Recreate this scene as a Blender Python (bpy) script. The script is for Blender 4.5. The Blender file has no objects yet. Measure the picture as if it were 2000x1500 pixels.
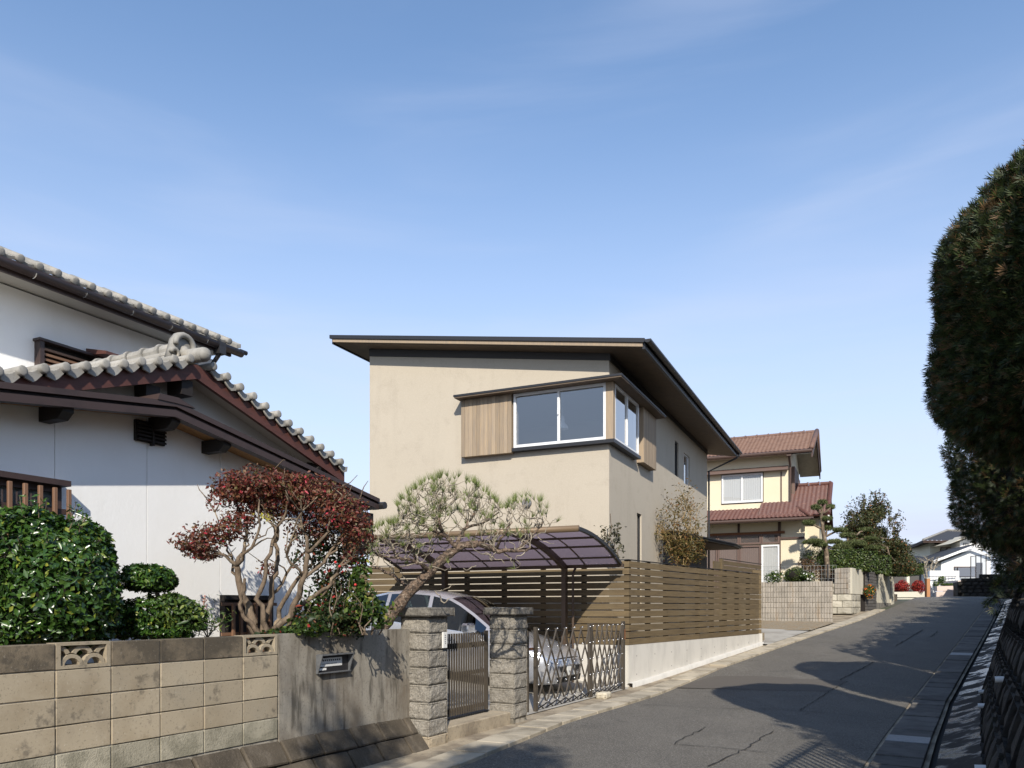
import bpy, math, random
import numpy as np
from mathutils import Vector, Matrix, noise as mnoise

R = math.radians
random.seed(4)
RNG = np.random.default_rng(11)
scn = bpy.context.scene
COL = scn.collection

# ------------------------------------------------------------------ camera, sky, sun, exposure
E = 1.6                       # eye height above the road, metres
F, CX, HZ = 1500.0, 1000.0, 1186.0     # photograph calibration: focal length, principal column, horizon row
cam_d = bpy.data.cameras.new('camera')
cam = bpy.data.objects.new('camera', cam_d)
COL.objects.link(cam)
cam.location = (0, 0, E)
cam.rotation_euler = (R(90), 0, 0)
cam_d.sensor_width = 36.0
cam_d.lens = 36.0 * F / 2000.0
cam_d.shift_y = (HZ - 750.0) / 2000.0
cam_d.clip_start = 0.05
cam_d.clip_end = 3000
scn.camera = cam

SUN_TO = Vector((0.03, -1.0, 0.68)).normalized()      # direction towards the sun
SUN_EL = math.asin(SUN_TO.z)
SUN_AZ = math.atan2(SUN_TO.x, SUN_TO.y)                 # clockwise from +Y
world = bpy.data.worlds.new('World')
scn.world = world
world.use_nodes = True
wn, wl_ = world.node_tree.nodes, world.node_tree.links
wn.clear()
w_out = wn.new('ShaderNodeOutputWorld')
w_bg = wn.new('ShaderNodeBackground')
w_sky = wn.new('ShaderNodeTexSky')
w_sky.sky_type = 'NISHITA'
w_sky.sun_disc = False
w_sky.sun_elevation = SUN_EL
w_sky.sun_rotation = SUN_AZ
w_sky.altitude = 0
w_sky.air_density = 1.0
w_sky.dust_density = 0.25
w_sky.ozone_density = 1.6
w_bg.inputs['Strength'].default_value = 0.115
# thin cirrus: noise on the sky direction, stretched into streaks
w_tc = wn.new('ShaderNodeTexCoord')
w_map = wn.new('ShaderNodeMapping')
w_map.inputs['Rotation'].default_value = (R(6), R(-30), R(12))
w_map.inputs['Scale'].default_value = (1.0, 1.5, 7.0)
w_n = wn.new('ShaderNodeTexNoise')
w_n.inputs['Scale'].default_value = 1.7
w_n.inputs['Detail'].default_value = 7
w_n.inputs['Roughness'].default_value = 0.5
w_n.inputs['Distortion'].default_value = 0.5
w_r = wn.new('ShaderNodeMapRange')
w_r.interpolation_type = 'SMOOTHSTEP'
w_r.inputs['From Min'].default_value = 0.44
w_r.inputs['From Max'].default_value = 0.85
w_r.inputs['To Min'].default_value = 0.05
w_r.inputs['To Max'].default_value = 0.27
w_mix = wn.new('ShaderNodeMix')
w_mix.data_type = 'RGBA'
w_mix.inputs[7].default_value = (5.5, 6.0, 7.5, 1)
w_hs = wn.new('ShaderNodeHueSaturation')
w_hs.inputs['Saturation'].default_value = 1.1
w_hs.inputs['Value'].default_value = 1.62
wl_.new(w_tc.outputs['Generated'], w_map.inputs['Vector'])
wl_.new(w_map.outputs['Vector'], w_n.inputs['Vector'])
wl_.new(w_n.outputs['Fac'], w_r.inputs['Value'])
# the veil thickens towards the horizon, all round
w_sep = wn.new('ShaderNodeSeparateXYZ')
w_el = wn.new('ShaderNodeMapRange')
w_el.interpolation_type = 'SMOOTHSTEP'
w_el.inputs['From Min'].default_value = 0.0
w_el.inputs['From Max'].default_value = 0.62
w_el.inputs['To Min'].default_value = 0.85
w_el.inputs['To Max'].default_value = 0.0
w_add = wn.new('ShaderNodeMath')
w_add.operation = 'ADD'
w_add.use_clamp = True
wl_.new(w_tc.outputs['Generated'], w_sep.inputs[0])
wl_.new(w_sep.outputs['Z'], w_el.inputs['Value'])
wl_.new(w_el.outputs['Result'], w_add.inputs[0])
wl_.new(w_r.outputs['Result'], w_add.inputs[1])
wl_.new(w_add.outputs[0], w_mix.inputs[0])
wl_.new(w_sky.outputs['Color'], w_hs.inputs['Color'])
wl_.new(w_hs.outputs['Color'], w_mix.inputs[6])
wl_.new(w_mix.outputs[2], w_bg.inputs['Color'])
wl_.new(w_bg.outputs['Background'], w_out.inputs['Surface'])

sun_d = bpy.data.lights.new('sun', 'SUN')
sun_d.energy = 5.0
sun_d.angle = R(0.53)
sun_d.color = (1.0, 0.93, 0.82)
sun = bpy.data.objects.new('sun', sun_d)
COL.objects.link(sun)
sun.location = (-5, -60, 40)
sun.rotation_euler = SUN_TO.to_track_quat('Z', 'Y').to_euler()

scn.view_settings.view_transform = 'Standard'
scn.view_settings.look = 'None'
scn.view_settings.gamma = 1.0
scn.view_settings.exposure = 0.22
scn.view_settings.use_curve_mapping = False
scn.cycles.max_bounces = 8
scn.cycles.transparent_max_bounces = 24

# ------------------------------------------------------------------ helpers: objects
WL = {}                       # world location of every parent
def wloc(o):
    return WL.get(o.name, Vector((0, 0, 0))) if o else Vector((0, 0, 0))

def props(o, label=None, cat=None, group=None, kind=None):
    if label: o['label'] = label
    if cat: o['category'] = cat
    if group: o['group'] = group
    if kind: o['kind'] = kind
    return o

def thing(name, loc, label, cat, group=None, kind=None):
    o = bpy.data.objects.new(name, None)
    o.empty_display_size = 0.2
    COL.objects.link(o)
    o.location = loc
    WL[o.name] = Vector(loc)
    return props(o, label, cat, group, kind)

def link_mesh(name, me, parent, c):
    o = bpy.data.objects.new(name, me)
    COL.objects.link(o)
    if parent: o.parent = parent
    o.location = Vector(c) - wloc(parent)
    WL[o.name] = Vector(c)
    return o

def mesh_np(name, V, Fc, m, parent=None, tint=None, smooth=False):
    """V (n,3) array, Fc (k,3 or 4) int array, one object."""
    V = np.asarray(V, dtype=np.float64)
    Fc = np.asarray(Fc, dtype=np.int32)
    c = (V.min(0) + V.max(0)) / 2
    if parent is not None and parent.type == 'EMPTY' and parent.get('own'): c = np.zeros(3)
    me = bpy.data.meshes.new(name)
    k = Fc.shape[1]
    me.vertices.add(len(V)); me.vertices.foreach_set('co', (V - c).astype(np.float32).ravel())
    me.loops.add(Fc.size); me.loops.foreach_set('vertex_index', Fc.ravel())
    me.polygons.add(len(Fc))
    me.polygons.foreach_set('loop_start', np.arange(0, Fc.size, k, dtype=np.int32))
    if smooth: me.polygons.foreach_set('use_smooth', np.ones(len(Fc), dtype=bool))
    if tint is not None:
        a = me.attributes.new('tint', 'FLOAT', 'POINT')
        a.data.foreach_set('value', np.asarray(tint, dtype=np.float32))
    me.update(calc_edges=True)
    me.materials.append(m)
    return link_mesh(name, me, parent, c)

class MB:
    """collects shapes and links them as ONE mesh object"""
    def __init__(s): s.v, s.f = [], []
    def quad(s, a, b, c, d):
        n = len(s.v); s.v += [tuple(a), tuple(b), tuple(c), tuple(d)]; s.f.append((n, n+1, n+2, n+3)); return s
    def poly(s, pts):
        n = len(s.v); s.v += [tuple(p) for p in pts]; s.f.append(tuple(range(n, n+len(pts)))); return s
    def prism(s, pts, ext):
        """polygon pts (3D) pushed along ext"""
        n = len(s.v); k = len(pts); e = Vector(ext)
        s.v += [tuple(p) for p in pts] + [tuple(Vector(p)+e) for p in pts]
        s.f.append(tuple(range(n+k-1, n-1, -1))); s.f.append(tuple(range(n+k, n+2*k)))
        for i in range(k):
            j = (i+1) % k
            s.f.append((n+i, n+j, n+k+j, n+k+i))
        return s
    def box(s, o, a, b, c):
        """o corner, a b c edge vectors"""
        o, a, b, c = Vector(o), Vector(a), Vector(b), Vector(c)
        return s.prism([o, o+a, o+a+b, o+b], c)
    def cbox(s, c, ax, ay, az, hx, hy, hz, ch):
        """chamfered box about c, unit axes, half sizes"""
        c = Vector(c); A = [Vector(ax), Vector(ay), Vector(az)]; H = [hx, hy, hz]
        n = len(s.v); idx = {}
        for sx in (-1, 1):
            for sy in (-1, 1):
                for sz in (-1, 1):
                    for k in range(3):
                        sg = (sx, sy, sz); p = c.copy()
                        for i in range(3): p = p + A[i]*sg[i]*(H[i] if i == k else H[i]-ch)
                        idx[(sx, sy, sz, k)] = len(s.v); s.v.append(tuple(p))
        def sg(i, a, j, b, m, d):
            t = [0, 0, 0]; t[i] = a; t[j] = b; t[m] = d; return tuple(t)
        for k in range(3):
            i, j = (k+1) % 3, (k+2) % 3
            for q in (-1, 1):
                s.f.append(tuple(idx[sg(i, a, j, b, k, q)+(k,)] for a, b in ((-1, -1), (1, -1), (1, 1), (-1, 1))))
        for m in range(3):
            i, j = (m+1) % 3, (m+2) % 3
            for a in (-1, 1):
                for b in (-1, 1):
                    s.f.append((idx[sg(i, a, j, b, m, -1)+(i,)], idx[sg(i, a, j, b, m, 1)+(i,)],
                                idx[sg(i, a, j, b, m, 1)+(j,)], idx[sg(i, a, j, b, m, -1)+(j,)]))
        for sx in (-1, 1):
            for sy in (-1, 1):
                for sz in (-1, 1):
                    s.f.append(tuple(idx[(sx, sy, sz, k)] for k in range(3)))
        return s
    def bar(s, p, q, w, h, up=(0, 0, 1)):
        """rectangular bar from p to q"""
        p, q = Vector(p), Vector(q); d = (q-p).normalized(); up = Vector(up)
        a = d.cross(up)
        if a.length < 1e-4: a = d.cross(Vector((1, 0, 0)))
        a.normalize(); b = a.cross(d).normalized()
        return s.box(p - a*w/2 - b*h/2, a*w, b*h, q-p)
    def tube(s, pts, r, n=8, cap=True):
        pts = [Vector(p) for p in pts]
        rs = r if hasattr(r, '__len__') else [r]*len(pts)
        base = len(s.v); prev = None
        for i, p in enumerate(pts):
            d = (pts[min(i+1, len(pts)-1)] - pts[max(i-1, 0)])
            if d.length < 1e-9: d = Vector((0, 0, 1))
            d.normalize()
            if prev is None:
                a = d.cross(Vector((0, 0, 1)))
                if a.length < 1e-3: a = d.cross(Vector((1, 0, 0)))
            else:
                a = prev - d*prev.dot(d)
                if a.length < 1e-4: a = d.cross(Vector((1, 0, 0)))
            a.normalize(); prev = a; b = d.cross(a)
            for k in range(n):
                t = 2*math.pi*k/n
                s.v.append(tuple(p + (a*math.cos(t)+b*math.sin(t))*rs[i]))
        for i in range(len(pts)-1):
            for k in range(n):
                k2 = (k+1) % n
                s.f.append((base+i*n+k, base+i*n+k2, base+(i+1)*n+k2, base+(i+1)*n+k))
        if cap:
            s.f.append(tuple(base+k for k in range(n-1, -1, -1)))
            s.f.append(tuple(base+(len(pts)-1)*n+k for k in range(n)))
        return s
    def ball(s, c, r, nu=8, nv=5):
        c = Vector(c); rr = r if hasattr(r, '__len__') else (r, r, r); base = len(s.v)
        for i in range(nv+1):
            th = math.pi*i/nv
            for k in range(nu):
                ph = 2*math.pi*k/nu
                s.v.append((c.x+rr[0]*math.sin(th)*math.cos(ph), c.y+rr[1]*math.sin(th)*math.sin(ph), c.z+rr[2]*math.cos(th)))
        for i in range(nv):
            for k in range(nu):
                k2 = (k+1) % nu
                s.f.append((base+i*nu+k, base+i*nu+k2, base+(i+1)*nu+k2, base+(i+1)*nu+k))
        return s
    def rough(s, c, ax, ay, az, hx, hy, hz, n=6, amp=0.02, freq=9.0, rnd=0.02, only=None):
        """box of broken stone: gridded faces pushed in and out by noise, arrises softened"""
        c = Vector(c); A = [Vector(ax), Vector(ay), Vector(az)]; H = [hx, hy, hz]
        for k in range(3):
            i, j = (k+1) % 3, (k+2) % 3
            for q in (-1, 1):
                base = len(s.v)
                for a in range(n+1):
                    for b in range(n+1):
                        la, lb = 2*a/n-1, 2*b/n-1
                        L = [0, 0, 0]; L[i] = la*H[i]; L[j] = lb*H[j]; L[k] = q*H[k]
                        p = c + A[0]*L[0] + A[1]*L[1] + A[2]*L[2]
                        edge = max(abs(la), abs(lb))
                        w = (1-edge**6)
                        d = (mnoise.noise(p*freq)+0.6*mnoise.noise(p*freq*2.3))*amp*w
                        p = p + A[k]*q*(d - rnd*edge**8)
                        s.v.append(tuple(p))
                for a in range(n):
                    for b in range(n):
                        t = base+a*(n+1)+b
                        s.f.append((t, t+1, t+n+2, t+n+1) if q < 0 else (t, t+n+1, t+n+2, t+1))
        return s
    def build(s, name, m, parent=None, smooth=False, kind=None, label=None):
        V = np.array(s.v); c = Vector((V.min(0)+V.max(0))/2)
        me = bpy.data.meshes.new(name)
        me.from_pydata([tuple(Vector(p)-c) for p in s.v], [], s.f)
        if smooth: me.polygons.foreach_set('use_smooth', [True]*len(me.polygons))
        me.materials.append(m)
        me.update()
        return props(link_mesh(name, me, parent, c), label=label, kind=kind)

def place(name, me, parent, c, ax, ay, az):
    """another object on shared mesh data, with its own position and axes"""
    o = bpy.data.objects.new(name, me); COL.objects.link(o)
    if parent: o.parent = parent
    M4 = Matrix.Identity(4)
    for r in range(3):
        M4[r][0], M4[r][1], M4[r][2] = ax[r], ay[r], az[r]
        M4[r][3] = c[r]-wloc(parent)[r]
    o.matrix_local = M4
    return o

# ------------------------------------------------------------------ helpers: plan frames and the measured photograph
def zrow(row, Y): return E + (HZ-row)/F*Y
class Frame:
    """a vertical plane: origin P0 (plan), unit direction d along it, n towards the viewer side; v is the offset along n"""
    def __init__(s, P0, ratio=None, d=None):
        s.P0 = Vector((P0[0], P0[1], 0))
        d = Vector((d[0], d[1], 0)) if d is not None else Vector((ratio, 1, 0))
        s.d = d.normalized()
        s.n = Vector((s.d.y, -s.d.x, 0))
    def P(s, u, v, z): return s.P0 + s.d*u + s.n*v + Vector((0, 0, z))
    def u(s, col, v=0.0):
        k = (col-CX)/F; o = s.P0 + s.n*v
        return (k*o.y-o.x)/(s.d.x-k*s.d.y)
    def z(s, col, row, v=0.0):
        return zrow(row, (s.P0 + s.n*v + s.d*s.u(col, v)).y)
    def pt(s, col, row, v=0.0): return s.P(s.u(col, v), v, s.z(col, row, v))
UP = Vector((0, 0, 1))
W1 = Frame((-3.333, 5.0), 0.5533)          # front wall, pillars and gates of the near lot
LH = Frame((-4.320, 6.476), 0.5067)        # white wall of the tiled house
HF = Vector((-0.908, 0.418, 0)).normalized()   # along the beige house's facade, to the left
HR = Vector((HF.y, -HF.x, 0))              # back along its street side
HC = Vector((2.10, 16.6, 0))               # its near corner
ST = Frame((2.31, 15.2), 0.7167)           # street side of the slat fence and the walls further up
BD = Frame((2.31, 15.2), d=HF)             # fence on the lot boundary (n points away from the viewer)

def sstep(a, b, x):
    t = min(1, max(0, (x-a)/(b-a))); return t*t*(3-2*t)
def g_u(u):
    t = u-14.3
    z = 0.012*sstep(0, 14, u)
    if t > -1: z += 0.065*(t if t > 1 else (t+1)**2/4)
    if u > 45:
        e = min(u, 50.5)-45
        z -= 0.065*(u-45) - (0.065*e - 0.065*e*e/11)
    return z
def gz(x, y): return g_u(0.5*x+0.866*y)
def gnd(col, row, dz=0.0):
    """where the sight line through a pixel meets the road"""
    k = (col-CX)/F; q = (row-HZ)/F; lo, hi = 2.0, 48.0
    for _ in range(60):
        m = (lo+hi)/2
        if E - q*m > gz(k*m, m): lo = m
        else: hi = m
    return Vector((k*lo, lo, gz(k*lo, lo)+dz))
def poly_at_u(pl, u):
    us = [0.5*p[0]+0.866*p[1] for p in pl]
    for i in range(len(pl)-1):
        if us[i] <= u <= us[i+1] or i == len(pl)-2 or (i == 0 and u < us[0]):
            if u > us[i+1] and i < len(pl)-2: continue
            t = (u-us[i])/(us[i+1]-us[i])
            return Vector((pl[i][0]+(pl[i+1][0]-pl[i][0])*t, pl[i][1]+(pl[i+1][1]-pl[i][1])*t, 0))
# ------------------------------------------------------------------ materials
def mat(name, base, rough=0.8, layers=(), bump=(), metallic=0.0, spec=0.4, rnd=0.0, coat=0.0, rough_layers=()):
    """principled surface; layers = (scale, lo, hi, colour, amount, stretch) noise tints in world space;
    bump = (scale, strength, distance[, stretch]); rnd = brightness spread between the pieces"""
    m = bpy.data.materials.new(name); m.use_nodes = True
    N, L = m.node_tree.nodes, m.node_tree.links
    bs = N['Principled BSDF']
    bs.inputs['Roughness'].default_value = rough
    bs.inputs['Metallic'].default_value = metallic
    bs.inputs['Specular IOR Level'].default_value = spec
    bs.inputs['Coat Weight'].default_value = coat
    geo = N.new('ShaderNodeNewGeometry')
    def coords(st):
        if not st: return geo.outputs['Position']
        mp = N.new('ShaderNodeMapping'); mp.inputs['Scale'].default_value = st
        L.new(geo.outputs['Position'], mp.inputs['Vector']); return mp.outputs['Vector']
    def nz(scale, st, detail=6, ro=0.6):
        n = N.new('ShaderNodeTexNoise'); n.inputs['Scale'].default_value = scale
        n.inputs['Detail'].default_value = detail; n.inputs['Roughness'].default_value = ro
        L.new(coords(st), n.inputs['Vector']); return n.outputs['Fac']
    def rng(fac, lo, hi, amt):
        r = N.new('ShaderNodeMapRange'); r.interpolation_type = 'SMOOTHSTEP'
        r.inputs['From Min'].default_value = lo; r.inputs['From Max'].default_value = hi
        r.inputs['To Max'].default_value = amt
        L.new(fac, r.inputs['Value']); return r.outputs['Result']
    rgb = N.new('ShaderNodeRGB'); rgb.outputs[0].default_value = (*base, 1)
    cur = rgb.outputs[0]
    for ly in layers:
        sc, lo, hi, colr, amt = ly[:5]; st = ly[5] if len(ly) > 5 else None
        mx = N.new('ShaderNodeMix'); mx.data_type = 'RGBA'
        L.new(rng(nz(sc, st), lo, hi, amt), mx.inputs[0]); L.new(cur, mx.inputs[6])
        mx.inputs[7].default_value = (*colr, 1); cur = mx.outputs[2]
    if rnd:
        oi = N.new('ShaderNodeObjectInfo'); r = N.new('ShaderNodeMapRange')
        r.inputs['To Min'].default_value = 1-rnd; r.inputs['To Max'].default_value = 1+rnd
        L.new(oi.outputs['Random'], r.inputs['Value'])
        hs = N.new('ShaderNodeHueSaturation'); L.new(r.outputs['Result'], hs.inputs['Value'])
        L.new(cur, hs.inputs['Color']); cur = hs.outputs['Color']
    L.new(cur, bs.inputs['Base Color'])
    for sc, lo, hi, amt, st in rough_layers:
        mx = N.new('ShaderNodeMix'); mx.data_type = 'FLOAT'
        L.new(rng(nz(sc, st), lo, hi, 1.0), mx.inputs[0])
        mx.inputs[2].default_value = rough; mx.inputs[3].default_value = amt
        L.new(mx.outputs[0], bs.inputs['Roughness'])
    prev = None
    for b in bump:
        sc, strength, dist = b[:3]; st = b[3] if len(b) > 3 else None
        bp = N.new('ShaderNodeBump'); bp.inputs['Strength'].default_value = strength
        bp.inputs['Distance'].default_value = dist
        L.new(nz(sc, st, 4), bp.inputs['Height'])
        if prev: L.new(prev, bp.inputs['Normal'])
        prev = bp.outputs['Normal']
    if prev: L.new(prev, bs.inputs['Normal'])
    return m

def leafmat(name, cols, rough=0.5, trans=0.25, spec=0.4, var=None):
    """leaves: colour by the leaf's own random number ('tint'), a little light passing through"""
    m = bpy.data.materials.new(name); m.use_nodes = True
    N, L = m.node_tree.nodes, m.node_tree.links
    bs = N['Principled BSDF']; out = N['Material Output']
    bs.inputs['Roughness'].default_value = rough; bs.inputs['Specular IOR Level'].default_value = spec
    at = N.new('ShaderNodeAttribute'); at.attribute_name = 'tint'
    cr = N.new('ShaderNodeValToRGB'); e = cr.color_ramp.elements
    while len(e) < len(cols): e.new(0.5)
    for i, (p, c) in enumerate(cols):
        e[i].position = p; e[i].color = (*c, 1)
    L.new(at.outputs['Fac'], cr.inputs['Fac'])
    L.new(cr.outputs['Color'], bs.inputs['Base Color'])
    if trans:
        tr = N.new('ShaderNodeBsdfTranslucent'); L.new(cr.outputs['Color'], tr.inputs['Color'])
        mx = N.new('ShaderNodeMixShader'); mx.inputs[0].default_value = trans
        L.new(bs.outputs[0], mx.inputs[1]); L.new(tr.outputs[0], mx.inputs[2])
        L.new(mx.outputs[0], out.inputs['Surface'])
    return m

def glassmat(name, tint, refl=0.12, rough=0.0, gcol=(1, 1, 1)):
    """thin pane: part of the light passes tinted, part is mirrored"""
    m = bpy.data.materials.new(name); m.use_nodes = True
    N, L = m.node_tree.nodes, m.node_tree.links
    N.remove(N['Principled BSDF']); out = N['Material Output']
    tr = N.new('ShaderNodeBsdfTransparent'); tr.inputs[0].default_value = (*tint, 1)
    gl = N.new('ShaderNodeBsdfGlossy'); gl.inputs['Roughness'].default_value = rough; gl.inputs[0].default_value = (*gcol, 1)
    fr = N.new('ShaderNodeFresnel'); fr.inputs['IOR'].default_value = 1.5
    ad = N.new('ShaderNodeMath'); ad.operation = 'ADD'; ad.inputs[1].default_value = refl; ad.use_clamp = True
    L.new(fr.outputs[0], ad.inputs[0])
    mx = N.new('ShaderNodeMixShader'); L.new(ad.outputs[0], mx.inputs[0])
    L.new(tr.outputs[0], mx.inputs[1]); L.new(gl.outputs[0], mx.inputs[2])
    L.new(mx.outputs[0], out.inputs['Surface'])
    return m

M = {}
M['asphalt'] = mat('asphalt', (0.104, 0.093, 0.077), 0.85,
    layers=[(0.9, 0.54, 0.68, (0.06, 0.053, 0.045), 0.8, (0.7, 1.5, 1)), (4.5, 0.56, 0.7, (0.075, 0.067, 0.057), 0.6), (0.35, 0.4, 0.7, (0.085, 0.077, 0.064), 0.7), (1.3, 0.45, 0.7, (0.15, 0.135, 0.112), 0.5, (1, 0.4, 1)),
            (60, 0.5, 0.68, (0.3, 0.28, 0.24), 0.85), (42, 0.5, 0.66, (0.045, 0.042, 0.038), 0.75), (140, 0.55, 0.7, (0.4, 0.38, 0.34), 0.7)],
    bump=[(140, 0.8, 0.006), (3, 0.2, 0.02)])
M['patch'] = mat('asphalt_patch', (0.1, 0.087, 0.072), 0.85,
    layers=[(160, 0.5, 0.75, (0.13, 0.125, 0.12), 0.6)], bump=[(170, 0.5, 0.004)])
M['stain'] = mat('road_stain', (0.05, 0.05, 0.05), 0.8, layers=[(150, 0.5, 0.75, (0.14, 0.135, 0.125), 0.6)], bump=[(140, 0.6, 0.004)])
M['crack'] = mat('crack', (0.03, 0.028, 0.026), 0.95)
M['soil'] = mat('soil', (0.11, 0.085, 0.06), 0.95, layers=[(9, 0.4, 0.7, (0.2, 0.16, 0.11), 0.7)], bump=[(30, 0.9, 0.03)])
M['land'] = mat('land', (0.09, 0.085, 0.07), 0.95, layers=[(0.4, 0.4, 0.6, (0.05, 0.065, 0.03), 0.8)])
M['paver'] = mat('paver', (0.42, 0.365, 0.275), 0.85,
    layers=[(2.2, 0.42, 0.68, (0.2, 0.17, 0.125), 0.85), (70, 0.5, 0.7, (0.5, 0.45, 0.36), 0.5)], bump=[(60, 0.5, 0.004)], rnd=0.16)
M['strip'] = mat('gutter_concrete', (0.36, 0.30, 0.215), 0.9,
    layers=[(1.7, 0.4, 0.62, (0.17, 0.135, 0.095), 0.85), (25, 0.5, 0.7, (0.08, 0.07, 0.06), 0.4)], bump=[(40, 0.5, 0.006)])
M['cover'] = mat('gutter_cover', (0.105, 0.098, 0.088), 0.8,
    layers=[(4, 0.4, 0.65, (0.055, 0.05, 0.045), 0.8), (70, 0.5, 0.7, (0.15, 0.14, 0.125), 0.4)], bump=[(60, 0.5, 0.004)], rnd=0.3)
M['wet'] = mat('wet_concrete', (0.026, 0.023, 0.021), 0.8,
    layers=[(2.4, 0.45, 0.6, (0.025, 0.022, 0.02), 0.7)], bump=[(9, 0.35, 0.02)], spec=0.2,
    rough_layers=[(2.0, 0.46, 0.56, 0.2, (1, 1, 1))])
M['steel'] = mat('galvanised', (0.2, 0.205, 0.21), 0.55, metallic=0.5, layers=[(20, 0.45, 0.65, (0.13, 0.135, 0.14), 0.6)])
M['drive'] = mat('drive_concrete', (0.38, 0.36, 0.32), 0.85, layers=[(1.2, 0.42, 0.65, (0.24, 0.22, 0.19), 0.8)], bump=[(50, 0.3, 0.004)])
M['gravel'] = mat('gravel', (0.33, 0.28, 0.2), 0.95, layers=[(40, 0.45, 0.6, (0.16, 0.12, 0.08), 0.8), (5, 0.45, 0.6, (0.3, 0.2, 0.1), 0.5)], bump=[(45, 1.0, 0.03)])
# near wall
M['block'] = mat('tan_block', (0.36, 0.302, 0.215), 0.9,
    layers=[(1.1, 0.5, 0.72, (0.2, 0.165, 0.12), 0.85, (1, 1, .8)), (3.2, 0.42, 0.7, (0.27, 0.215, 0.14), 0.75), (1.6, 0.5, 0.7, (0.36, 0.32, 0.245), 0.7), (55, 0.56, 0.72, (0.1, 0.085, 0.06), 0.6),
            (48, 0.6, 0.74, (0.5, 0.45, 0.36), 0.5), (5.5, 0.58, 0.68, (0.10, 0.085, 0.065), 0.65)],
    bump=[(140, 0.5, 0.003)], rnd=0.1)
M['block_top'] = mat('weathered_block', (0.175, 0.14, 0.096), 0.93,
    layers=[(3.5, 0.38, 0.62, (0.07, 0.058, 0.042), 0.85), (24, 0.48, 0.66, (0.06, 0.052, 0.04), 0.6), (60, 0.6, 0.74, (0.4, 0.36, 0.29), 0.45)],
    bump=[(110, 0.7, 0.005)], rnd=0.12)
M['block_pale'] = mat('pale_block', (0.34, 0.31, 0.235), 0.92,
    layers=[(4, 0.42, 0.62, (0.2, 0.185, 0.135), 0.8), (30, 0.52, 0.7, (0.11, 0.105, 0.075), 0.5)], bump=[(70, 0.7, 0.008)], rnd=0.1)
M['mortar'] = mat('mortar', (0.36, 0.325, 0.265), 0.95, layers=[(6, 0.45, 0.6, (0.09, 0.08, 0.06), 0.8)], bump=[(80, 0.5, 0.004)])
M['panel'] = mat('streaked_concrete', (0.29, 0.265, 0.22), 0.88,
    layers=[(1.6, 0.42, 0.66, (0.14, 0.11, 0.078), 0.85, (1, 1, 0.7)), (1.0, 0.42, 0.64, (0.15, 0.132, 0.105), 0.55, (6, 6, 0.8)), (1.0, 0.5, 0.66, (0.06, 0.052, 0.04), 0.75, (10, 10, 1.6)),
            (1.0, 0.52, 0.68, (0.38, 0.355, 0.31), 0.5, (5, 5, 0.3)), (45, 0.52, 0.7, (0.12, 0.105, 0.085), 0.55), (22, 0.58, 0.7, (0.09, 0.08, 0.06), 0.5)],
    bump=[(90, 0.5, 0.003)])
M['base_stone'] = mat('base_stone', (0.088, 0.071, 0.05), 0.92,
    layers=[(3, 0.42, 0.68, (0.048, 0.039, 0.028), 0.85), (1.2, 0.5, 0.7, (0.15, 0.125, 0.095), 0.7, (6, 6, 1)), (60, 0.55, 0.7, (0.17, 0.14, 0.11), 0.5)],
    bump=[(45, 0.8, 0.01)], rnd=0.14)
M['granite'] = mat('split_granite', (0.3, 0.272, 0.228), 0.85,
    layers=[(45, 0.42, 0.6, (0.15, 0.138, 0.118), 0.7), (5, 0.45, 0.65, (0.23, 0.21, 0.175), 0.7), (2.2, 0.56, 0.7, (0.12, 0.105, 0.085), 0.5), (100, 0.58, 0.7, (0.52, 0.5, 0.46), 0.7)],
    bump=[(28, 0.9, 0.025), (90, 0.6, 0.008)], rnd=0.07)
M['cap'] = mat('granite_cap', (0.185, 0.17, 0.143), 0.85,
    layers=[(35, 0.42, 0.6, (0.11, 0.1, 0.088), 0.75), (4, 0.48, 0.62, (0.1, 0.09, 0.075), 0.6), (100, 0.58, 0.7, (0.42, 0.4, 0.37), 0.6)],
    bump=[(28, 0.8, 0.02), (90, 0.6, 0.006)])
M['bronze'] = mat('bronze_aluminium', (0.08, 0.066, 0.05), 0.5, metallic=0.15, spec=0.5, layers=[(6, 0.45, 0.65, (0.055, 0.046, 0.037), 0.6)])
M['dark_metal'] = mat('dark_metal', (0.022, 0.021, 0.022), 0.45, spec=0.5)
M['chrome'] = mat('stainless', (0.72, 0.71, 0.69), 0.25, metallic=0.9)
M['rust'] = mat('rusty_plate', (0.22, 0.09, 0.035), 0.85, layers=[(40, 0.4, 0.6, (0.1, 0.04, 0.02), 0.7)])
M['white_plate'] = mat('white_plate', (0.72, 0.71, 0.67), 0.5)
M['ink'] = mat('ink', (0.03, 0.03, 0.035), 0.7)
M['paper'] = mat('paper', (0.62, 0.62, 0.6), 0.7)
# tiled house
M['white_wall'] = mat('white_stucco', (0.87, 0.865, 0.84), 0.9, layers=[(0.9, 0.4, 0.7, (0.82, 0.81, 0.78), 0.7), (3, 0.55, 0.75, (0.78, 0.77, 0.73), 0.4, (1, 1, .3))], bump=[(26, 0.2, 0.01), (90, 0.15, 0.003)])
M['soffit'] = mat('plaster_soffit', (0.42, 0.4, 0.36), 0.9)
M['red_brown'] = mat('red_brown_paint', (0.095, 0.036, 0.028), 0.6, layers=[(5, 0.45, 0.65, (0.06, 0.026, 0.02), 0.6, (1, 1, 4))], bump=[(12, 0.2, 0.004, (1, 1, 6))])
M['dark_brown'] = mat('dark_brown_metal', (0.048, 0.03, 0.026), 0.5, spec=0.5, layers=[(4, 0.45, 0.65, (0.03, 0.02, 0.018), 0.6)])
M['black_wood'] = mat('black_wood', (0.018, 0.014, 0.012), 0.7)
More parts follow.
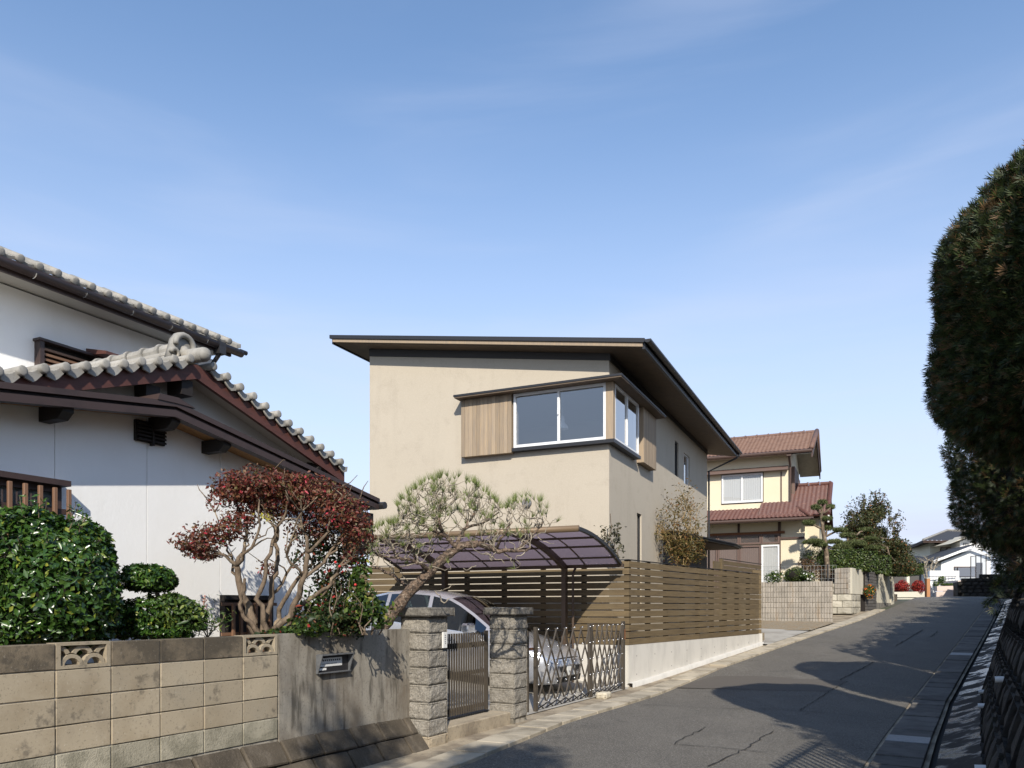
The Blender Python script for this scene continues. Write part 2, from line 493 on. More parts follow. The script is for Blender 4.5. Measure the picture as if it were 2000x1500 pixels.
M['cedar'] = mat('cedar_soffit', (0.32, 0.165, 0.055), 0.7, layers=[(3, 0.4, 0.65, (0.2, 0.1, 0.035), 0.8, (12, 12, 1))], bump=[(8, 0.3, 0.01, (10, 10, 1))], rnd=0.1)
M['tile'] = mat('grey_tile', (0.31, 0.295, 0.265), 0.7, layers=[(7, 0.42, 0.65, (0.22, 0.21, 0.185), 0.8), (40, 0.55, 0.72, (0.13, 0.125, 0.11), 0.5), (3, 0.55, 0.7, (0.42, 0.37, 0.29), 0.5)], bump=[(80, 0.3, 0.002)], rnd=0.16)
M['lattice'] = mat('brown_lattice', (0.19, 0.105, 0.062), 0.6, rnd=0.08)
# beige house
M['beige'] = mat('beige_stucco', (0.435, 0.382, 0.302), 0.92, layers=[(0.7, 0.35, 0.7, (0.46, 0.405, 0.322), 0.7), (2.5, 0.5, 0.7, (0.38, 0.33, 0.26), 0.6), (1.0, 0.52, 0.7, (0.385, 0.335, 0.265), 0.5, (3, 3, 0.35)), (38, 0.42, 0.62, (0.47, 0.415, 0.33), 0.6)], bump=[(60, 0.4, 0.008), (18, 0.2, 0.008)])
M['wood_grey'] = mat('weathered_plank', (0.32, 0.245, 0.165), 0.75, layers=[(3, 0.4, 0.62, (0.25, 0.2, 0.15), 0.8, (22, 22, 0.8)), (5, 0.52, 0.64, (0.4, 0.28, 0.16), 0.6, (16, 16, 0.4))], bump=[(6, 0.25, 0.004, (24, 24, 1))], rnd=0.16)
M['soffit_wood'] = mat('brown_soffit', (0.12, 0.086, 0.057), 0.7, layers=[(4, 0.45, 0.6, (0.09, 0.066, 0.045), 0.6)])
M['black_trim'] = mat('black_trim', (0.018, 0.018, 0.02), 0.45, spec=0.5)
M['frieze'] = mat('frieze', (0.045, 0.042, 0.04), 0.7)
M['alu'] = mat('white_aluminium', (0.72, 0.72, 0.71), 0.4, spec=0.5)
M['glass'] = glassmat('window_glass', (0.7, 0.73, 0.75), 0.16)
M['glass_clear'] = glassmat('clear_glass', (0.9, 0.91, 0.92), 0.02)
M['glass_side'] = glassmat('side_glass', (0.5, 0.53, 0.56), 0.3)
M['room'] = mat('room_plaster', (0.62, 0.63, 0.63), 0.9)
M['lampwhite'] = mat('lamp_enamel', (0.85, 0.85, 0.85), 0.4)
M['slat'] = mat('fence_slat', (0.138, 0.099, 0.05), 0.75, layers=[(2, 0.4, 0.65, (0.095, 0.068, 0.036), 0.8, (1, 1, 14)), (14, 0.62, 0.72, (0.07, 0.045, 0.025), 0.7), (1, 0.5, 0.7, (0.15, 0.115, 0.066), 0.5)], bump=[(5, 0.25, 0.005, (1, 1, 20))], rnd=0.13)
M['post_wood'] = mat('fence_post', (0.055, 0.042, 0.027), 0.8)
M['new_concrete'] = mat('smooth_concrete', (0.56, 0.535, 0.485), 0.85, layers=[(1.2, 0.42, 0.68, (0.45, 0.43, 0.39), 0.7, (3, 3, 1)), (30, 0.62, 0.72, (0.3, 0.29, 0.27), 0.3)], bump=[(40, 0.2, 0.003)])
M['tie_hole'] = mat('tie_hole', (0.2, 0.19, 0.175), 0.9)
M['polycarb'] = glassmat('purple_panel', (0.34, 0.25, 0.31), 0.06, 0.25, (0.7, 0.62, 0.75))
_n = M['polycarb'].node_tree.nodes; _l = M['polycarb'].node_tree.links
_t = _n.new('ShaderNodeBsdfTranslucent'); _t.inputs[0].default_value = (0.38, 0.3, 0.345, 1)
_m = _n.new('ShaderNodeMixShader'); _m.inputs[0].default_value = 0.42
_o = _n['Material Output']; _src = _o.inputs['Surface'].links[0].from_socket
_l.new(_src, _m.inputs[1]); _l.new(_t.outputs[0], _m.inputs[2]); _l.new(_m.outputs[0], _o.inputs['Surface'])
M['port_frame'] = mat('carport_frame', (0.085, 0.058, 0.04), 0.45, metallic=0.2)
M['port_rail'] = mat('carport_rail', (0.19, 0.132, 0.08), 0.45, metallic=0.2)
# car
M['paint'] = mat('silver_paint', (0.62, 0.63, 0.66), 0.24, metallic=0.65, coat=0.8)
M['car_glass'] = glassmat('car_glass', (0.16, 0.2, 0.19), 0.09)
M['black_plastic'] = mat('black_plastic', (0.02, 0.02, 0.021), 0.5)
M['lamp_lens'] = mat('lamp_lens', (0.5, 0.52, 0.54), 0.3, metallic=0.5, coat=1.0)
M['tyre'] = mat('tyre', (0.025, 0.025, 0.025), 0.85)
# yellow house and the rest
M['yellow'] = mat('cream_wall', (0.68, 0.6, 0.44), 0.9, layers=[(1, 0.4, 0.7, (0.64, 0.555, 0.38), 0.6)], bump=[(40, 0.15, 0.005)])
M['red_tile'] = mat('red_tile', (0.105, 0.038, 0.026), 0.65, layers=[(3.5, 0.42, 0.62, (0.09, 0.035, 0.028), 0.8), (9, 0.54, 0.66, (0.2, 0.09, 0.062), 0.6)], spec=0.6)
M['pink_tile'] = mat('faded_tile', (0.165, 0.094, 0.067), 0.6, layers=[(3.5, 0.42, 0.62, (0.12, 0.066, 0.048), 0.7)])
M['brown_trim'] = mat('brown_trim', (0.075, 0.045, 0.035), 0.65)
M['shutter'] = mat('brown_shutter', (0.13, 0.085, 0.07), 0.65)
M['curtain'] = mat('lace_curtain', (0.5, 0.5, 0.48), 0.9)
M['curtain_b'] = mat('brown_curtain', (0.2, 0.15, 0.13), 0.9)
M['rib'] = mat('ribbed_block', (0.345, 0.31, 0.265), 0.92, layers=[(2, 0.42, 0.65, (0.25, 0.225, 0.19), 0.75, (4, 4, 1)), (1, 0.55, 0.68, (0.3, 0.2, 0.11), 0.5, (3, 3, 0.6))], bump=[(50, 0.5, 0.006)], rnd=0.1)
M['ashlar'] = mat('ashlar', (0.43, 0.4, 0.33), 0.9, layers=[(3, 0.42, 0.65, (0.27, 0.25, 0.2), 0.8)], bump=[(30, 0.6, 0.015)], rnd=0.18)
M['cream'] = mat('cream_render', (0.54, 0.5, 0.4), 0.9, layers=[(1, 0.4, 0.65, (0.42, 0.39, 0.31), 0.7, (4, 4, 1))])
M['dark_stone'] = mat('dark_brick', (0.1, 0.092, 0.085), 0.85, rnd=0.2)
M['grey_render'] = mat('grey_plinth', (0.2, 0.185, 0.16), 0.9, layers=[(3, 0.42, 0.6, (0.12, 0.11, 0.095), 0.7)])
M['wall_white'] = mat('far_white', (0.76, 0.755, 0.74), 0.9)
M['wall_cream'] = mat('far_cream', (0.68, 0.64, 0.52), 0.9)
M['pinkish'] = mat('pink_render', (0.62, 0.5, 0.43), 0.9)
M['terracotta'] = mat('terracotta', (0.42, 0.2, 0.09), 0.85)
M['blue_tile'] = mat('dark_tile', (0.05, 0.053, 0.06), 0.75, spec=0.2)
M['old_stone'] = mat('mossy_stone', (0.035, 0.031, 0.026), 0.92, layers=[(6, 0.42, 0.62, (0.018, 0.017, 0.014), 0.8), (2, 0.55, 0.7, (0.03, 0.033, 0.018), 0.6)], bump=[(18, 0.9, 0.03)], rnd=0.25)
M['pvc'] = mat('white_pipe', (0.7, 0.7, 0.68), 0.5)
M['rock'] = mat('pale_rock', (0.5, 0.45, 0.35), 0.85, bump=[(20, 0.6, 0.01)])
M['wire'] = mat('mesh_wire', (0.28, 0.29, 0.28), 0.5, metallic=0.4)
# plants
M['bark'] = mat('bark', (0.17, 0.125, 0.085), 0.9, layers=[(14, 0.42, 0.62, (0.08, 0.06, 0.042), 0.8, (1, 1, 0.35)), (6, 0.55, 0.68, (0.36, 0.29, 0.2), 0.7)], bump=[(30, 0.9, 0.02, (1, 1, 0.4))])
M['pine_bark'] = mat('pine_bark', (0.17, 0.12, 0.085), 0.95, layers=[(26, 0.45, 0.58, (0.05, 0.038, 0.03), 0.9), (30, 0.56, 0.66, (0.34, 0.28, 0.22), 0.8)], bump=[(26, 1.0, 0.04)])
M['twig'] = mat('grey_twig', (0.36, 0.31, 0.235), 0.9, layers=[(20, 0.4, 0.62, (0.12, 0.1, 0.075), 0.8)])
M['camellia'] = leafmat('camellia_leaf', [(0, (0.016, 0.038, 0.008)), (0.45, (0.035, 0.085, 0.013)), (0.9, (0.065, 0.125, 0.02)), (0.97, (0.16, 0.2, 0.03)), (1, (0.33, 0.33, 0.05))], 0.27, 0.15, 0.6)
M['shrub'] = leafmat('shrub_leaf', [(0, (0.02, 0.04, 0.01)), (0.5, (0.045, 0.09, 0.018)), (0.9, (0.11, 0.16, 0.03)), (1, (0.25, 0.28, 0.05))], 0.4, 0.25)
M['redleaf'] = leafmat('red_leaf', [(0, (0.06, 0.022, 0.012)), (0.3, (0.13, 0.034, 0.022)), (0.5, (0.18, 0.042, 0.03)), (0.72, (0.2, 0.105, 0.058)), (0.93, (0.11, 0.1, 0.03)), (0.97, (0.45, 0.04, 0.06)), (1, (0.5, 0.05, 0.08))], 0.5, 0.3)
M['vine'] = leafmat('vine_leaf', [(0, (0.02, 0.04, 0.008)), (0.6, (0.05, 0.095, 0.015)), (0.88, (0.12, 0.18, 0.03)), (1, (0.28, 0.27, 0.05))], 0.45, 0.35)
M['sapling'] = leafmat('sapling_leaf', [(0, (0.02, 0.022, 0.012)), (1, (0.07, 0.065, 0.03))], 0.5, 0.2)
M['darkgreen'] = leafmat('dark_leaf', [(0, (0.014, 0.026, 0.008)), (0.55, (0.03, 0.055, 0.014)), (0.85, (0.06, 0.07, 0.02)), (0.93, (0.16, 0.06, 0.025)), (1, (0.35, 0.03, 0.03))], 0.5, 0.25)
M['needle'] = leafmat('pine_needle', [(0, (0.10, 0.14, 0.035)), (0.5, (0.2, 0.25, 0.075)), (1, (0.36, 0.38, 0.16))], 0.5, 0.3)
M['cloudpine'] = leafmat('cloud_pine', [(0, (0.045, 0.06, 0.018)), (0.5, (0.085, 0.11, 0.032)), (1, (0.17, 0.19, 0.07))], 0.6, 0.2)
M['hedge'] = leafmat('cypress_leaf', [(0, (0.012, 0.02, 0.007)), (0.45, (0.03, 0.048, 0.013)), (0.78, (0.06, 0.085, 0.022)), (0.9, (0.1, 0.058, 0.026)), (1, (0.2, 0.115, 0.05))], 0.55, 0.2)
M['core'] = mat('shade_core', (0.012, 0.010, 0.007), 1.0)  # near-black colour imitates the shade inside bushes and hedges
M['boxhedge'] = leafmat('box_hedge', [(0, (0.025, 0.042, 0.01)), (0.5, (0.05, 0.085, 0.018)), (1, (0.12, 0.15, 0.035))], 0.45, 0.2)
M['bigtree'] = leafmat('tree_leaf', [(0, (0.03, 0.036, 0.012)), (0.5, (0.06, 0.07, 0.022)), (0.85, (0.09, 0.095, 0.03)), (0.94, (0.18, 0.075, 0.028)), (1, (0.28, 0.11, 0.035))], 0.55, 0.3)
M['bamboo'] = leafmat('olive_leaf', [(0, (0.05, 0.045, 0.014)), (0.5, (0.11, 0.095, 0.025)), (0.8, (0.17, 0.11, 0.035)), (1, (0.28, 0.13, 0.045))], 0.5, 0.35)
M['cane'] = mat('cane', (0.27, 0.19, 0.085), 0.6)
M['photinia'] = leafmat('photinia_leaf', [(0, (0.14, 0.012, 0.012)), (0.5, (0.34, 0.025, 0.02)), (0.85, (0.5, 0.05, 0.03)), (1, (0.1, 0.1, 0.03))], 0.45, 0.3)
M['rusty'] = leafmat('rust_leaf', [(0, (0.09, 0.045, 0.025)), (0.6, (0.17, 0.08, 0.04)), (1, (0.12, 0.12, 0.04))], 0.6, 0.3)
M['petal'] = leafmat('white_petal', [(0, (0.75, 0.75, 0.72)), (1, (0.85, 0.85, 0.82))], 0.6, 0.3)
M['hose'] = mat('red_flower', (0.55, 0.03, 0.03), 0.6)
# ------------------------------------------------------------------ the ground, the road and its edges
LA = [(-13, -16), (-4.9, 0), (-2.35, 4), (-.51, 7.64), (.79, 10.6), (2.16, 12.96), (3.25, 15.0), (4.76, 17.4), (8.75, 22.9), (12.8, 28.3), (18.6, 36.8), (24.6, 45.6), (27.5, 49.8)]
RA = [(-9.2, -16), (-.9, 0), (1.9, 5), (4.62, 9.52), (6.7, 12.9), (9.42, 16.9), (13.5, 22.9), (19.6, 31.9), (24.9, 39.8), (28.6, 45.4), (31.0, 49.0)]

def strip(pa, pb, us, n, dz, name, m, kind='structure', parent=None, crown=0.0, zoff=None):
    V, Fc = [], []
    for u in us:
        a, b = pa(u), pb(u)
        for j in range(n+1):
            t = j/n; p = a.lerp(b, t)
            z = gz(p.x, p.y) + dz + crown*(1-(2*t-1)**2)
            if zoff: z += zoff(t)
            V.append((p.x, p.y, z))
    for i in range(len(us)-1):
        for j in range(n):
            k = i*(n+1)+j
            Fc.append((k, k+1, k+n+2, k+n+1))
    o = mesh_np(name, V, Fc, m, parent, smooth=True)
    return props(o, kind=kind)
def off(pl, e):
    """line parallel to an edge, e to the right"""
    def fn(u):
        a, b = poly_at_u(pl, u-.2), poly_at_u(pl, u+.2); d = (b-a).normalized()
        return poly_at_u(pl, u) + Vector((d.y, -d.x, 0))*e
    return fn
US = [-18+0.5*i for i in range(137)]
# land sheet out to the horizon
nx, ny = 90, 110
xs = np.concatenate([np.linspace(-700, -50, 14)[:-1], np.linspace(-50, 90, 62), np.linspace(90, 900, 15)[1:]])
ys = np.concatenate([np.linspace(-300, -30, 8)[:-1], np.linspace(-30, 90, 80), np.linspace(90, 1600, 24)[1:]])
V = [(x, y, min(gz(x, y), 2.35) - 0.12) for y in ys for x in xs]
nx = len(xs)
Fc = [(j*nx+i, j*nx+i+1, (j+1)*nx+i+1, (j+1)*nx+i) for j in range(len(ys)-1) for i in range(nx-1)]
props(mesh_np('ground', V, Fc, M['land'], smooth=True), kind='structure')
road = strip(off(LA, 0), off(RA, 0), US, 10, 0.0, 'road', M['asphalt'], crown=0.012)
# the cross street at the top of the slope
V = []; cs = []
for i in range(40):
    for j in range(9):
        p = Vector((24.6, 45.6, 0)) + Vector((.866, -.5, 0))*(i*1.0-16) + Vector((.5, .866, 0))*(j*0.55-.2)
        V.append((p.x, p.y, gz(p.x, p.y)+.006))
Fc = [(i*9+j, i*9+j+1, (i+1)*9+j+1, (i+1)*9+j) for i in range(39) for j in range(8)]
props(mesh_np('road', V, Fc, M['asphalt']), kind='structure')

def road_sheet(name, px, m, dz):
    pts = [gnd(c, r) for c, r in px]
    c = sum(pts, Vector())/len(pts); V = []; Fc = []
    n = len(pts); K = 5
    V.append((c.x, c.y, gz(c.x, c.y)+dz+.012))
    for i in range(1, K+1):
        for p in pts:
            q = c.lerp(p, i/K); V.append((q.x, q.y, gz(q.x, q.y)+dz+.012))
    tri = []
    for j in range(n):
        tri.append((0, 1+j, 1+(j+1) % n, 1+(j+1) % n))
    for i in range(K-1):
        for j in range(n):
            a = 1+i*n+j; b = 1+i*n+(j+1) % n
            tri.append((a, b, b+n, a+n))
    me = bpy.data.meshes.new(name); cc = Vector((c.x, c.y, V[0][2]))
    me.from_pydata([tuple(Vector(v)-cc) for v in V], [], [t[:3] if t[2] == t[3] else t for t in tri])
    me.materials.append(m)
    return link_mesh(name, me, road, cc)
def wob(px, n=3, a=2.0):
    out = []
    rr = random.Random(len(px))
    for i in range(len(px)):
        p, q = px[i], px[(i+1) % len(px)]
        for k in range(n):
            t = k/n; out.append((p[0]+(q[0]-p[0])*t+rr.uniform(-a, a), p[1]+(q[1]-p[1])*t+rr.uniform(-a, a)*.35))
    return out
road_sheet('asphalt_patch', wob([(1322, 1344), (1396, 1322), (1480, 1321), (1560, 1327), (1655, 1331), (1618, 1352), (1530, 1350), (1420, 1347)]), M['patch'], .004)
def crack(px, w):
    rr = random.Random(int(px[0][0])); V = []; Fc = []
    pts = [gnd(c, r) for c, r in px]; line = []
    for a, b in zip(pts, pts[1:]):
        n = max(2, int((b-a).length/.12))
        for k in range(n): line.append(a.lerp(b, k/n)+Vector((rr.uniform(-.02, .02), rr.uniform(-.02, .02), 0)))
    line.append(pts[-1])
    for i, p in enumerate(line):
        d = (line[min(i+1, len(line)-1)]-line[max(i-1, 0)]).normalized(); s = Vector((d.y, -d.x, 0))*w*rr.uniform(.12, .5)
        for q in (p-s, p+s): V.append((q.x, q.y, gz(q.x, q.y)+.023))
    Fc = [(2*i, 2*i+1, 2*i+3, 2*i+2) for i in range(len(line)-1)]
    mesh_np('crack', V, Fc, M['crack'], road)
for px, w in (([(1247, 1378), (1330, 1382), (1400, 1386), (1560, 1390), (1700, 1404)], .022), ([(1560, 1390), (1610, 1358), (1655, 1332)], .02),
              ([(1317, 1457), (1345, 1440), (1378, 1423)], .02), ([(1317, 1457), (1440, 1466), (1500, 1473)], .02),
              ([(1385, 1500), (1440, 1474), (1510, 1431)], .022), ([(1750, 1262), (1775, 1248), (1802, 1231)], .05),
              ([(1640, 1330), (1690, 1304), (1706, 1294)], .03), ([(1200, 1410), (1240, 1416)], .014), ([(1818, 1245), (1832, 1234)], .05)):
    crack(px, w)

# left edge: a band of pavers beside the asphalt, concrete bed under it
pav = strip(off(LA, -1.6), off(LA, 0.02), [0+.5*i for i in range(74)], 6, -.012, 'pavement', M['strip'])
us_l = 5.2; k = 0
while us_l < 37:
    a0, a1 = off(LA, -.03)(us_l+.012), off(LA, -.03)(us_l+.588)
    if not 17.0 < us_l < 17.4:
        d = (a1-a0).normalized(); n = Vector((d.y, -d.x, 0)); w = .42
        c = (a0+a1)/2 - n*w/2; c.z = gz(c.x, c.y) + .004 + .004*math.sin(k*2.3)
        dz = gz(a1.x, a1.y)-gz(a0.x, a0.y); ax = Vector((d.x, d.y, dz/(a1-a0).length)).normalized()
        b = MB(); b.cbox(c, ax, n, n.cross(ax)*-1, (a1-a0).length/2, w/2, .03, .006)
        b.build('paver', M['paver'], pav)
    us_l += .6; k += 1
# right edge: gutter covers, a black drain slot, a wet apron
gut = strip(off(RA, 0.0), off(RA, .56), US[20:125], 3, -.01, 'gutter', M['strip'])
props(strip(off(RA, .56), off(RA, .62), US[20:125], 2, -.055, 'drain_slot', M['crack']), kind='structure')
us_r = 3.0; k = 0
while us_r < 44:
    a0, a1 = off(RA, .05)(us_r+.01), off(RA, .05)(us_r+.49)
    d = (a1-a0).normalized(); n = Vector((d.y, -d.x, 0)); w = .46
    c = (a0+a1)/2 + n*w/2; c.z = gz(c.x, c.y)-.004+.006*math.sin(k*1.7)*(1 if k % 3 else 1.6)
    dz = gz(a1.x, a1.y)-gz(a0.x, a0.y); ax = Vector((d.x, d.y, dz/(a1-a0).length)).normalized(); az = n.cross(ax)*-1
    if k in (14, 36):
        b = MB(); b.cbox(c-az*.02, ax, n, az, .24, w/2, .02, .004)
        g = b.build('drain_grate', M['steel'], gut)
        for q in range(6):
            bb = MB(); bb.bar(c-ax*.22+n*(-.2+q*.08)+az*.012, c+ax*.22+n*(-.2+q*.08)+az*.012, .012, .022, az)
            bb.build('grate_bar', M['steel'], g)
    else:
        b = MB(); b.cbox(c, ax, n, az, (a1-a0).length/2, w/2, .03, .008)
        b.build('gutter_cover', M['cover'], gut)
    us_r += .5; k += 1
strip(off(RA, .62), off(RA, 1.02), US[20:125], 5, 0.0, 'apron', M['wet'], zoff=lambda t: -.005+.11*t+.03*t*t)

# raised lots
def slab(name, pts, z, m, depth=1.2, kind='structure', parent=None):
    b = MB(); b.prism([Vector((p[0], p[1], z-depth)) for p in pts], (0, 0, depth))
    return b.build(name, m, parent, kind=kind)
slab('garden_soil', [W1.P(-3, -.13, 0), W1.P(4.4, -.13, 0), W1.P(4.55, -1.3, 0), W1.P(5.2, -9, 0), W1.P(-3, -9, 0)], 1.0, M['soil'])
# drive of the near lot rises away from the gate
V = []
for i in range(15):
    for j in range(8):
        p = W1.P(4.4+i*.55, .05-j*1.0, 0); V.append((p.x, p.y, max(.0, .005+.09*(j*1.0-.05))+.012))
Fc = [(i*8+j, i*8+j+1, (i+1)*8+j+1, (i+1)*8+j) for i in range(14) for j in range(7)]
props(mesh_np('drive', V, Fc, M['drive']), kind='structure')
# site of the beige house, level behind its low concrete wall
sp = [BD.P(.1, .1, 0), ST.P(8.9, -.12, 0), ST.P(8.9, -4.3, 0), ST.P(8.9, -4.3, 0)+HR*9, BD.P(12, 20, 0), BD.P(12, .1, 0)]
slab('site', sp, .85, M['gravel'])
# entrance apron of that site and gravel verge before the ribbed wall
V = []
for i in range(9):
    for j in range(6):
        p = ST.P(8.0+i*.55, .28-j*.9, 0); V.append((p.x, p.y, gz(p.x, p.y)*(1-j/9)+(.95*j/9)+.03))
Fc = [(i*6+j, i*6+j+1, (i+1)*6+j+1, (i+1)*6+j) for i in range(8) for j in range(5)]
props(mesh_np('entrance_apron', V, Fc, M['drive']), kind='structure')
V = []
for i in range(8):
    for j in range(6):
        p = ST.P(12.2+i*.5, .35-j*.9, 0); V.append((p.x, p.y, gz(p.x, p.y)+.05+.02*mnoise.noise(p*3)))
Fc = [(i*6+j, i*6+j+1, (i+1)*6+j+1, (i+1)*6+j) for i in range(7) for j in range(5)]
props(mesh_np('gravel_verge', V, Fc, M['gravel']), kind='structure')

# ------------------------------------------------------------------ near block wall, with openwork blocks and a streaked panel
bw = thing('block_wall', W1.P(1, 0, 0), 'weathered tan concrete block wall with streaked panel beside the gate pillar', 'wall')
ZR = [1.35, 1.163, .967, .773, .58, .385]
us_b = [.36+.41*j for j in range(-6, 6)]
TH = .12
def arc(b, c, r0, r1, a0, a1, n, fr, v, th):
    for i in range(n):
        t0, t1 = a0+(a1-a0)*i/n, a0+(a1-a0)*(i+1)/n
        pts = [fr.P(c[0]+r*math.cos(t), v, c[1]+r*math.sin(t)) for r, t in ((r0, t0), (r1, t0), (r1, t1), (r0, t1))]
        b.prism(pts, fr.n*-th)
for ci in range(len(us_b)-1):
    u0, u1 = us_b[ci], us_b[ci+1]
    j = ci-6                       # 0 = block right of the joint at column 109
    for ri in range(5):
        z1, z0 = ZR[ri], ZR[ri+1]
        m = M['block_top'] if ri == 0 else (M['block_pale'] if ri == 4 else M['block'])
        if ri == 4 and j < 0: z0 -= .08
        cu, cz = (u0+u1)/2, (z0+z1)/2
        hu, hz = (u1-u0)/2-.005, (z1-z0)/2-.0045
        b = MB()
        if ri == 0 and j in (0, 4, -4):
            f = .024
            for (a0, a1, c0, c1) in ((u0+.005, u1-.005, z0+.004, z0+.004+f), (u0+.005, u1-.005, z1-f*.8, z1), (u0+.005, u0+.005+f*1.3, z0+.004+f, z1-f*.8), (u1-.005-f*1.3, u1-.005, z0+.004+f, z1-f*.8)):
                b.box(W1.P(a0, -TH, c0), W1.d*(a1-a0), W1.n*TH, UP*(c1-c0))
            for cc in (-.082, .082): arc(b, (cu+cc, z0+f), .055, .083, 0, math.pi, 8, W1, -.012, TH-.03)
            arc(b, (cu, z0+.085), .052, .082, math.pi*.12, math.pi*.88, 7, W1, -.02, TH-.045)
            for sg_ in (-1, 1): arc(b, (cu+sg_*.168, z0+.085), .052, .082, math.pi*(.5 if sg_ > 0 else .12), math.pi*(.88 if sg_ > 0 else .5), 4, W1, -.02, TH-.045)
            b.build('vent_block', M['block'], bw)
        else:
            pr = .003*math.sin(ci*3.1+ri*1.7)
            b.cbox(W1.P(cu, -TH/2+pr, cz), W1.d, W1.n, UP, hu, TH/2, hz, .0035)
            b.build('block', m, bw)
b = MB()
b.box(W1.P(us_b[0], -TH+.01, .3), W1.d*(us_b[-1]-us_b[0]), W1.n*(TH-.022), UP*(ZR[1]-.3))
for j in range(-6, 6):
    if j in (0, 4, -4): continue
    b.box(W1.P(.36+.41*j-.005, -TH+.01, ZR[1]), W1.d*.42, W1.n*(TH-.022), UP*(ZR[0]-ZR[1]-.006))
b.build('mortar_joints', M['mortar'], bw)
uP0, uP1 = us_b[-1]+.012, 4.44
b = MB(); b.box(W1.P(uP0, -TH, .25), W1.d*(uP1-uP0), W1.n*(TH+.004), UP*1.1)
b.build('concrete_panel', M['panel'], bw)
# sloping base stones in two courses
def zb(u): return .392-.013*max(0, u-1.2)
S0, S1 = (.0, 1.0), (.30, .0)
for row, (ta, tb) in enumerate(((0, .5), (.5, 1.0))):
    u = -1.8+row*.27
    while u < 4.42:
        w = .47+.03*math.sin(u*5+row); ue = min(u+w, 4.42)
        if ue-u > .1:
            q = []
            for t in (ta, tb):
                for uu in (u+.009, ue-.009):
                    z = zb(uu)*(1-t)+(-.02)*t; v = .012+.30*t
                    q.append(W1.P(uu, v, z+.012*math.sin(uu*7+row*2)*.4))
            nrm = (q[1]-q[0]).cross(q[2]-q[0]).normalized()
            if nrm.z < 0: nrm = -nrm
            c = sum(q, Vector())/4; ax = (q[1]-q[0]).normalized(); ay = (q[2]-q[0]).normalized(); ay = (ay-ax*ay.dot(ax)).normalized()
            b = MB(); b.cbox(c-nrm*.05, ax, ay, nrm, (q[1]-q[0]).length/2, (q[2]-q[0]).length/2-.008, .05+.006*math.sin(u*11), .012)
            b.build('base_stone', M['base_stone'], bw)
        u = ue
b = MB(); b.prism([W1.P(-1.9, -.1, -.06), W1.P(-1.9, .275, -.06), W1.P(-1.9, -.02, .36), W1.P(-1.9, -.1, .36)], W1.d*6.3)
b.build('base_bed', M['crack'], bw)

# mail slot let into the panel
ms = thing('mail_slot', W1.P(3.13, 0, 1.05), 'grey metal mail slot with paper notice in the streaked wall panel', 'mailbox')
ua, ub, za, zb_ = 2.90, 3.37, .945, 1.135
b = MB()
b.box(W1.P(ua, .006, zb_-.012), W1.d*(ub-ua), W1.n*.085, UP*.012)
b.prism([W1.P(ua, .006, za), W1.P(ua, .03, za), W1.P(ua, .09, zb_-.012), W1.P(ua, .006, zb_-.012)], W1.d*.01)
b.prism([W1.P(ub-.01, .006, za), W1.P(ub-.01, .03, za), W1.P(ub-.01, .09, zb_-.012), W1.P(ub-.01, .006, zb_-.012)], W1.d*.01)
b.box(W1.P(ua+.01, .006, za), W1.d*(ub-ua-.02), W1.n*.05, UP*.01)
b.build('hood', M['steel'], ms)
b = MB(); b.box(W1.P(ua+.01, .005, za+.01), W1.d*(ub-ua-.02), W1.n*.012, UP*(zb_-za-.024)); b.build('flap', M['dark_metal'], ms)
b = MB(); b.box(W1.P(ua+.03, .018, za+.065), W1.d*.33, W1.n*.004, UP*.085); nt = b.build('notice', M['paper'], ms)
b = MB(); b.box(W1.P(ua+.03, .018, za+.03), W1.d*.10, W1.n*.004, UP*.022); b.build('sticker', M['white_plate'], ms)
b = MB()
for q in range(10): b.box(W1.P(ua+.045+q*.03, .0225, za+.118), W1.d*.017, W1.n*.0015, UP*.016)
for q in range(13): b.box(W1.P(ua+.045+q*.019, .0225, za+.088), W1.d*.009, W1.n*.0015, UP*.006)
props(b.build('print', M['ink'], nt), kind='stuff')

# ------------------------------------------------------------------ gate pillars of split stone
def pillar(u0, v0, zb0, zt, label, ncs, pitch):
    t = thing('gate_pillar', W1.P(u0+.2, v0+.2, zb0), label, 'pillar', 'stone gate pillars')
    top = zt-.105
    for i in range(ncs):
        z1 = top-i*pitch; z0 = z1-pitch
        if z0 < zb0: z0 = zb0
        b = MB(); b.rough(W1.P(u0+.2, v0+.2, (z0+z1)/2), W1.d, W1.n, UP, .198, .198, (z1-z0)/2-.004, 8, .015, 9.0, .012)
        b.build('pillar_stone', M['granite'], t, smooth=False)
    b = MB(); b.box(W1.P(u0+.02, v0+.02, zb0-.2), W1.d*.36, W1.n*.36, UP*(zt-.11-zb0+.2)); b.build('pillar_core', M['mortar'], t)
    b = MB(); b.rough(W1.P(u0+.2, v0+.2, zt-.055), W1.d, W1.n, UP, .262, .262, .05, 8, .012, 8, .012); b.build('cap', M['cap'], t)
    return t
P1 = pillar(4.43, -.13, .10, 1.60, 'split granite gate pillar carrying the small white nameplate', 7, .198)
b = MB(); b.rough(W1.P(4.63, .07, .02), W1.d, W1.n, UP, .205, .205, .1, 6, .01, 6, .02); b.build('pillar_foot', M['strip'], P1)
P2 = pillar(6.455, -.13, .04, 1.60, 'split granite gate pillar between the slatted gate and the folding gate', 7, .205)
np_ = thing('nameplate', W1.P(4.72, .278, 1.22), 'narrow white nameplate fixed to the gate pillar', 'sign')
b = MB(); b.box(W1.P(4.69, .28, 1.125), W1.d*.078, W1.n*.02, UP*.185); b.build('plate', M['white_plate'], np_)
b = MB()
for q, (dz, w) in enumerate(((.145, .022), (.12, .028), (.095, .02), (.07, .026), (.05, .018))):
    b.box(W1.P(4.729-w/2, .3005, 1.125+dz), W1.d*w, W1.n*.0015, UP*.004)
    b.box(W1.P(4.727, .3005, 1.125+dz-.009), W1.d*.004, W1.n*.0013, UP*.018)
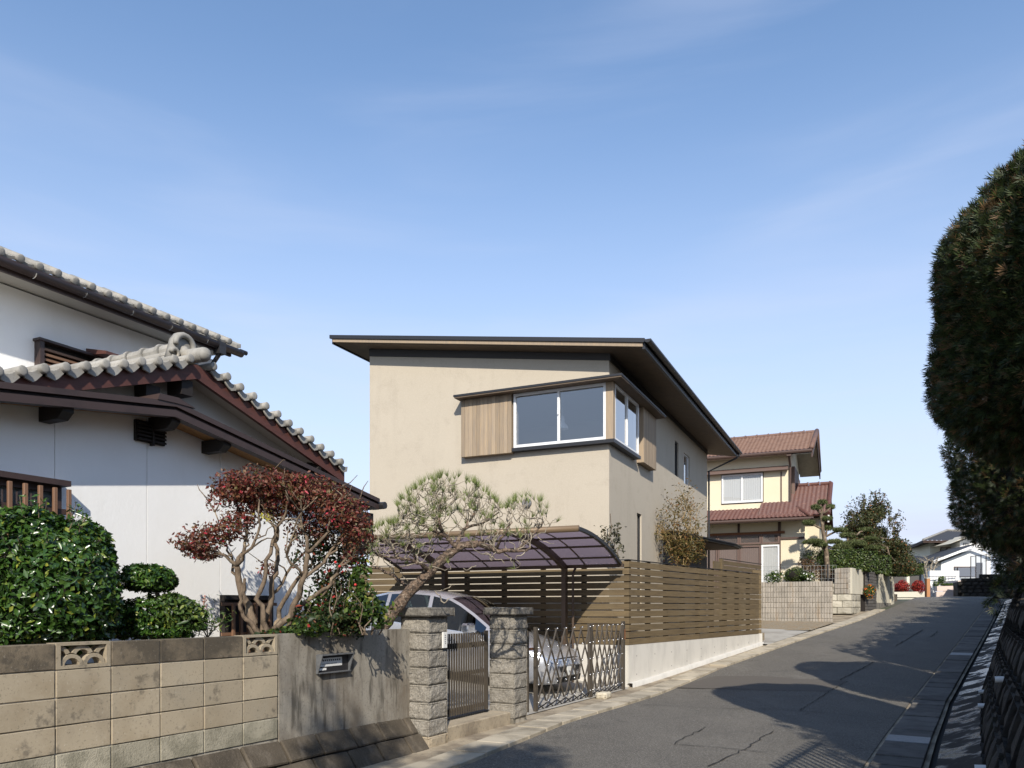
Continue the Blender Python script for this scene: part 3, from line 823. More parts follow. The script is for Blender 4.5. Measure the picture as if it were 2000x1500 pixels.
props(b.build('characters', M['ink'], np_), kind='stuff')

# step and slatted gate between the pillars
stp = thing('step', W1.P(5.6, 0, 0), 'low concrete step in front of the slatted gate', 'step')
b = MB(); b.cbox(W1.P(5.642, -.2, .05), W1.d, W1.n, UP, .81, .42, .115, .012); b.build('tread', M['strip'], stp)
for q in range(3):
    b = MB(); b.cbox(W1.P(5.1+q*.52, -.32, .172), W1.d, W1.n, UP, .25, .24, .012, .005); b.build('flagstone', M['cover'], stp)
sg = thing('slatted_gate', W1.P(5.55, -.02, .2), 'narrow bronze slatted gate between the two stone pillars', 'gate')
g0, g1, gzb, gzt = 4.99, 6.22, .215, 1.27
for uu in (4.87,):
    b = MB(); b.box(W1.P(uu, -.05, .1), W1.d*.08, W1.n*.06, UP*1.17); b.build('gate_post', M['dark_metal'], sg)
for uu in (g0, g1-.05):
    b = MB(); b.box(W1.P(uu, -.04, gzb), W1.d*.05, W1.n*.04, UP*(gzt-gzb+.015)); b.build('stile', M['bronze'], sg)
for zz, hh in ((gzt-.2, .07), (gzb+.05, .05), (.72, .05)):
    b = MB(); b.box(W1.P(g0+.05, -.05, zz), W1.d*(g1-g0-.1), W1.n*.02, UP*hh); b.build('rail', M['bronze'], sg)
n = 20
for q in range(n):
    uu = g0+.06+(g1-g0-.14)*q/(n-1)
    b = MB(); b.box(W1.P(uu, -.028, gzb+.01), W1.d*.02, W1.n*.018, UP*(gzt-gzb-.015)); b.build('pale', M['bronze'], sg)
b = MB(); b.box(W1.P(g0+.06, -.008, .82), W1.d*.12, W1.n*.012, UP*.12); lk = b.build('lock_plate', M['bronze'], sg)
b = MB(); b.ball(W1.P(g0+.12, .03, .9), .026); b.build('knob', M['dark_metal'], lk, smooth=True)

# ------------------------------------------------------------------ folding lattice gate
fg = thing('folding_gate', W1.P(9.4, 0, 0), 'bronze folding lattice gate drawn across the car port entrance', 'gate')
def gpost(u, w=.055, v=0.0, zt=1.3):
    b = MB(); b.box(W1.P(u, v-.025, .0), W1.d*w, W1.n*.05, UP*zt); return b.build('gate_post', M['bronze'], fg)
gpost(7.45, .03, -.06, 1.24); gpost(7.60, .06); gpost(9.66, .05, .0, 1.31); gpost(9.73, .05, .0, 1.31); gpost(11.22, .09, .03, 1.33); gpost(11.38, .07, -.03, 1.31)
b = MB(); b.box(W1.P(7.48, -.05, .95), W1.d*.14, W1.n*.02, UP*.035); b.build('latch', M['rust'], fg)
b = MB(); b.box(W1.P(11.27, .057, .98), W1.d*.03, W1.n*.01, UP*.2); b.build('latch_plate', M['rust'], fg)
riv = MB()
def leafgate(ua, ub, n, z0, z1):
    p = (ub-ua)/n
    # crossing bars: every bar leans over two pitches
    for i in range(-1, n):
        for s_, vv in ((1, .012), (-1, -.012)):
            a0 = ua+p*(i+.0) if s_ > 0 else ua+p*(i+2)
            a1 = ua+p*(i+2) if s_ > 0 else ua+p*i
            za_, zb2 = z0, z1
            def clip(lo, hi, a0, a1, za_, zb2):
                if a0 < lo: za_ = za_+(zb2-za_)*(lo-a0)/(a1-a0); a0 = lo
                if a0 > hi: za_ = za_+(zb2-za_)*(hi-a0)/(a1-a0); a0 = hi
                if a1 < lo: zb2 = za_+(zb2-za_)*(lo-a0)/(a1-a0); a1 = lo
                if a1 > hi: zb2 = za_+(zb2-za_)*(hi-a0)/(a1-a0); a1 = hi
                return a0, a1, za_, zb2
            a0, a1, za_, zb2 = clip(ua, ub, a0, a1, za_, zb2)
            if abs(a1-a0) < .03: continue
            b = MB(); b.bar(W1.P(a0, vv, za_), W1.P(a1, vv, zb2), .012, .024, W1.n); b.build('lattice_bar', M['bronze'], fg)
    for i in range(n+1):
        for zz in (z0+.005, z0+(z1-z0)*.25, z0+(z1-z0)*.5, z0+(z1-z0)*.75, z1):
            half = 0 if zz in (z0+.005, z1) or abs(zz-(z0+z1)/2) < .01 else 0
            riv.ball(W1.P(min(ub, max(ua, ua+p*(i+half))), .028, zz), .0155, 6, 4)
leafgate(7.67, 9.66, 6, .14, 1.26)
leafgate(9.8, 11.22, 6, .14, 1.27)
props(riv.build('rivet', M['chrome'], fg, smooth=True), kind='stuff')
low = MB()
for (ua, ub, n) in ((7.67, 9.66, 6), (9.8, 11.22, 6)):
    p = (ub-ua)/n
    for i in range(n):
        low.bar(W1.P(ua+p*i, -.03, .02), W1.P(ua+p*(i+.9), .03, .12), .012, .018); low.bar(W1.P(ua+p*(i+.9), -.03, .02), W1.P(ua+p*i, .03, .12), .012, .018)
props(low.build('lower_brace', M['dark_metal'], fg), kind='stuff')
rk = MB(); c = W1.P(9.85, .2, .05); rk.rough(c, W1.d, W1.n, UP, .15, .1, .06, 8, .015, 8, .045)
props(rk.build('rock', M['rock'], None, smooth=True), 'pale flat rock at the foot of the folding gate post', 'rock')
# ------------------------------------------------------------------ white tiled house on the near lot
tl = thing('tiled_house', LH.P(2, -3, 1.0), 'white stucco house with grey tiled gable roof and dark brown verge boards', 'house')
vP, vG = .40, .16
# the low pent verge: peak and slopes measured on its own plane
pk = LH.u(345, vP); pz = LH.z(345, 784, vP)
r1 = LH.u(742, vP); rz = LH.z(742, 974, vP)
l1 = -5.5; sl_l = (LH.z(345, 784, vP)-LH.z(0, 745, vP))/(pk-LH.u(0, vP)); lz = pz-(pk-l1)*sl_l
def pent_z(u): return pz-(pk-u)*sl_l if u < pk else pz-(u-pk)*(pz-rz)/(r1-pk)
wall_end = LH.u(688, 0)
# wall in panels with open joints
cols = [-9.5, -6.6, -3.4, LH.u(107), LH.u(287), LH.u(430), LH.u(560), wall_end]
for a, c in zip(cols, cols[1:]):
    ua, ub = a+.004, c-.004
    pts = [LH.P(ua, 0, .8), LH.P(ub, 0, .8)]
    top = [ub]+([pk] if ua < pk < ub else [])+[ua]
    pts += [LH.P(u, 0, pent_z(u)-.1) for u in top]
    b = MB(); b.prism(pts, LH.n*-.12); b.build('wall_panel', M['white_wall'], tl)
b = MB(); b.prism([LH.P(-9.5, -.02, .8), LH.P(wall_end-.02, -.02, .8), LH.P(wall_end-.02, -.02, pent_z(wall_end)-.2), LH.P(pk, -.02, pz-.2), LH.P(-9.5, -.02, pent_z(-9.5)-.2)], LH.n*-6)
b.build('house_body', M['white_wall'], tl)
# pent roof: slab, verge boards in two steps, cedar soffit boards, brackets
for (ua, ub) in ((l1, pk), (pk, r1)):
    za, zc = pent_z(ua), pent_z(ub)
    b = MB(); b.prism([LH.P(ua, vP-.03, za-.015), LH.P(ub, vP-.03, zc-.015), LH.P(ub, vP-.03, zc-.1), LH.P(ua, vP-.03, za-.1)], LH.n*-1.0)
    b.build('pent_roof', M['dark_brown'], tl)
    b = MB(); b.prism([LH.P(ua, vP, za), LH.P(ub, vP, zc), LH.P(ub, vP, zc-.052), LH.P(ua, vP, za-.052)], LH.n*-.14)
    b.prism([LH.P(ua, vP-.03, za-.05), LH.P(ub, vP-.03, zc-.05), LH.P(ub, vP-.03, zc-.085), LH.P(ua, vP-.03, za-.085)], LH.n*-.1)
    b.prism([LH.P(ua, vP-.012, za-.083), LH.P(ub, vP-.012, zc-.083), LH.P(ub, vP-.012, zc-.15), LH.P(ua, vP-.012, za-.15)], LH.n*-.1)
    b.build('verge_board', M['dark_brown'], tl)
n_s = 3
for i in range(n_s):
    v0 = .02+i*.105
    for (ua, ub) in ((l1, pk), (pk, r1-.1)):
        za, zc = pent_z(ua)-.112, pent_z(ub)-.112
        b = MB(); b.prism([LH.P(ua, v0, za), LH.P(ub, v0, zc), LH.P(ub, v0+.104, zc), LH.P(ua, v0+.104, za)], (0, 0, .012)); b.build('soffit_board', M['cedar'], tl)
for c in (135, 345, 446, 588, 700):
    u = LH.u(c, .35); z = pent_z(u)-.115
    b = MB(); b.prism([LH.P(u-.05, .0, z), LH.P(u-.05, .34, z), LH.P(u-.05, .34, z-.07), LH.P(u-.05, .26, z-.13), LH.P(u-.05, 0, z-.13)], LH.d*.1)
    b.build('bracket', M['black_wood'], tl)
# saddle flashing on the pent's peak, gutter end at its low corner
b = MB(); b.prism([LH.P(pk-.22, vP+.01, pz-.03), LH.P(pk-.2, vP+.01, pz+.03), LH.P(pk+.02, vP+.01, pz+.04), LH.P(pk+.22, vP+.01, pz-.02), LH.P(pk, vP+.01, pz-.02)], LH.n*-.5); b.build('ridge_flashing', M['dark_brown'], tl)
b = MB(); b.tube([LH.P(r1+.04, vP+.06, rz-.09), LH.P(r1+.04, -6, rz-.12)], .05, 8); b.build('gutter', M['dark_metal'], tl)
b = MB(); b.box(LH.P(wall_end-.2, .0, rz-.75), LH.d*.28, LH.n*.3, UP*.55); b.build('corner_box', M['black_wood'], tl)

# tiled gable above
gp = LH.u(385, vG); gzp = LH.z(385, 712, vG)
gr = LH.u(668, vG); gzr = LH.z(668, 917, vG)
sl_r = (gzp-gzr)/(gr-gp); sl2 = (gzp-LH.z(0, 742, vG))/(gp-LH.u(0, vG))
gl = -4.5; gzl = gzp-(gp-gl)*sl2
for (ua, za, ub, zc) in ((gl, gzl, gp, gzp), (gp, gzp, gr+.05, gzr-.02)):
    b = MB()      # bargeboard
    b.prism([LH.P(ua, vG, za), LH.P(ub, vG, zc), LH.P(ub, vG, zc-.15), LH.P(ua, vG, za-.15)], LH.n*-.045)
    b.build('bargeboard', M['red_brown'], tl)
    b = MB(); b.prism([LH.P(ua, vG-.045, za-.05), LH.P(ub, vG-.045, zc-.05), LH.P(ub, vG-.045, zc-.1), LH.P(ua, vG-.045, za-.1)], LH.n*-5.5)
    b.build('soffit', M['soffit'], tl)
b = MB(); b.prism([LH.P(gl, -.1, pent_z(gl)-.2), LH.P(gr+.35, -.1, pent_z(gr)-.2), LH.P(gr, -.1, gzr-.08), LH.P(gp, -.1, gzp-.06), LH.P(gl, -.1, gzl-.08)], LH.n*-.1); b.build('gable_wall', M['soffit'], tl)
b = MB(); b.box(LH.P(gp-.16, -.1, gzp-.34), LH.d*.14, LH.n*.22, UP*.16); b.box(LH.P(gp-.55, -.1, gzp-.45), LH.d*.16, LH.n*.18, UP*.12); b.build('purlin_end', M['black_wood'], tl)
for dq in (0, .13):
    b = MB(); b.tube([LH.P(gr-.42+dq, -.05, gzr-.0), LH.P(gr-.42+dq, .14, gzr-.06)], [.05, .035], 8); b.build('rafter_end', M['black_wood'], tl)

# tiles: one verge tile (roll, tongue and back) shared by all; x along the slope, y outwards, z up from the board
def tile_mesh(pitch, depth, tongue, rr):
    b = MB()
    b.tube([(0, -depth, rr*.6), (0, .055, rr*.6)], [rr, rr], 12)
    b.ball((0, .055, rr*.6), (rr*1.06, rr*.22, rr*1.06), 14, 6)
    # pan sags between the rolls
    n = 6; top = []
    for i in range(n+1):
        x = rr*.6+(pitch-rr*1.2)*i/n; s_ = math.sin(math.pi*i/n)
        top.append((x, rr*.9-.028*s_))
    for (x0, z0), (x1, z1) in zip(top, top[1:]):
        b.prism([(x0, -depth, z0), (x1, -depth, z1), (x1, -depth, z1-.022), (x0, -depth, z0-.022)], (0, depth+.005, 0))
    xs_ = [rr*.5, pitch*.35, pitch*.55, pitch-rr*.7, pitch-rr*.7, pitch*.62, rr*.5]
    prof = [Vector((rr*.4, 0, top[0][1]-.005))]+[Vector((x, 0, z-.004)) for x, z in top]
    low = [Vector((pitch-rr*.5, 0, -tongue*.45)), Vector((pitch*.6, 0, -tongue)), Vector((pitch*.42, 0, -tongue*.85)), Vector((rr*.4, 0, -tongue*.35))]
    b.prism([p+Vector((0, -.012, 0)) for p in prof+low], (0, .026, 0))
    me = bpy.data.meshes.new('verge_tile'); me.from_pydata(b.v, [], b.f); me.materials.append(M['tile'])
    for p in me.polygons: p.use_smooth = len(p.vertices) == 4
    return me
tm = tile_mesh(.197, .32, .075, .041)
for (ua, za, ub, zc, sgn) in ((gp-.02, gzp, gl, gzl, -1), (gp+.02, gzp, gr+.06, gzr-.02, 1)):
    d = LH.P(ub, vG, zc)-LH.P(ua, vG, za); Ls = d.length; ax = d/Ls; az = (UP-ax*ax.z).normalized()
    n = int(Ls/.2)
    for i in range(n):
        c = LH.P(ua, vG+.03, za)+ax*(.12+i*.2)+az*(.028+.005*math.sin(i*2.7))
        rl = Matrix.Rotation(.03*math.sin(i*4.1+sgn), 3, LH.n)
        place('verge_tile', tm, tl, c, rl @ ax, LH.n, rl @ az)
    # field of tiles behind the verge, courses stepping down the slope
    V = []; Fc = []; W_ = 26; rows = max(2, n)
    for r_ in range(rows+1):
        for q in (0, 1):
            for j in range(W_*4+1):
                y = -.25-j*.22/4; ph = j % 4
                zz = (.05 if ph == 0 else (.02 if ph in (1, 3) else .0)) + (.025 if q == 0 else 0)
                p = LH.P(ua, vG, za)+ax*(r_*.2)+LH.n*y+az*(zz+.02)
                V.append(tuple(p))
    nn = W_*4+1
    Fc = [(r_*nn+j, r_*nn+j+1, (r_+1)*nn+j+1, (r_+1)*nn+j) for r_ in range(2*rows+1) for j in range(nn-1)]
    props(mesh_np('roof_tiles', V, Fc, M['tile'], tl), kind='stuff')
# ridge: stacked courses, cap rolls, end ornament
rd = -LH.n
for i in range(15):
    c = LH.P(gp, vG-.26-i*.26, gzp+.21)
    b = MB(); b.tube([c, c+rd*.25], [.07, .066], 12); b.tube([c+rd*.0, c+rd*.045], .085, 12); b.build('ridge_tile', M['tile'], tl, smooth=False)
for k_, (hh, ww) in enumerate(((.03, .16), (.085, .135), (.135, .11))):
    for i in range(8):
        b = MB(); c = LH.P(gp, vG-.24-i*.5, gzp+hh)
        b.cbox(c+rd*.25, rd, LH.d, UP, .247, ww, .021, .008); b.build('ridge_course', M['tile'], tl)
b = MB(); c = LH.P(gp, vG-.2, gzp+.13)
b.prism([c+LH.d*x+UP*z for x, z in ((-.2, -.1), (-.16, .03), (-.13, .14), (-.07, .22), (0, .245), (.07, .22), (.13, .14), (.16, .03), (.2, -.1), (.1, -.05), (0, -.08), (-.1, -.05))], rd*.07)
b.tube([c-rd*.015+UP*.0+LH.d*(.115*math.cos(t))+UP*(.09+.115*math.sin(t)) for t in [math.pi*q/10-.25 for q in range(12)]], .03, 8)
for sg_ in (-1, 1):
    b.tube([c-rd*.02+LH.d*sg_*(.13+.045*math.cos(t))+UP*(-.02+.045*math.sin(t)) for t in [q*.62 for q in range(10)]], [.028-.0018*q for q in range(10)], 7)
b.ball(c-rd*.01+UP*.02, (.06, .06, .075), 9, 6)
b.build('ridge_ornament', M['tile'], tl, smooth=True)
b = MB(); b.tube([LH.P(gp+.02, vG+.08, gzp+.1), LH.P(gp+.02, vG-.3, gzp+.12)], .075, 14); b.ball(LH.P(gp+.02, vG+.08, gzp+.1), (.075, .075, .075), 12, 6); b.build('verge_roll', M['tile'], tl, smooth=True)

# upper storey
vE, vU = -2.16, -2.62
e1 = LH.u(460, vE); ez = LH.z(230, 598, vE)
ue_w = LH.u(418, vU)
b = MB(); b.prism([LH.P(-7, vU, 2.2), LH.P(ue_w, vU, 2.2), LH.P(ue_w, vU, ez-.06), LH.P(-7, vU, ez-.06)], LH.n*-5); b.build('upper_wall', M['white_wall'], tl)
b = MB(); b.prism([LH.P(-7, vE+.0, ez-.07), LH.P(e1-.12, vE, ez-.07), LH.P(e1-.12, vU-.3, ez-.02), LH.P(-7, vU-.3, ez-.02)], UP*.03); b.build('soffit', M['soffit'], tl)
b = MB(); b.box(LH.P(-7, vE-.02, ez-.11), LH.d*(e1+6.9), LH.n*.04, UP*.12); b.build('fascia', M['dark_brown'], tl)
b = MB(); b.tube([LH.P(-7, vE+.075, ez-.0), LH.P(e1+.05, vE+.075, ez-.035)], .056, 10); b.build('gutter', M['dark_brown'], tl, smooth=True)
b = MB(); b.tube([LH.P(e1+.02, vE+.075, ez-.0), LH.P(e1+.14, vE+.075, ez-.0)], .035, 8); b.build('gutter_end', M['dark_metal'], tl)
for c in (66, 165, 256, 332, 402):
    u = LH.u(c, vE+.08); b = MB()
    b.tube([LH.P(u, vE+.075+.063*math.cos(t), ez-.018+.063*math.sin(t)) for t in [math.pi*(.7+q*.15) for q in range(9)]], .007, 5); b.build('gutter_bracket', M['chrome'], tl)
b = MB(); b.box(LH.P(e1-.42, vE+.0, ez-.16), LH.d*.12, LH.n*.13, UP*.17); b.tube([LH.P(e1-.36, vE+.06, ez-.15), LH.P(e1-.36, vE-.1, ez-.3), LH.P(e1-.36, vU+.1, ez-.5)], .032, 8); b.build('downpipe', M['dark_metal'], tl)
tm2 = tile_mesh(.212, .4, .028, .045)
u = e1-.22; i = 0
axr = LH.d
su = Vector((LH.n.x, LH.n.y, -.45)).normalized()
while u > -4.5:
    c = LH.P(u, vE+.055, ez+.062+.006*math.sin(i*3.3))
    place('eave_tile', tm2, tl, c, -axr, su, axr.cross(su)*-1 if axr.cross(su).z < 0 else axr.cross(su)); u -= .215; i += 1
V = []
for q in range(2):
    for uu in (-7, e1): V.append(tuple(LH.P(uu, vE-.1-q*3, ez+.05+q*1.3)))
props(mesh_np('roof_tiles', V, [(0, 1, 3, 2)], M['tile'], tl), kind='stuff')
b = MB(); b.prism([LH.P(e1-.02, vE+.05, ez+.03), LH.P(e1+.06, vE+.05, ez+.06), LH.P(e1+.06, vE-3, ez+1.4), LH.P(e1-.02, vE-3, ez+1.3)], UP*.06); b.build('verge_tiles', M['tile'], tl)
# louvre and small hood on the upper wall
lu0, lu1 = LH.u(67, vU), LH.u(186, vU); lzt, lzb = LH.z(70, 668, vU), LH.z(70, 712, vU)-.35
b = MB()
for a, w in ((lu0, .05), (lu1-.05, .05)): b.box(LH.P(a, vU, lzb), LH.d*w, LH.n*.12, UP*(lzt-lzb))
b.box(LH.P(lu0-.02, vU, lzt), LH.d*(lu1-lu0+.04), LH.n*.14, UP*.03)
lv = b.build('louvre', M['dark_brown'], tl)
zz = lzt-.06
while zz > lzb:
    b = MB(); b.prism([LH.P(lu0+.05, vU+.03, zz), LH.P(lu0+.05, vU+.1, zz-.01), LH.P(lu0+.05, vU+.1, zz-.04), LH.P(lu0+.05, vU+.03, zz-.03)], LH.d*(lu1-lu0-.1)); b.build('louvre_slat', M['lattice'], lv); zz -= .062
b = MB(); b.box(LH.P(lu0+.05, vU+.005, lzb), LH.d*(lu1-lu0-.1), LH.n*.02, UP*(lzt-lzb)); b.build('louvre_back', M['black_wood'], lv)
hu0, hu1 = LH.u(168, vU), LH.u(235, vU); hz_ = LH.z(170, 690, vU)
b = MB(); b.prism([LH.P(hu0, vU, hz_-.02), LH.P(hu0, vU+.4, hz_-.07), LH.P(hu0, vU+.4, hz_-.03), LH.P(hu0, vU, hz_+.06)], LH.d*(hu1-hu0)); b.build('window_hood', M['red_brown'], tl)

# vent, window with grille, small barred window on the white wall
vu0, vu1 = LH.u(261), LH.u(318); vz0, vz1 = LH.z(290, 866), LH.z(290, 826)
b = MB(); b.box(LH.P(vu0, 0, vz0), LH.d*(vu1-vu0), LH.n*.035, UP*(vz1-vz0)); vt = b.build('wall_vent', M['black_wood'], tl)
for q in range(5):
    b = MB(); z = vz0+.012+q*(vz1-vz0-.02)/5; b.prism([LH.P(vu0+.01, .035, z), LH.P(vu0+.01, .07, z-.005), LH.P(vu0+.01, .07, z+.012), LH.P(vu0+.01, .035, z+.03)], LH.d*(vu1-vu0-.02)); b.build('vent_slat', M['black_wood'], vt)
b = MB(); b.box(LH.P((vu0+vu1)/2-.012, .03, vz0-.03), LH.d*.024, LH.n*.05, UP*(vz1-vz0+.03)); b.build('vent_bar', M['black_wood'], vt)

def window(parent, O, U, Nn, w, h, panes, fm, gm, fw=.05, inset=.03, curtain=None, name='window', sill=True, name_c='curtain'):
    """O lower left corner on the wall face, U along, Nn outwards"""
    b = MB(); dd = .06
    b.box(O, U*fw, Nn*dd, UP*h); b.box(O+U*(w-fw), U*fw, Nn*dd, UP*h)
    b.box(O+U*fw, U*(w-2*fw), Nn*dd, UP*fw*1.2); b.box(O+U*fw+UP*(h-fw), U*(w-2*fw), Nn*dd, UP*fw)
    pw = (w-2*fw)/panes
    for i in range(1, panes): b.box(O+U*(fw+pw*i-fw*.45)+UP*fw*1.2+Nn*.004, U*fw*.9, Nn*(dd-.002), UP*(h-2.2*fw))
    f = b.build(name, fm, parent)
    for i in range(panes):
        b = MB(); b.quad(*(O+U*(fw+pw*i)+Nn*(dd-inset)+UP*fw, O+U*(fw+pw*(i+1))+Nn*(dd-inset)+UP*fw, O+U*(fw+pw*(i+1))+Nn*(dd-inset)+UP*(h-fw), O+U*(fw+pw*i)+Nn*(dd-inset)+UP*(h-fw)))
        b.build('pane', gm, f)
        if curtain:
            V = []; n = 28
            for q in range(n+1):
                p = O+U*(fw+pw*i+pw*q/n)+Nn*(.008+.007*math.sin(q*1.9+i)); V += [tuple(p+UP*fw), tuple(p+UP*(h-fw))]
            mesh_np(name_c, V, [(2*q, 2*q+2, 2*q+3, 2*q+1) for q in range(n)], curtain, f, smooth=True)
    return f
wu0, wu1 = -1.4, LH.u(111); wz1, wz0 = LH.z(60, 945), 1.55
b = MB(); b.box(LH.P(wu0, -.05, wz0), LH.d*(wu1-wu0), LH.n*.055, UP*(wz1-wz0)); b.build('window_back', M['black_wood'], tl)
window(tl, LH.P(wu0, .01, wz0), LH.d, LH.n, wu1-wu0, wz1-wz0, 2, M['dark_brown'], M['glass'], .055, curtain=M['curtain'])
b = MB(); b.box(LH.P(wu0-.05, .0, wz1), LH.d*(wu1-wu0+.08), LH.n*.16, UP*.05); b.build('window_head', M['dark_brown'], tl)
gu1 = LH.u(138, .3)
b = MB()
for zz in (wz1-.27, wz0+.1): b.box(LH.P(-1.5, .26, zz), LH.d*(gu1+1.5), LH.n*.025, UP*.045)
b.bar(LH.P(gu1-.03, 0, wz1-.25), LH.P(gu1-.03, .28, wz1-.25), .025, .04)
gr_ = b.build('window_grille', M['dark_brown'], tl)
u = gu1
while u > -1.5:
    b = MB(); b.cbox(LH.P(u-.015, .3, (wz0+wz1)/2-.05), LH.d, LH.n, UP, .017, .015, (wz1-wz0)/2, .004); b.build('grille_bar', M['lattice'], gr_); u -= .125
bu0, bu1 = LH.u(429), LH.u(524); bz1, bz0 = LH.z(430, 1162), LH.z(430, 1245)
b = MB()
b.box(LH.P(bu0, .0, bz1-.05), LH.d*(bu1-bu0), LH.n*.1, UP*.05); b.box(LH.P(bu0, .0, bz0-.3), LH.d*.05, LH.n*.08, UP*(bz1-bz0+.25)); b.box(LH.P(bu1-.05, .0, bz0-.3), LH.d*.05, LH.n*.08, UP*(bz1-bz0+.25))
bwn = b.build('barred_window', M['black_wood'], tl)
b = MB(); b.quad(LH.P(bu0+.05, .012, bz0-.3), LH.P(bu1-.05, .012, bz0-.3), LH.P(bu1-.05, .012, bz1-.05), LH.P(bu0+.05, .012, bz1-.05)); b.build('window_pane', M['black_trim'], bwn)
n = 6
for q in range(n):
    u = bu0+.09+(bu1-bu0-.18)*q/(n-1); b = MB(); b.box(LH.P(u-.016, .1, bz0-.2), LH.d*.032, LH.n*.03, UP*(bz1-bz0+.1)); b.build('window_bar', M['lattice'], bwn)
b = MB()
for zz in (bz0+.02, bz1-.12): b.box(LH.P(bu0-.06, .085, zz), LH.d*(bu1-bu0+.1), LH.n*.014, UP*.035)
b.build('bar_rail', M['lattice'], bwn)
# ------------------------------------------------------------------ the beige house
mh = thing('beige_house', HC+Vector((0, 0, .85)), 'beige stucco house with thin overhanging shed roof and corner bay window', 'house')
nF, nR = -HR, -HF           # outward normals of the facade and of the street side
def FA(a, b, z): return HC + HF*a + nF*b + Vector((0, 0, z))
def SA(t, c, z): return HC + HR*t + nR*c + Vector((0, 0, z))
fF = Frame((HC.x, HC.y), d=HF); fF.n = nF
fS = Frame((HC.x, HC.y), d=HR); fS.n = nR
LF, LS = 6.23, 11.3
SLP = .156
def rz_(a): return 7.11+SLP*(a+.9)          # roof's top surface
zW0 = rz_(0)-.172
def holewall(b, O, U, Nn, L, z0, zt0, zt1, holes, rev=.14):
    us = sorted({0, L, *[h[0] for h in holes], *[h[1] for h in holes]}); zs = sorted({z0, *[h[2] for h in holes], *[h[3] for h in holes]})
    top = lambda u: zt0+(zt1-zt0)*u/L
    for ua, ub in zip(us, us[1:]):
        for i, za in enumerate(zs):
            last = i == len(zs)-1
            zb0, zb1 = (top(ua), top(ub)) if last else (zs[i+1], zs[i+1])
            cu, cz = (ua+ub)/2, (za+(zb0 if last else zs[i+1]))/2
            if any(h[0] < cu < h[1] and h[2] < cz < h[3] for h in holes): continue
            b.quad(O+U*ua+UP*za, O+U*ub+UP*za, O+U*ub+UP*zb1, O+U*ua+UP*zb0)
    for h in holes:
        c = [O+U*h[0]+UP*h[2], O+U*h[1]+UP*h[2], O+U*h[1]+UP*h[3], O+U*h[0]+UP*h[3]]
        for i in range(4):
            p, q = c[i], c[(i+1) % 4]; b.quad(p, q, q-Nn*rev, p-Nn*rev)
bj = .13                      # bay projection
sh_l, sh_r = fF.u(902, bj), fF.u(1000, bj)
wn_l, wn_r = fF.u(1003, bj), fF.u(1183, bj)
zS, zWb, zH = 5.13, 5.215, 6.43
ts0, ts1 = .02, fS.u(1248, bj)
tt0, tt1 = fS.u(1254, bj), fS.u(1279, bj)
slit1 = (fS.u(1318), fS.u(1325), zrow(937, fS.P(7.2, 0, 0).y), zrow(871, fS.P(7.2, 0, 0).y))
sm = (fS.u(1336), fS.u(1347), zrow(947, fS.P(7.9, 0, 0).y), zrow(888, fS.P(7.9, 0, 0).y))
slit2 = (fS.u(1244), fS.u(1253), 1.5, zrow(1003, fS.P(2.4, 0, 0).y))
b = MB()
holewall(b, HC+Vector((0, 0, 0)), HF, nF, LF, .6, zW0, rz_(LF)-.172, [(.12, wn_l, zWb, zH)])
holewall(b, HC+Vector((0, 0, 0)), HR, nR, LS, .6, zW0, zW0, [(.12, ts1, zWb, zH), slit1, sm, slit2])
A_, B_ = FA(LF, 0, 0), SA(LS, 0, 0); D_ = A_+HR*LS
b.quad(A_+UP*.6, D_+UP*.6, D_+UP*(rz_(LF)-.172), A_+UP*(rz_(LF)-.172)); b.quad(B_+UP*.6, D_+UP*.6, D_+UP*(rz_(LF)-.172), B_+UP*zW0)
b.build('wall', M['beige'], mh)
# roof
def RP(a, t, z): return HC + HF*a + HR*t + Vector((0, 0, z))
a0, a1, t0, t1 = -.9, LF+.77, -.5, LS+.88
b = MB(); b.prism([RP(a0, t0, rz_(a0)-.045), RP(a1, t0, rz_(a1)-.045), RP(a1, t1, rz_(a1)-.045), RP(a0, t1, rz_(a0)-.045)], UP*.045); b.build('roof', M['black_trim'], mh)
b = MB(); b.prism([RP(a0+.05, t0+.05, rz_(a0+.05)-.17), RP(a1-.05, t0+.05, rz_(a1-.05)-.17), RP(a1-.05, t1-.05, rz_(a1-.05)-.17), RP(a0+.05, t1-.05, rz_(a0+.05)-.17)], UP*.12); b.build('soffit', M['soffit_wood'], mh)
b = MB(); b.prism([RP(a0-.02, t0-.03, rz_(a0-.02)-.075), RP(a1+.06, t0-.03, rz_(a1+.06)-.075), RP(a1+.06, t0-.03, rz_(a1+.06)+.012), RP(a0-.02, t0-.03, rz_(a0-.02)+.012)], HR*.06); b.build('verge_trim', M['black_trim'], mh)
b = MB(); b.prism([RP(a0+.03, t0+.0, rz_(a0+.03)-.155), RP(a1-.01, t0+.0, rz_(a1)-.155), RP(a1-.01, t0, rz_(a1)-.078), RP(a0+.03, t0, rz_(a0+.03)-.078)], HR*.048); b.build('fascia_board', M['wood_grey'], mh)
b = MB(); b.prism([RP(a1+.0, t0+.05, rz_(a1)-.185), RP(a1+.0, t1, rz_(a1)-.185), RP(a1+.0, t1, rz_(a1)+.01), RP(a1+.0, t0+.05, rz_(a1)+.01)], HF*.04); b.build('ridge_trim', M['black_trim'], mh)
b = MB(); b.prism([RP(a0-.02, t0+.02, rz_(a0)-.2), RP(a0+.04, t0+.02, rz_(a0)-.2), RP(a0+.04, t0+.02, rz_(a0)-.03), RP(a0-.02, t0+.02, rz_(a0)-.03)], HR*(t1-t0)); b.build('eave_fascia', M['black_trim'], mh)
gpr = [(.07*math.cos(t), .07*math.sin(t)) for t in [math.pi+math.pi*q/8 for q in range(9)]]
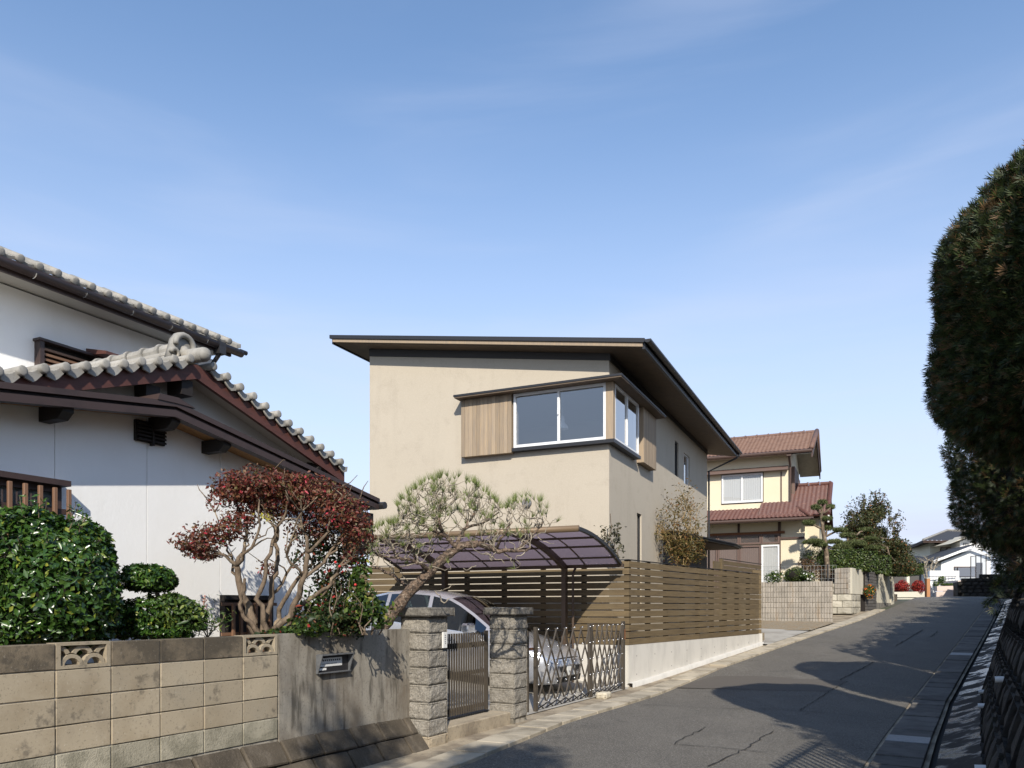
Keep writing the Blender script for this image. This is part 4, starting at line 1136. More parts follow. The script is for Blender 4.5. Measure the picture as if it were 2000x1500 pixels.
b = MB(); b.prism([RP(a0-.09+x, t0-.06, rz_(a0)-.03+z) for x, z in gpr], HR*(t1-t0+.1)); gut_ = b.build('gutter', M['black_trim'], mh)
b = MB(); q0 = RP(a0-.09, t1-.25, rz_(a0)-.1)
b.tube([q0, q0-UP*.09, q0-UP*.16+HF*.1, RP(-.05, LS+.06, rz_(a0)-.75), RP(-.05, LS+.06, 1)], .035, 8); b.build('downpipe', M['black_trim'], mh)
# dark frieze under the soffit
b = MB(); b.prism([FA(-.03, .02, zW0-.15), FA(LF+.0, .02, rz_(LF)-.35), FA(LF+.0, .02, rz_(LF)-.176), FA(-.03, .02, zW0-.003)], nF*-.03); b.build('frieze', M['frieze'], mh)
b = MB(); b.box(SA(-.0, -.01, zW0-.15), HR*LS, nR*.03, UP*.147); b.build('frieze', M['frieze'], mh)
# bay: hood, sill, corner post, shutter boxes of planks, windows
ho = .40
p1, p2 = FA(sh_l+.08, 0, 0), FA(sh_l+.08, ho, 0); p3 = FA(0, ho, 0)+nR*ho; p4 = SA(tt1+.1, ho, 0); p5 = SA(tt1+.1, 0, 0)
b = MB()
for za, zb2, e in ((zH+.03, zH+.075, 0.0),):
    b.prism([p+UP*za for p in (p1, p2, p3, HC)], UP*(zb2-za)); b.prism([p+UP*za for p in (HC, p3, p4, p5)], UP*(zb2-za))
b.build('hood_cover', M['black_trim'], mh)
b = MB(); i_ = .012
b.prism([p+UP*zH for p in (p1-HF*.02, p2-HF*.02-nF*i_, FA(0, ho-i_, 0)+nR*(ho-i_), HC)], UP*.029); b.prism([p+UP*zH for p in (HC, FA(0, ho-i_, 0)+nR*(ho-i_), p4-nR*i_-HR*.02, p5-HR*.02)], UP*.029)
b.build('bay_hood', M['soffit_wood'], mh)
b = MB(); b.box(FA(0-bj*0, .0, zS), HF*(wn_l+.03), nF*(bj+.03), UP*.075); b.box(SA(0, 0, zS), HR*(ts1+.06), nR*(bj+.03), UP*.075)
b.box(FA(0, bj+.03, zS), nR*(bj+.03), nF*-(bj+.03), UP*.075); b.build('sill', M['black_trim'], mh)
b = MB(); b.box(FA(wn_r-.004, bj, zS+.075), -HF*(wn_r-.004+bj), nF*-bj, UP*(zH-zS-.075)); b.box(FA(0, 0, zS+.075)+nR*(bj-.002), HR*.015, -nR*bj, UP*(zH-zS-.075)); b.build('corner_post', M['wood_grey'], mh)
n = 13
for i in range(n):
    w = (sh_l-sh_r)/n
    b = MB(); b.cbox(FA(sh_r+w*(i+.5), bj/2+.02+.002*math.sin(i*2.1), (zS-.03+zH)/2), HF, nF, UP, w/2-.002, bj/2+.02, (zH-zS+.03)/2-.002, .002); b.build('shutter_plank', M['wood_grey'], mh)
n = 12
for i in range(n):
    w = (tt1-tt0)/n
    b = MB(); b.cbox(SA(tt0+w*(i+.5), bj/2+.02+.002*math.sin(i*2.1), (zS-.03+zH)/2), HR, nR, UP, w/2-.002, bj/2+.02, (zH-zS+.03)/2-.002, .002); b.build('shutter_plank', M['wood_grey'], mh)
window(mh, FA(wn_r, bj-.06, zS+.076), HF, nF, wn_l-wn_r, zH-zS-.078, 2, M['alu'], M['glass'], .055)
window(mh, SA(.02, bj-.06, zS+.076), HR, nR, ts1-.02, zH-zS-.078, 2, M['alu'], M['glass_side'], .05)
b = MB(); b.box(FA((wn_l+wn_r)/2-.015, bj+.003, 5.85), HF*.03, nF*.03, UP*.09); b.build('window_catch', M['alu'], mh)
# the room behind the bay
b = MB()
ra, rt, rz0, rz1 = 4.2, 4.5, 4.35, 6.85
O = FA(.16, -.16, 0)
c4 = [O, O+HF*(ra), O+HF*ra+HR*rt, O+HR*rt]
b.quad(*[p+UP*rz0 for p in c4]); b.quad(*[p+UP*rz1 for p in c4])
b.quad(c4[1]+UP*rz0, c4[2]+UP*rz0, c4[2]+UP*rz1, c4[1]+UP*rz1); b.quad(c4[2]+UP*rz0, c4[3]+UP*rz0, c4[3]+UP*rz1, c4[2]+UP*rz1)
b.build('room', M['room'], mh)
fI = Frame(((HC+HR*.75).x, (HC+HR*.75).y), d=HF); fI.n = nF
lp = fI.pt(1099, 838)
lmp = thing('pendant_lamp', lp, 'white bell shaped pendant lamp behind the large bay window', 'lamp')
b = MB(); b.tube([lp+UP*z for z in (-.0, .04, .09, .15, .22, .3)], [.135, .13, .105, .05, .04, .03], 20, cap=False); b.build('shade', M['lampwhite'], lmp, smooth=True)
b = MB(); b.tube([lp+UP*.3, Vector((lp.x, lp.y, 6.85))], .006, 6); b.build('cord', M['lampwhite'], lmp)
# small openings on the street side
for h, nm in ((slit1, 'slit_window'), (sm, 'window'), (slit2, 'slit_window')):
    window(mh, SA(h[0], -.1, h[2]), HR, nR, h[1]-h[0], h[3]-h[2], 1, M['black_trim'] if nm == 'slit_window' else M['alu'], M['glass_side'], .03, name=nm)
    b = MB(); b.quad(SA(h[0], -.135, h[2]), SA(h[1], -.135, h[2]), SA(h[1], -.135, h[3]), SA(h[0], -.135, h[3])); b.build('window_back', M['room'] if nm == 'window' else M['black_trim'], mh)
b = MB(); vc = fF.pt(1030, 983); b.tube([vc+nF*.0, vc+nF*.05, vc+nF*.09], [.11, .11, .07], 16); b.build('vent_cap', M['steel'], mh, smooth=False)
# porch on the street side: thin canopy, dark planks on the wall imitate its shaded recess
cz = 3.62
b = MB(); b.prism([SA(4.7, .02, cz-.02), SA(4.7, .3, cz-.02), SA(9.9, 1.15, cz-.02), SA(11.3, 1.15, cz-.02), SA(11.3, .02, cz-.02)], UP*.05); b.prism([SA(4.66, .0, cz+.03), SA(4.66, .34, cz+.03), SA(9.9, 1.2, cz+.03), SA(11.35, 1.2, cz+.03), SA(11.35, 0, cz+.03)], UP*.03)
b.build('porch_canopy', M['black_trim'], mh)
b = MB(); b.prism([SA(4.8, .05, cz-.04), SA(9.9, 1.1, cz-.04), SA(11.2, 1.1, cz-.04), SA(11.2, .05, cz-.04)], UP*.018); b.build('porch_soffit', M['soffit_wood'], mh)
for i in range(40):
    t = 4.9+i*.155
    b = MB(); b.cbox(SA(t+.075, .012, 2.2), HR, nR, UP, .072, .014, 1.38, .004); b.build('recess_shade_plank', M['frieze'], mh)

# ------------------------------------------------------------------ low concrete wall and slat fence of that site
cw = thing('concrete_wall', ST.P(4, 0, 0), 'low smooth concrete wall under the street side of the slat fence', 'wall')
uE = ST.u(1483)
n = 5
b = MB(); b.box(ST.P(0, -.15, -.3), ST.d*uE, ST.n*.15, UP*(.845+.3)); wl1 = b.build('street_wall', M['new_concrete'], cw)
b = MB(); b.box(BD.P(0.06, .0, -.3), BD.d*9, BD.n*.15, UP*(.845+.3)); b.build('boundary_wall', M['new_concrete'], cw)
for i in range(9):
    for z in (.25, .62):
        u = .35+i*.85; zz = max(z, gz(*ST.P(u, 0, 0).xy)+.17) if z == .25 else z
        if zz > .66 or u > uE-.2 or (z == .62 and gz(*ST.P(u, 0, 0).xy) > .4 and False): continue
        b = MB(); p = ST.P(u, .0015, zz); b.tube([p-ST.n*.01, p+ST.n*.0005], .014, 10); b.build('tie_hole', M['tie_hole'], wl1)
V = []
for i in range(17):
    u = -.05+(uE+.1)*i/16
    for v in (0, .11):
        p = ST.P(u, v, 0); V.append((p.x, p.y, gz(p.x, p.y)+.075))
    p = ST.P(u, .11, 0); V.append((p.x, p.y, gz(p.x, p.y)-.1))
props(mesh_np('wall_footing', V, [(3*i+j, 3*i+j+1, 3*i+j+4, 3*i+j+3) for i in range(16) for j in range(2)], M['new_concrete'], cw))
fe = thing('slat_fence', ST.P(.1, -.05, .85), 'brown horizontal slat fence wrapping the corner above the low concrete wall', 'fence')
zF0, pit = .85, .1405
for i in range(12):
    z = zF0+i*pit
    for (ua, ub) in ((0.02, 3.64), (3.646, uE)):
        b = MB(); b.cbox(ST.P((ua+ub)/2, -.02, z+.06), ST.d, ST.n, UP, (ub-ua)/2, .012, .0605, .003); b.build('slat', M['slat'], fe)
    for (ua, ub) in ((-.005, 3.6), (3.606, 7.2), (7.206, 9.0)):
        b = MB(); b.cbox(BD.P((ua+ub)/2, .02, z+.06), BD.d, BD.n, UP, (ub-ua)/2, .012, .0605, .003); b.build('slat', M['slat'], fe)
zT = zF0+12*pit
b = MB(); b.box(ST.P(-.03, -.06, zT), ST.d*uE, ST.n*.07, UP*.015); b.build('cap_rail', M['black_trim'], fe)
b = MB(); b.box(BD.P(.05, -.0, zT), BD.d*9, BD.n*.07, UP*.015); b.build('cap_rail', M['black_trim'], fe)
for fr, us_, sgn in ((ST, [.12+.9*i for i in range(10)], -1), (BD, [.06+.9*i for i in range(10)], 1)):
    for u in us_:
        if fr is ST and u > uE: continue
        b = MB(); b.box(fr.P(u-.045, (-.035 if sgn < 0 else .035), zF0-.0), fr.d*.09, fr.n*(.09*sgn), UP*(zT-zF0)); b.build('post', M['post_wood'], fe)
# return at the entrance and the second run behind
f2 = thing('slat_fence', ST.P(uE, -1, .85), 'short higher run of brown slat fence behind the long one, by the site entrance', 'fence')
d2 = (ST.d*-1)
for i in range(13):
    z = .85+i*pit
    b = MB(); b.cbox(ST.P(uE+.18, -.15+.02, z+.06), Vector((.98, .2, 0)).normalized(), Vector((-.2, .98, 0)).normalized(), UP, .14, .012, .058, .003); b.build('slat', M['slat'], f2)
b = MB(); b.box(ST.P(uE+.04, -.2, gz(*ST.P(uE, 0, 0).xy)-.1), Vector((.98, .2, 0))*.3, Vector((-.2, .98, 0))*.14, UP*(.85-gz(*ST.P(uE, 0, 0).xy)+.1)); b.build('footing_block', M['new_concrete'], f2)
ua, ub = ST.u(1408, -1.2), ST.u(1486, -1.2)
zt2 = ST.z(1445, 1098, -1.2)
for i in range(12):
    z = zt2-(i+1)*pit
    b = MB(); b.cbox(ST.P((ua+ub)/2, -1.2, z+.06), ST.d, ST.n, UP, (ub-ua)/2, .012, .058, .003); b.build('slat', M['slat'], f2)
b = MB(); b.box(ST.P(ua-.05, -1.24, .85), ST.d*.1, ST.n*.1, UP*(zt2+.02-.85)); b.box(ST.P(ua-.6, -1.22, zt2-.32), ST.d*.55, ST.n*.03, UP*.25); b.build('post', M['slat'], f2)
b = MB(); b.box(ST.P(ua-.05, -1.24, zt2+.02), ST.d*(ub-ua+.05), ST.n*.08, UP*.015); b.build('cap_rail', M['black_trim'], f2)

# ------------------------------------------------------------------ carport on the near lot: arched purple panels on a row of posts
cp = thing('carport', BD.P(2.5, -1.3, .3), 'arched carport with smoky purple panels over the silver car', 'carport')
AW, zlo, zhi = 2.6, 2.42, 2.9
def CPt(t, s):
    """t along the lot boundary from the street end; s 0 (low edge by the fence) .. 1 (high edge)"""
    th = s*1.0
    z = zlo+(zhi-zlo)*(1-(1-s)**2.1)
    return BD.P(.07+t, -.2-AW*s, z)
CL = 5.1; NC = 7
rows = [0, .16, .40, .64, .96]
for c in range(NC):
    for r_ in range(4):
        s0, s1 = rows[r_], rows[r_+1]; V = []
        for q in range(5):
            s_ = s0+(s1-s0)*q/4
            for t in (.03+c*(CL-.06)/NC+.01, .03+(c+1)*(CL-.06)/NC-.01): V.append(tuple(CPt(t, s_)+UP*.012))
        mesh_np('roof_panel', V, [(2*q, 2*q+1, 2*q+3, 2*q+2) for q in range(4)], M['polycarb'], cp, smooth=True)
for s_ in rows[1:-1]:
    b = MB(); b.bar(CPt(.0, s_)-UP*.012, CPt(CL, s_)-UP*.012, .05, .035); b.build('purlin', M['port_frame'], cp)
for c in range(NC+1):
    b = MB()
    for q in range(10):
        t = .03+c*(CL-.06)/NC
        b.bar(CPt(t, q*.1)+UP*.015, CPt(t, q*.1+.1)+UP*.015, .028 if 0 < c < NC else .06, .02 if 0 < c < NC else .06)
    b.build('rafter' if 0 < c < NC else 'end_arch', M['port_frame'] if 0 < c < NC else M['dark_metal'], cp)
b = MB(); b.tube([CPt(-.03, 1.0), CPt(CL+.03, 1.0)], .055, 12); b.build('front_rail', M['port_rail'], cp, smooth=True)
b = MB(); b.bar(CPt(-.02, 0)-UP*.0, CPt(CL+.02, 0)-UP*.0, .1, .07); b.build('gutter', M['port_frame'], cp)
for t in (1.15, 3.9):
    b = MB(); p = BD.P(.07+t, -.36, 0); b.bar(Vector((p.x, p.y, .05)), Vector((p.x, p.y, zlo+.02)), .13, .09, BD.d); b.build('post', M['port_frame'], cp)
    b = MB()
    for q in range(6):
        s0, s1 = .06+q*.155, .06+(q+1)*.155
        b.bar(CPt(t, s0)-UP*(.09-.05*s0), CPt(t, s1)-UP*(.09-.05*s1), .08, .13-.07*s0)
    b.build('arm', M['port_frame'], cp)
b = MB(); p = BD.P(.07+.97, -.36, 0); b.tube([CPt(.97, .0)-UP*.02, Vector((p.x, p.y, zlo-.15)), Vector((p.x, p.y, .1))], .026, 8); b.build('downpipe', M['port_frame'], cp)
# ------------------------------------------------------------------ silver car nosed up to the folding gate
car = thing('parked_car', W1.P(9.72, -2.5, .2), 'silver family car parked under the carport behind the folding gate', 'car')
def CP_(x, y, z): return W1.P(9.72+y, -.40-x, .058+.09*x+z)
ST_ = [  # x back from nose, underside, half width, belt height, top height, roof half width
    (0.0, .26, .50, .50, .53, .40), (.05, .21, .66, .60, .64, .5), (.2, .19, .77, .70, .755, .58), (.5, .19, .83, .79, .86, .62), (.85, .19, .85, .865, .945, .66),
    (1.08, .19, .855, .91, 1.0, .68), (1.3, .19, .855, .925, 1.15, .68), (1.6, .19, .855, .94, 1.33, .655), (1.9, .19, .855, .95, 1.48, .625), (2.12, .19, .855, .955, 1.56, .60),
    (2.5, .19, .855, .96, 1.61, .59), (2.58, .19, .855, .96, 1.615, .59), (3.1, .19, .855, .97, 1.61, .58), (3.5, .19, .85, .98, 1.57, .57), (3.58, .19, .85, .98, 1.56, .57), (3.95, .2, .84, .99, 1.47, .56),
    (4.2, .22, .82, .98, 1.28, .55), (4.34, .25, .78, .93, 1.02, .55), (4.42, .32, .7, .78, .84, .5)]
def ring(s):
    x, zb, w, bl, zt, wr = s
    cabin = zt-bl > .2
    h = [(0, zb), (w*.88, zb), (w*.985, zb+.14), (w, (zb+bl)/2+.1), (w*.975, bl-.03), (w*.95, bl)]
    if cabin: h += [(wr+.02, zt-.085), (wr-.035, zt-.045), (wr*.6, zt-.012), (0, zt)]
    else: h += [(w*.95-(w*.95-wr)*.4, bl+(zt-bl)*.35), (w*.95-(w*.95-wr)*.7, bl+(zt-bl)*.6), (wr*.6, zt-.012), (0, zt)]
    return h
NH = 10; V = []
for s in ST_:
    h = ring(s)
    V += [tuple(CP_(s[0], -y, z)) for y, z in h] + [tuple(CP_(s[0], y, z)) for y, z in h[-2:0:-1]]
NR_ = 2*NH-2
bodyF, side, wind, rear = [], {}, [], []
for i in range(len(ST_)-1):
    x0, x1 = ST_[i][0], ST_[i+1][0]
    for k in range(NR_):
        k2 = (k+1) % NR_; f = (i*NR_+k, i*NR_+k2, (i+1)*NR_+k2, (i+1)*NR_+k)
        kk = k if k < NH-1 else NR_-1-k     # band number on either side
        if kk == 5 and 1.2 < x0 and x1 < 4.0 and abs(x0-2.5) > .02 and abs(x0-3.5) > .02: side.setdefault((k, 0 if x0 < 2.5 else (1 if x0 < 3.5 else 2)), []).append(f)
        elif kk in (7, 8) and 1.0 < x0 < 2.0: wind.append(f)
        elif kk in (7, 8) and 3.9 < x0 < 4.25: rear.append(f)
        else: bodyF.append(f)
bodyF.append(tuple(range(NR_))[:4])
def sub(name, faces, m, push=0.0):
    ids = sorted({q for f in faces for q in f}); mp = {q: j for j, q in enumerate(ids)}
    return mesh_np(name, np.array([V[q] for q in ids]), [[mp[q] for q in f] for f in faces], m, car, smooth=True)
sub('body', bodyF[:-1], M['paint'])
for f in side.values(): sub('side_window', f, M['car_glass'])
sub('windscreen', wind, M['car_glass']); sub('rear_window', rear, M['car_glass'])
b = MB(); b.poly([V[k] for k in range(NR_)]); b.build('nose', M['paint'], car)
b = MB(); b.poly([V[(len(ST_)-1)*NR_+k] for k in range(NR_)]); b.build('tailgate', M['paint'], car)
b = MB(); b.box(CP_(1.35, -.74, .3), W1.d*1.48, W1.n*-2.5+UP*.22, UP*.52); b.box(CP_(1.2, -.7, .8), W1.d*1.4, W1.n*-.35, UP*.12); b.build('interior', M['black_plastic'], car)
for y in (-.62, .12):
    b = MB(); b.cbox(CP_(2.45, y+.25, 1.0), W1.n, W1.d, UP, .07, .23, .32, .05); b.cbox(CP_(2.48, y+.25, 1.36), W1.n, W1.d, UP, .05, .12, .09, .04); b.build('front_seat', M['black_plastic'], car)
for s_ in (-1, 1):
    b = MB(); b.cbox(CP_(1.5, s_*1.0, 1.04), W1.n, W1.d, UP, .085, .125, .085, .035); b.bar(CP_(1.45, s_*.82, .98), CP_(1.5, s_*.95, 1.0), .05, .05); b.build('wing_mirror', M['paint'], car, smooth=True)
    b = MB()
    c0 = [(.03, .50, .52), (.10, .665, .54), (.34, .80, .66), (.40, .80, .735), (.2, .71, .73), (.06, .55, .635)]
    b.prism([CP_(x-.012, s_*y*1.005, z+.005) for x, y, z in c0], W1.n*-.08); b.build('headlight', M['lamp_lens'], car)
    for x in (.82, 3.55):
        b = MB(); c = CP_(x, s_*.76, .30); b.tube([c-W1.d*.1, c+W1.d*.1], .31, 20); w_ = b.build('tyre', M['tyre'], car)
        b = MB(); b.tube([c+W1.d*s_*.1, c+W1.d*s_*.108], .2, 16); b.build('rim', M['steel'], w_)
    b = MB(); b.box(CP_(1.95, s_*.845, .78), W1.n*-.16, W1.d*s_*.03, UP*.03); b.build('door_handle', M['paint'], car)
b = MB(); b.prism([CP_(.0, -.42, .5), CP_(.0, .42, .5), CP_(-.005, .36, .41), CP_(-.005, -.36, .41)], W1.n*.02); b.build('grille', M['black_plastic'], car)
b = MB(); b.prism([CP_(.03, -.5, .32), CP_(.03, .5, .32), CP_(.03, .44, .22), CP_(.03, -.44, .22)], W1.n*.03); b.build('air_intake', M['black_plastic'], car)
b = MB(); b.box(CP_(-.025, -.165, .345), W1.d*.33, W1.n*.012, UP*.155); b.build('number_plate', M['white_plate'], car)
for s_ in (-.3, .25):
    b = MB(); b.bar(CP_(1.1, s_, 1.015), CP_(1.2, s_+.5, 1.06), .015, .015); b.build('wiper', M['black_plastic'], car)
for x in (1.32, 2.54, 3.54):       # door gaps
    for s_ in (-1, 1):
        b = MB(); b.tube([CP_(x, s_*.857, .3), CP_(x+.02, s_*.862, .6), CP_(x+.03, s_*.838, .93)], .007, 5); b.build('door_gap', M['black_plastic'], car)
b = MB(); b.tube([CP_(.07, -.6, .62), CP_(.045, -.3, .64), CP_(.04, 0, .645), CP_(.045, .3, .64), CP_(.07, .6, .62)], .008, 5); b.build('bonnet_gap', M['black_plastic'], car)
b = MB(); b.bar(CP_(-.012, -.36, .46), CP_(-.012, .36, .46), .012, .03); b.build('grille_bar', M['chrome'], car)
# ------------------------------------------------------------------ cream house with red tiled roofs, further up
def tiled_slope(parent, name, A, B, up, rows, pitch, m, amp=.03, step=.03):
    """A to B along the eave, 'up' vector to the ridge; rows of pan tiles as one relief"""
    A, B, up = Vector(A), Vector(B), Vector(up)
    L_ = (B-A).length; d = (B-A)/L_; nrm = d.cross(up).normalized()
    if nrm.z < 0: nrm = -nrm
    ncol = int(L_/pitch)*4; V = []
    for r_ in range(rows):
        for q in (0, 1):
            for j in range(ncol+1):
                ph = (j % 4); w = (1.0, .35, -.3, .35)[ph]*amp
                V.append(tuple(A + d*(L_*j/ncol) + up*((r_+q)/rows) + nrm*(w+(step if q == 0 else 0))))
    n = ncol+1
    Fc = [(k*n+j, k*n+j+1, (k+1)*n+j+1, (k+1)*n+j) for k in range(2*rows-1) for j in range(ncol)]
    V += [tuple(A + d*(L_*j/ncol) - nrm*.03) for j in range(n)]
    e = 2*rows*n
    Fc += [(j, j+1, e+j+1, e+j) for j in range(ncol)]
    return props(mesh_np(name, V, Fc, m, parent), kind='stuff')
yh = thing('cream_house', (11, 33, 2.2), 'two storey cream house with red tiled roofs behind the ribbed wall', 'house')
YL = Frame((12.37, 32.0), d=HF); YL.n = -HR
YU = Frame((12.79, 32.91), d=HF); YU.n = -HR
kU = YU.u(1543); kL = YL.u(1572)
zE = YU.z(1500, 884, .6); lowE = YL.z(1480, 1014, .7)
zlow_top = YU.z(1500, 992)
# upper storey body and gable
DU = 5.0
b = MB()
b.prism([YU.P(kU, 0, 4), YU.P(kU+7, 0, 4), YU.P(kU+7, 0, zE+.1), YU.P(kU, 0, zE+.1)], HR*DU); b.build('upper_wall', M['yellow'], yh)
zRg = zE+.1+.44*3.1
b = MB(); b.prism([YU.P(kU, 0, zE+.05), YU.P(kU, -DU, zE+.05), YU.P(kU, -DU/2, zE+.05+.46*DU/2)], HF*.1); b.build('gable_wall', M['yellow'], yh)
EV = .6; rx = kU-.95
upv = Vector((HR.x*3.1, HR.y*3.1, .44*3.1))
tiled_slope(yh, 'roof_tiles', YU.P(rx, EV, zE), YU.P(rx+8.2, EV, zE), upv, 15, .17, M['pink_tile'], .022, .03)
upb = Vector((-HR.x*3.1, -HR.y*3.1, .44*3.1))
tiled_slope(yh, 'roof_tiles', YU.P(rx, EV-6.2, zE), YU.P(rx+8.2, EV-6.2, zE), upb, 6, .24, M['pink_tile'])
rgp = YU.P(rx, EV-3.1, zE+.44*3.1)
for i in range(16):
    b = MB(); b.tube([rgp+HF*(i*.52), rgp+HF*(i*.52+.5)], .1, 8); b.tube([rgp+HF*(i*.52), rgp+HF*(i*.52+.07)], .125, 8); b.build('ridge_tile', M['pink_tile'], yh)
b = MB()   # verge rolls
b.tube([YU.P(rx+.05, EV, zE+.06), rgp+UP*.06], .1, 8); b.tube([YU.P(rx+.05, EV-6.2, zE+.06), rgp+UP*.06], .1, 8); b.build('verge_roll', M['pink_tile'], yh, smooth=True)
for sgn in (0, 1):
    p = YU.P(rx, EV if sgn == 0 else EV-6.2, zE-.05); q = rgp-UP*.05
    b = MB(); b.prism([p, q, q-UP*.28, p-UP*.28], HF*.05); b.build('bargeboard', M['brown_trim'], yh)
    b = MB(); b.prism([p+HF*.05-UP*.12, q+HF*.05-UP*.12, q+HF*.95-UP*.12, p+HF*.95-UP*.12], UP*.03); b.build('soffit', M['cream'], yh)
b = MB(); b.box(YU.P(rx+.9, 0, zE-.08), HF*7.2, HR*-EV, UP*.03); b.build('soffit', M['cream'], yh)
b = MB(); b.tube([YU.P(rx+.02, EV+.07, zE-.06), YU.P(rx+8.2, EV+.07, zE-.06)], .075, 8); b.build('gutter', M['brown_trim'], yh)
dp = kU-.02
b = MB(); b.tube([YU.P(rx+.95, EV+.05, zE-.1), YU.P(dp, .1, zE-.6), YU.P(dp, .1, zlow_top+.1)], .045, 6); b.box(YU.P(rx+.85, EV-.05, zE-.22), HF*.18, HR*-.12, UP*.2); b.build('downpipe', M['brown_trim'], yh)
# shutter box on its flank, window and band on the front
b = MB(); b.box(YU.P(kU-.02, -.7, YU.z(1540, 985)), HF*-.12, HR*1.8, UP*1.75); b.box(YU.P(kU-.02, -2.7, YU.z(1540, 985)), HF*-.1, HR*1.3, UP*1.6); b.build('shutter_box', M['shutter'], yh)
hzU = YU.z(1450, 919, .3)
b = MB(); b.prism([YU.P(YU.u(1539, .3), .0, hzU-.0), YU.P(YU.u(1539, .3), .32, hzU-.09), YU.P(YU.u(1539, .3), .32, hzU), YU.P(YU.u(1539, .3), 0, hzU+.14)], HF*6.5); b.build('window_canopy', M['shutter'], yh)
wu_r, wu_l = YU.u(1490), YU.u(1410); wz_b, wz_t = YU.z(1450, 982), YU.z(1450, 926)
b = MB(); b.box(YU.P(wu_r-.03, .0, wz_b-.03), HF*(wu_l-wu_r+.06), -HR*.012, UP*(wz_t-wz_b+.06)); b.build('window_back', M['black_wood'], yh)
window(yh, YU.P(wu_r, .014, wz_b), HF, -HR, wu_l-wu_r, wz_t-wz_b, 2, M['alu'], M['glass_clear'], .07, curtain=M['curtain'])
b = MB(); b.box(YU.P(YU.u(1527), .0, YU.z(1527, 983)), HF*.05, -HR*.03, UP*(YU.z(1527, 921)-YU.z(1527, 983))); b.build('batten', M['brown_trim'], yh)
# pent roof of the lower storey, hip at its right end
run = 1.7; ztop = zlow_top; 
eR = YL.u(1584, .7)
tiled_slope(yh, 'pent_tiles', YL.P(eR+.15, .7, lowE), YL.P(eR+9.3, .7, lowE), Vector((HR.x*run, HR.y*run, ztop-lowE)), 9, .17, M['red_tile'], .026, .04)
b = MB(); b.tube([YL.P(eR, .72, lowE+.05), YU.P(kU-.1, .02, ztop+.06)], .09, 8); b.build('hip_roll', M['red_tile'], yh, smooth=True)
b = MB(); b.tube([YL.P(eR-.1, .78, lowE-.07), YL.P(eR+9.3, .78, lowE-.07)], .07, 8); b.build('gutter', M['brown_trim'], yh)
b = MB(); b.box(YL.P(kL, .0, lowE-.08), HF*9.3, HR*-.68, UP*.03); b.build('soffit', M['cream'], yh)
b = MB(); b.box(YL.P(kL, 0, 1.9), HF*9.2, HR*3.2, UP*(lowE-1.95)); b.build('lower_wall', M['yellow'], yh)
for c, w in ((1525, .11), (1445, .09)):
    b = MB(); b.box(YL.P(YL.u(c), .0, 2.0), HF*w, -HR*.06, UP*(lowE-2.05)); b.build('timber_post', M['brown_trim'], yh)
zk = YL.z(1480, 1040)
b = MB(); b.box(YL.P(YL.u(1533), .0, zk-.08), HF*6.2, -HR*.1, UP*.1); b.build('lintel', M['rust'], yh)
du = [YL.u(c) for c in (1523, 1487, 1444, 1402, 1360)]
for i, (a, c) in enumerate(zip(du, du[1:])):
    window(yh, YL.P(a+.01, .02, 2.3), HF, -HR, c-a-.02, zk-.55-2.3, 1, M['alu'] if i == 0 else M['shutter'], M['glass_clear'], .07, curtain=M['curtain'] if i == 0 else M['curtain_b'], name='sliding_door')
    window(yh, YL.P(a+.01, .02, zk-.5), HF, -HR, c-a-.02, .42, 1, M['shutter'], M['glass'], .06, curtain=M['curtain_b'], name='transom_window')
b = MB(); b.box(YL.P(YL.u(1572)+.02, .0, YL.z(1550, 1053)), HF*1.15, -HR*.05, UP*.09); b.build('batten', M['brown_trim'], yh)
# side wing with its own ridge
wr0, wr1 = YU.u(1617, -1.7), YU.u(1540, -1.7); wzr = YU.z(1600, 949, -1.7)
wl0 = YL.P(YL.u(1617, .4), .4, lowE+.08); wl1 = wl0+HF*2.6
ridge0 = YU.P(wr0, -1.7, wzr)
upw = ridge0-wl0; upw = Vector((HR.x*2.9, HR.y*2.9, wzr-lowE-.08))
tiled_slope(yh, 'wing_tiles', wl0, wl0+HF*2.75, upw, 16, .17, M['red_tile'], .022, .035)
for i in range(6):
    b = MB(); q = wl0+upw+UP*.05+HF*(i*.46); b.tube([q, q+HF*.44], .09, 8); b.tube([q, q+HF*.07], .115, 8); b.build('ridge_tile', M['red_tile'], yh)
b = MB(); b.tube([wl0+UP*.05, wl0+upw+UP*.05], .1, 8); b.build('verge_roll', M['red_tile'], yh)
b = MB(); b.prism([wl0-HF*.05-UP*.02, wl0+upw-HF*.05-UP*.02, wl0+upw-HF*.05-UP*.3, wl0-HF*.05-UP*.3], HF*.06); b.build('bargeboard', M['wall_white'], yh)
b = MB(); b.box(wl0+HF*.35+HR*.5-UP*3.2, HF*2.5, HR*4.4, UP*3.15); b.prism([wl0+HF*.35+HR*.5-UP*.1, wl0+HF*.35+HR*.5+HR*4.4-UP*.1, wl0+upw+HF*.35-UP*.1], HF*.1); b.build('wing_wall', M['yellow'], yh)
b = MB(); b.prism([wl0+upw-HF*.0, wl0+upw+HF*2.75, wl0+upw+HF*2.75+Vector((HR.x*2.9, HR.y*2.9, -1.6)), wl0+upw+Vector((HR.x*2.9, HR.y*2.9, -1.6))], UP*-.08); b.build('wing_roof_back', M['red_tile'], yh)
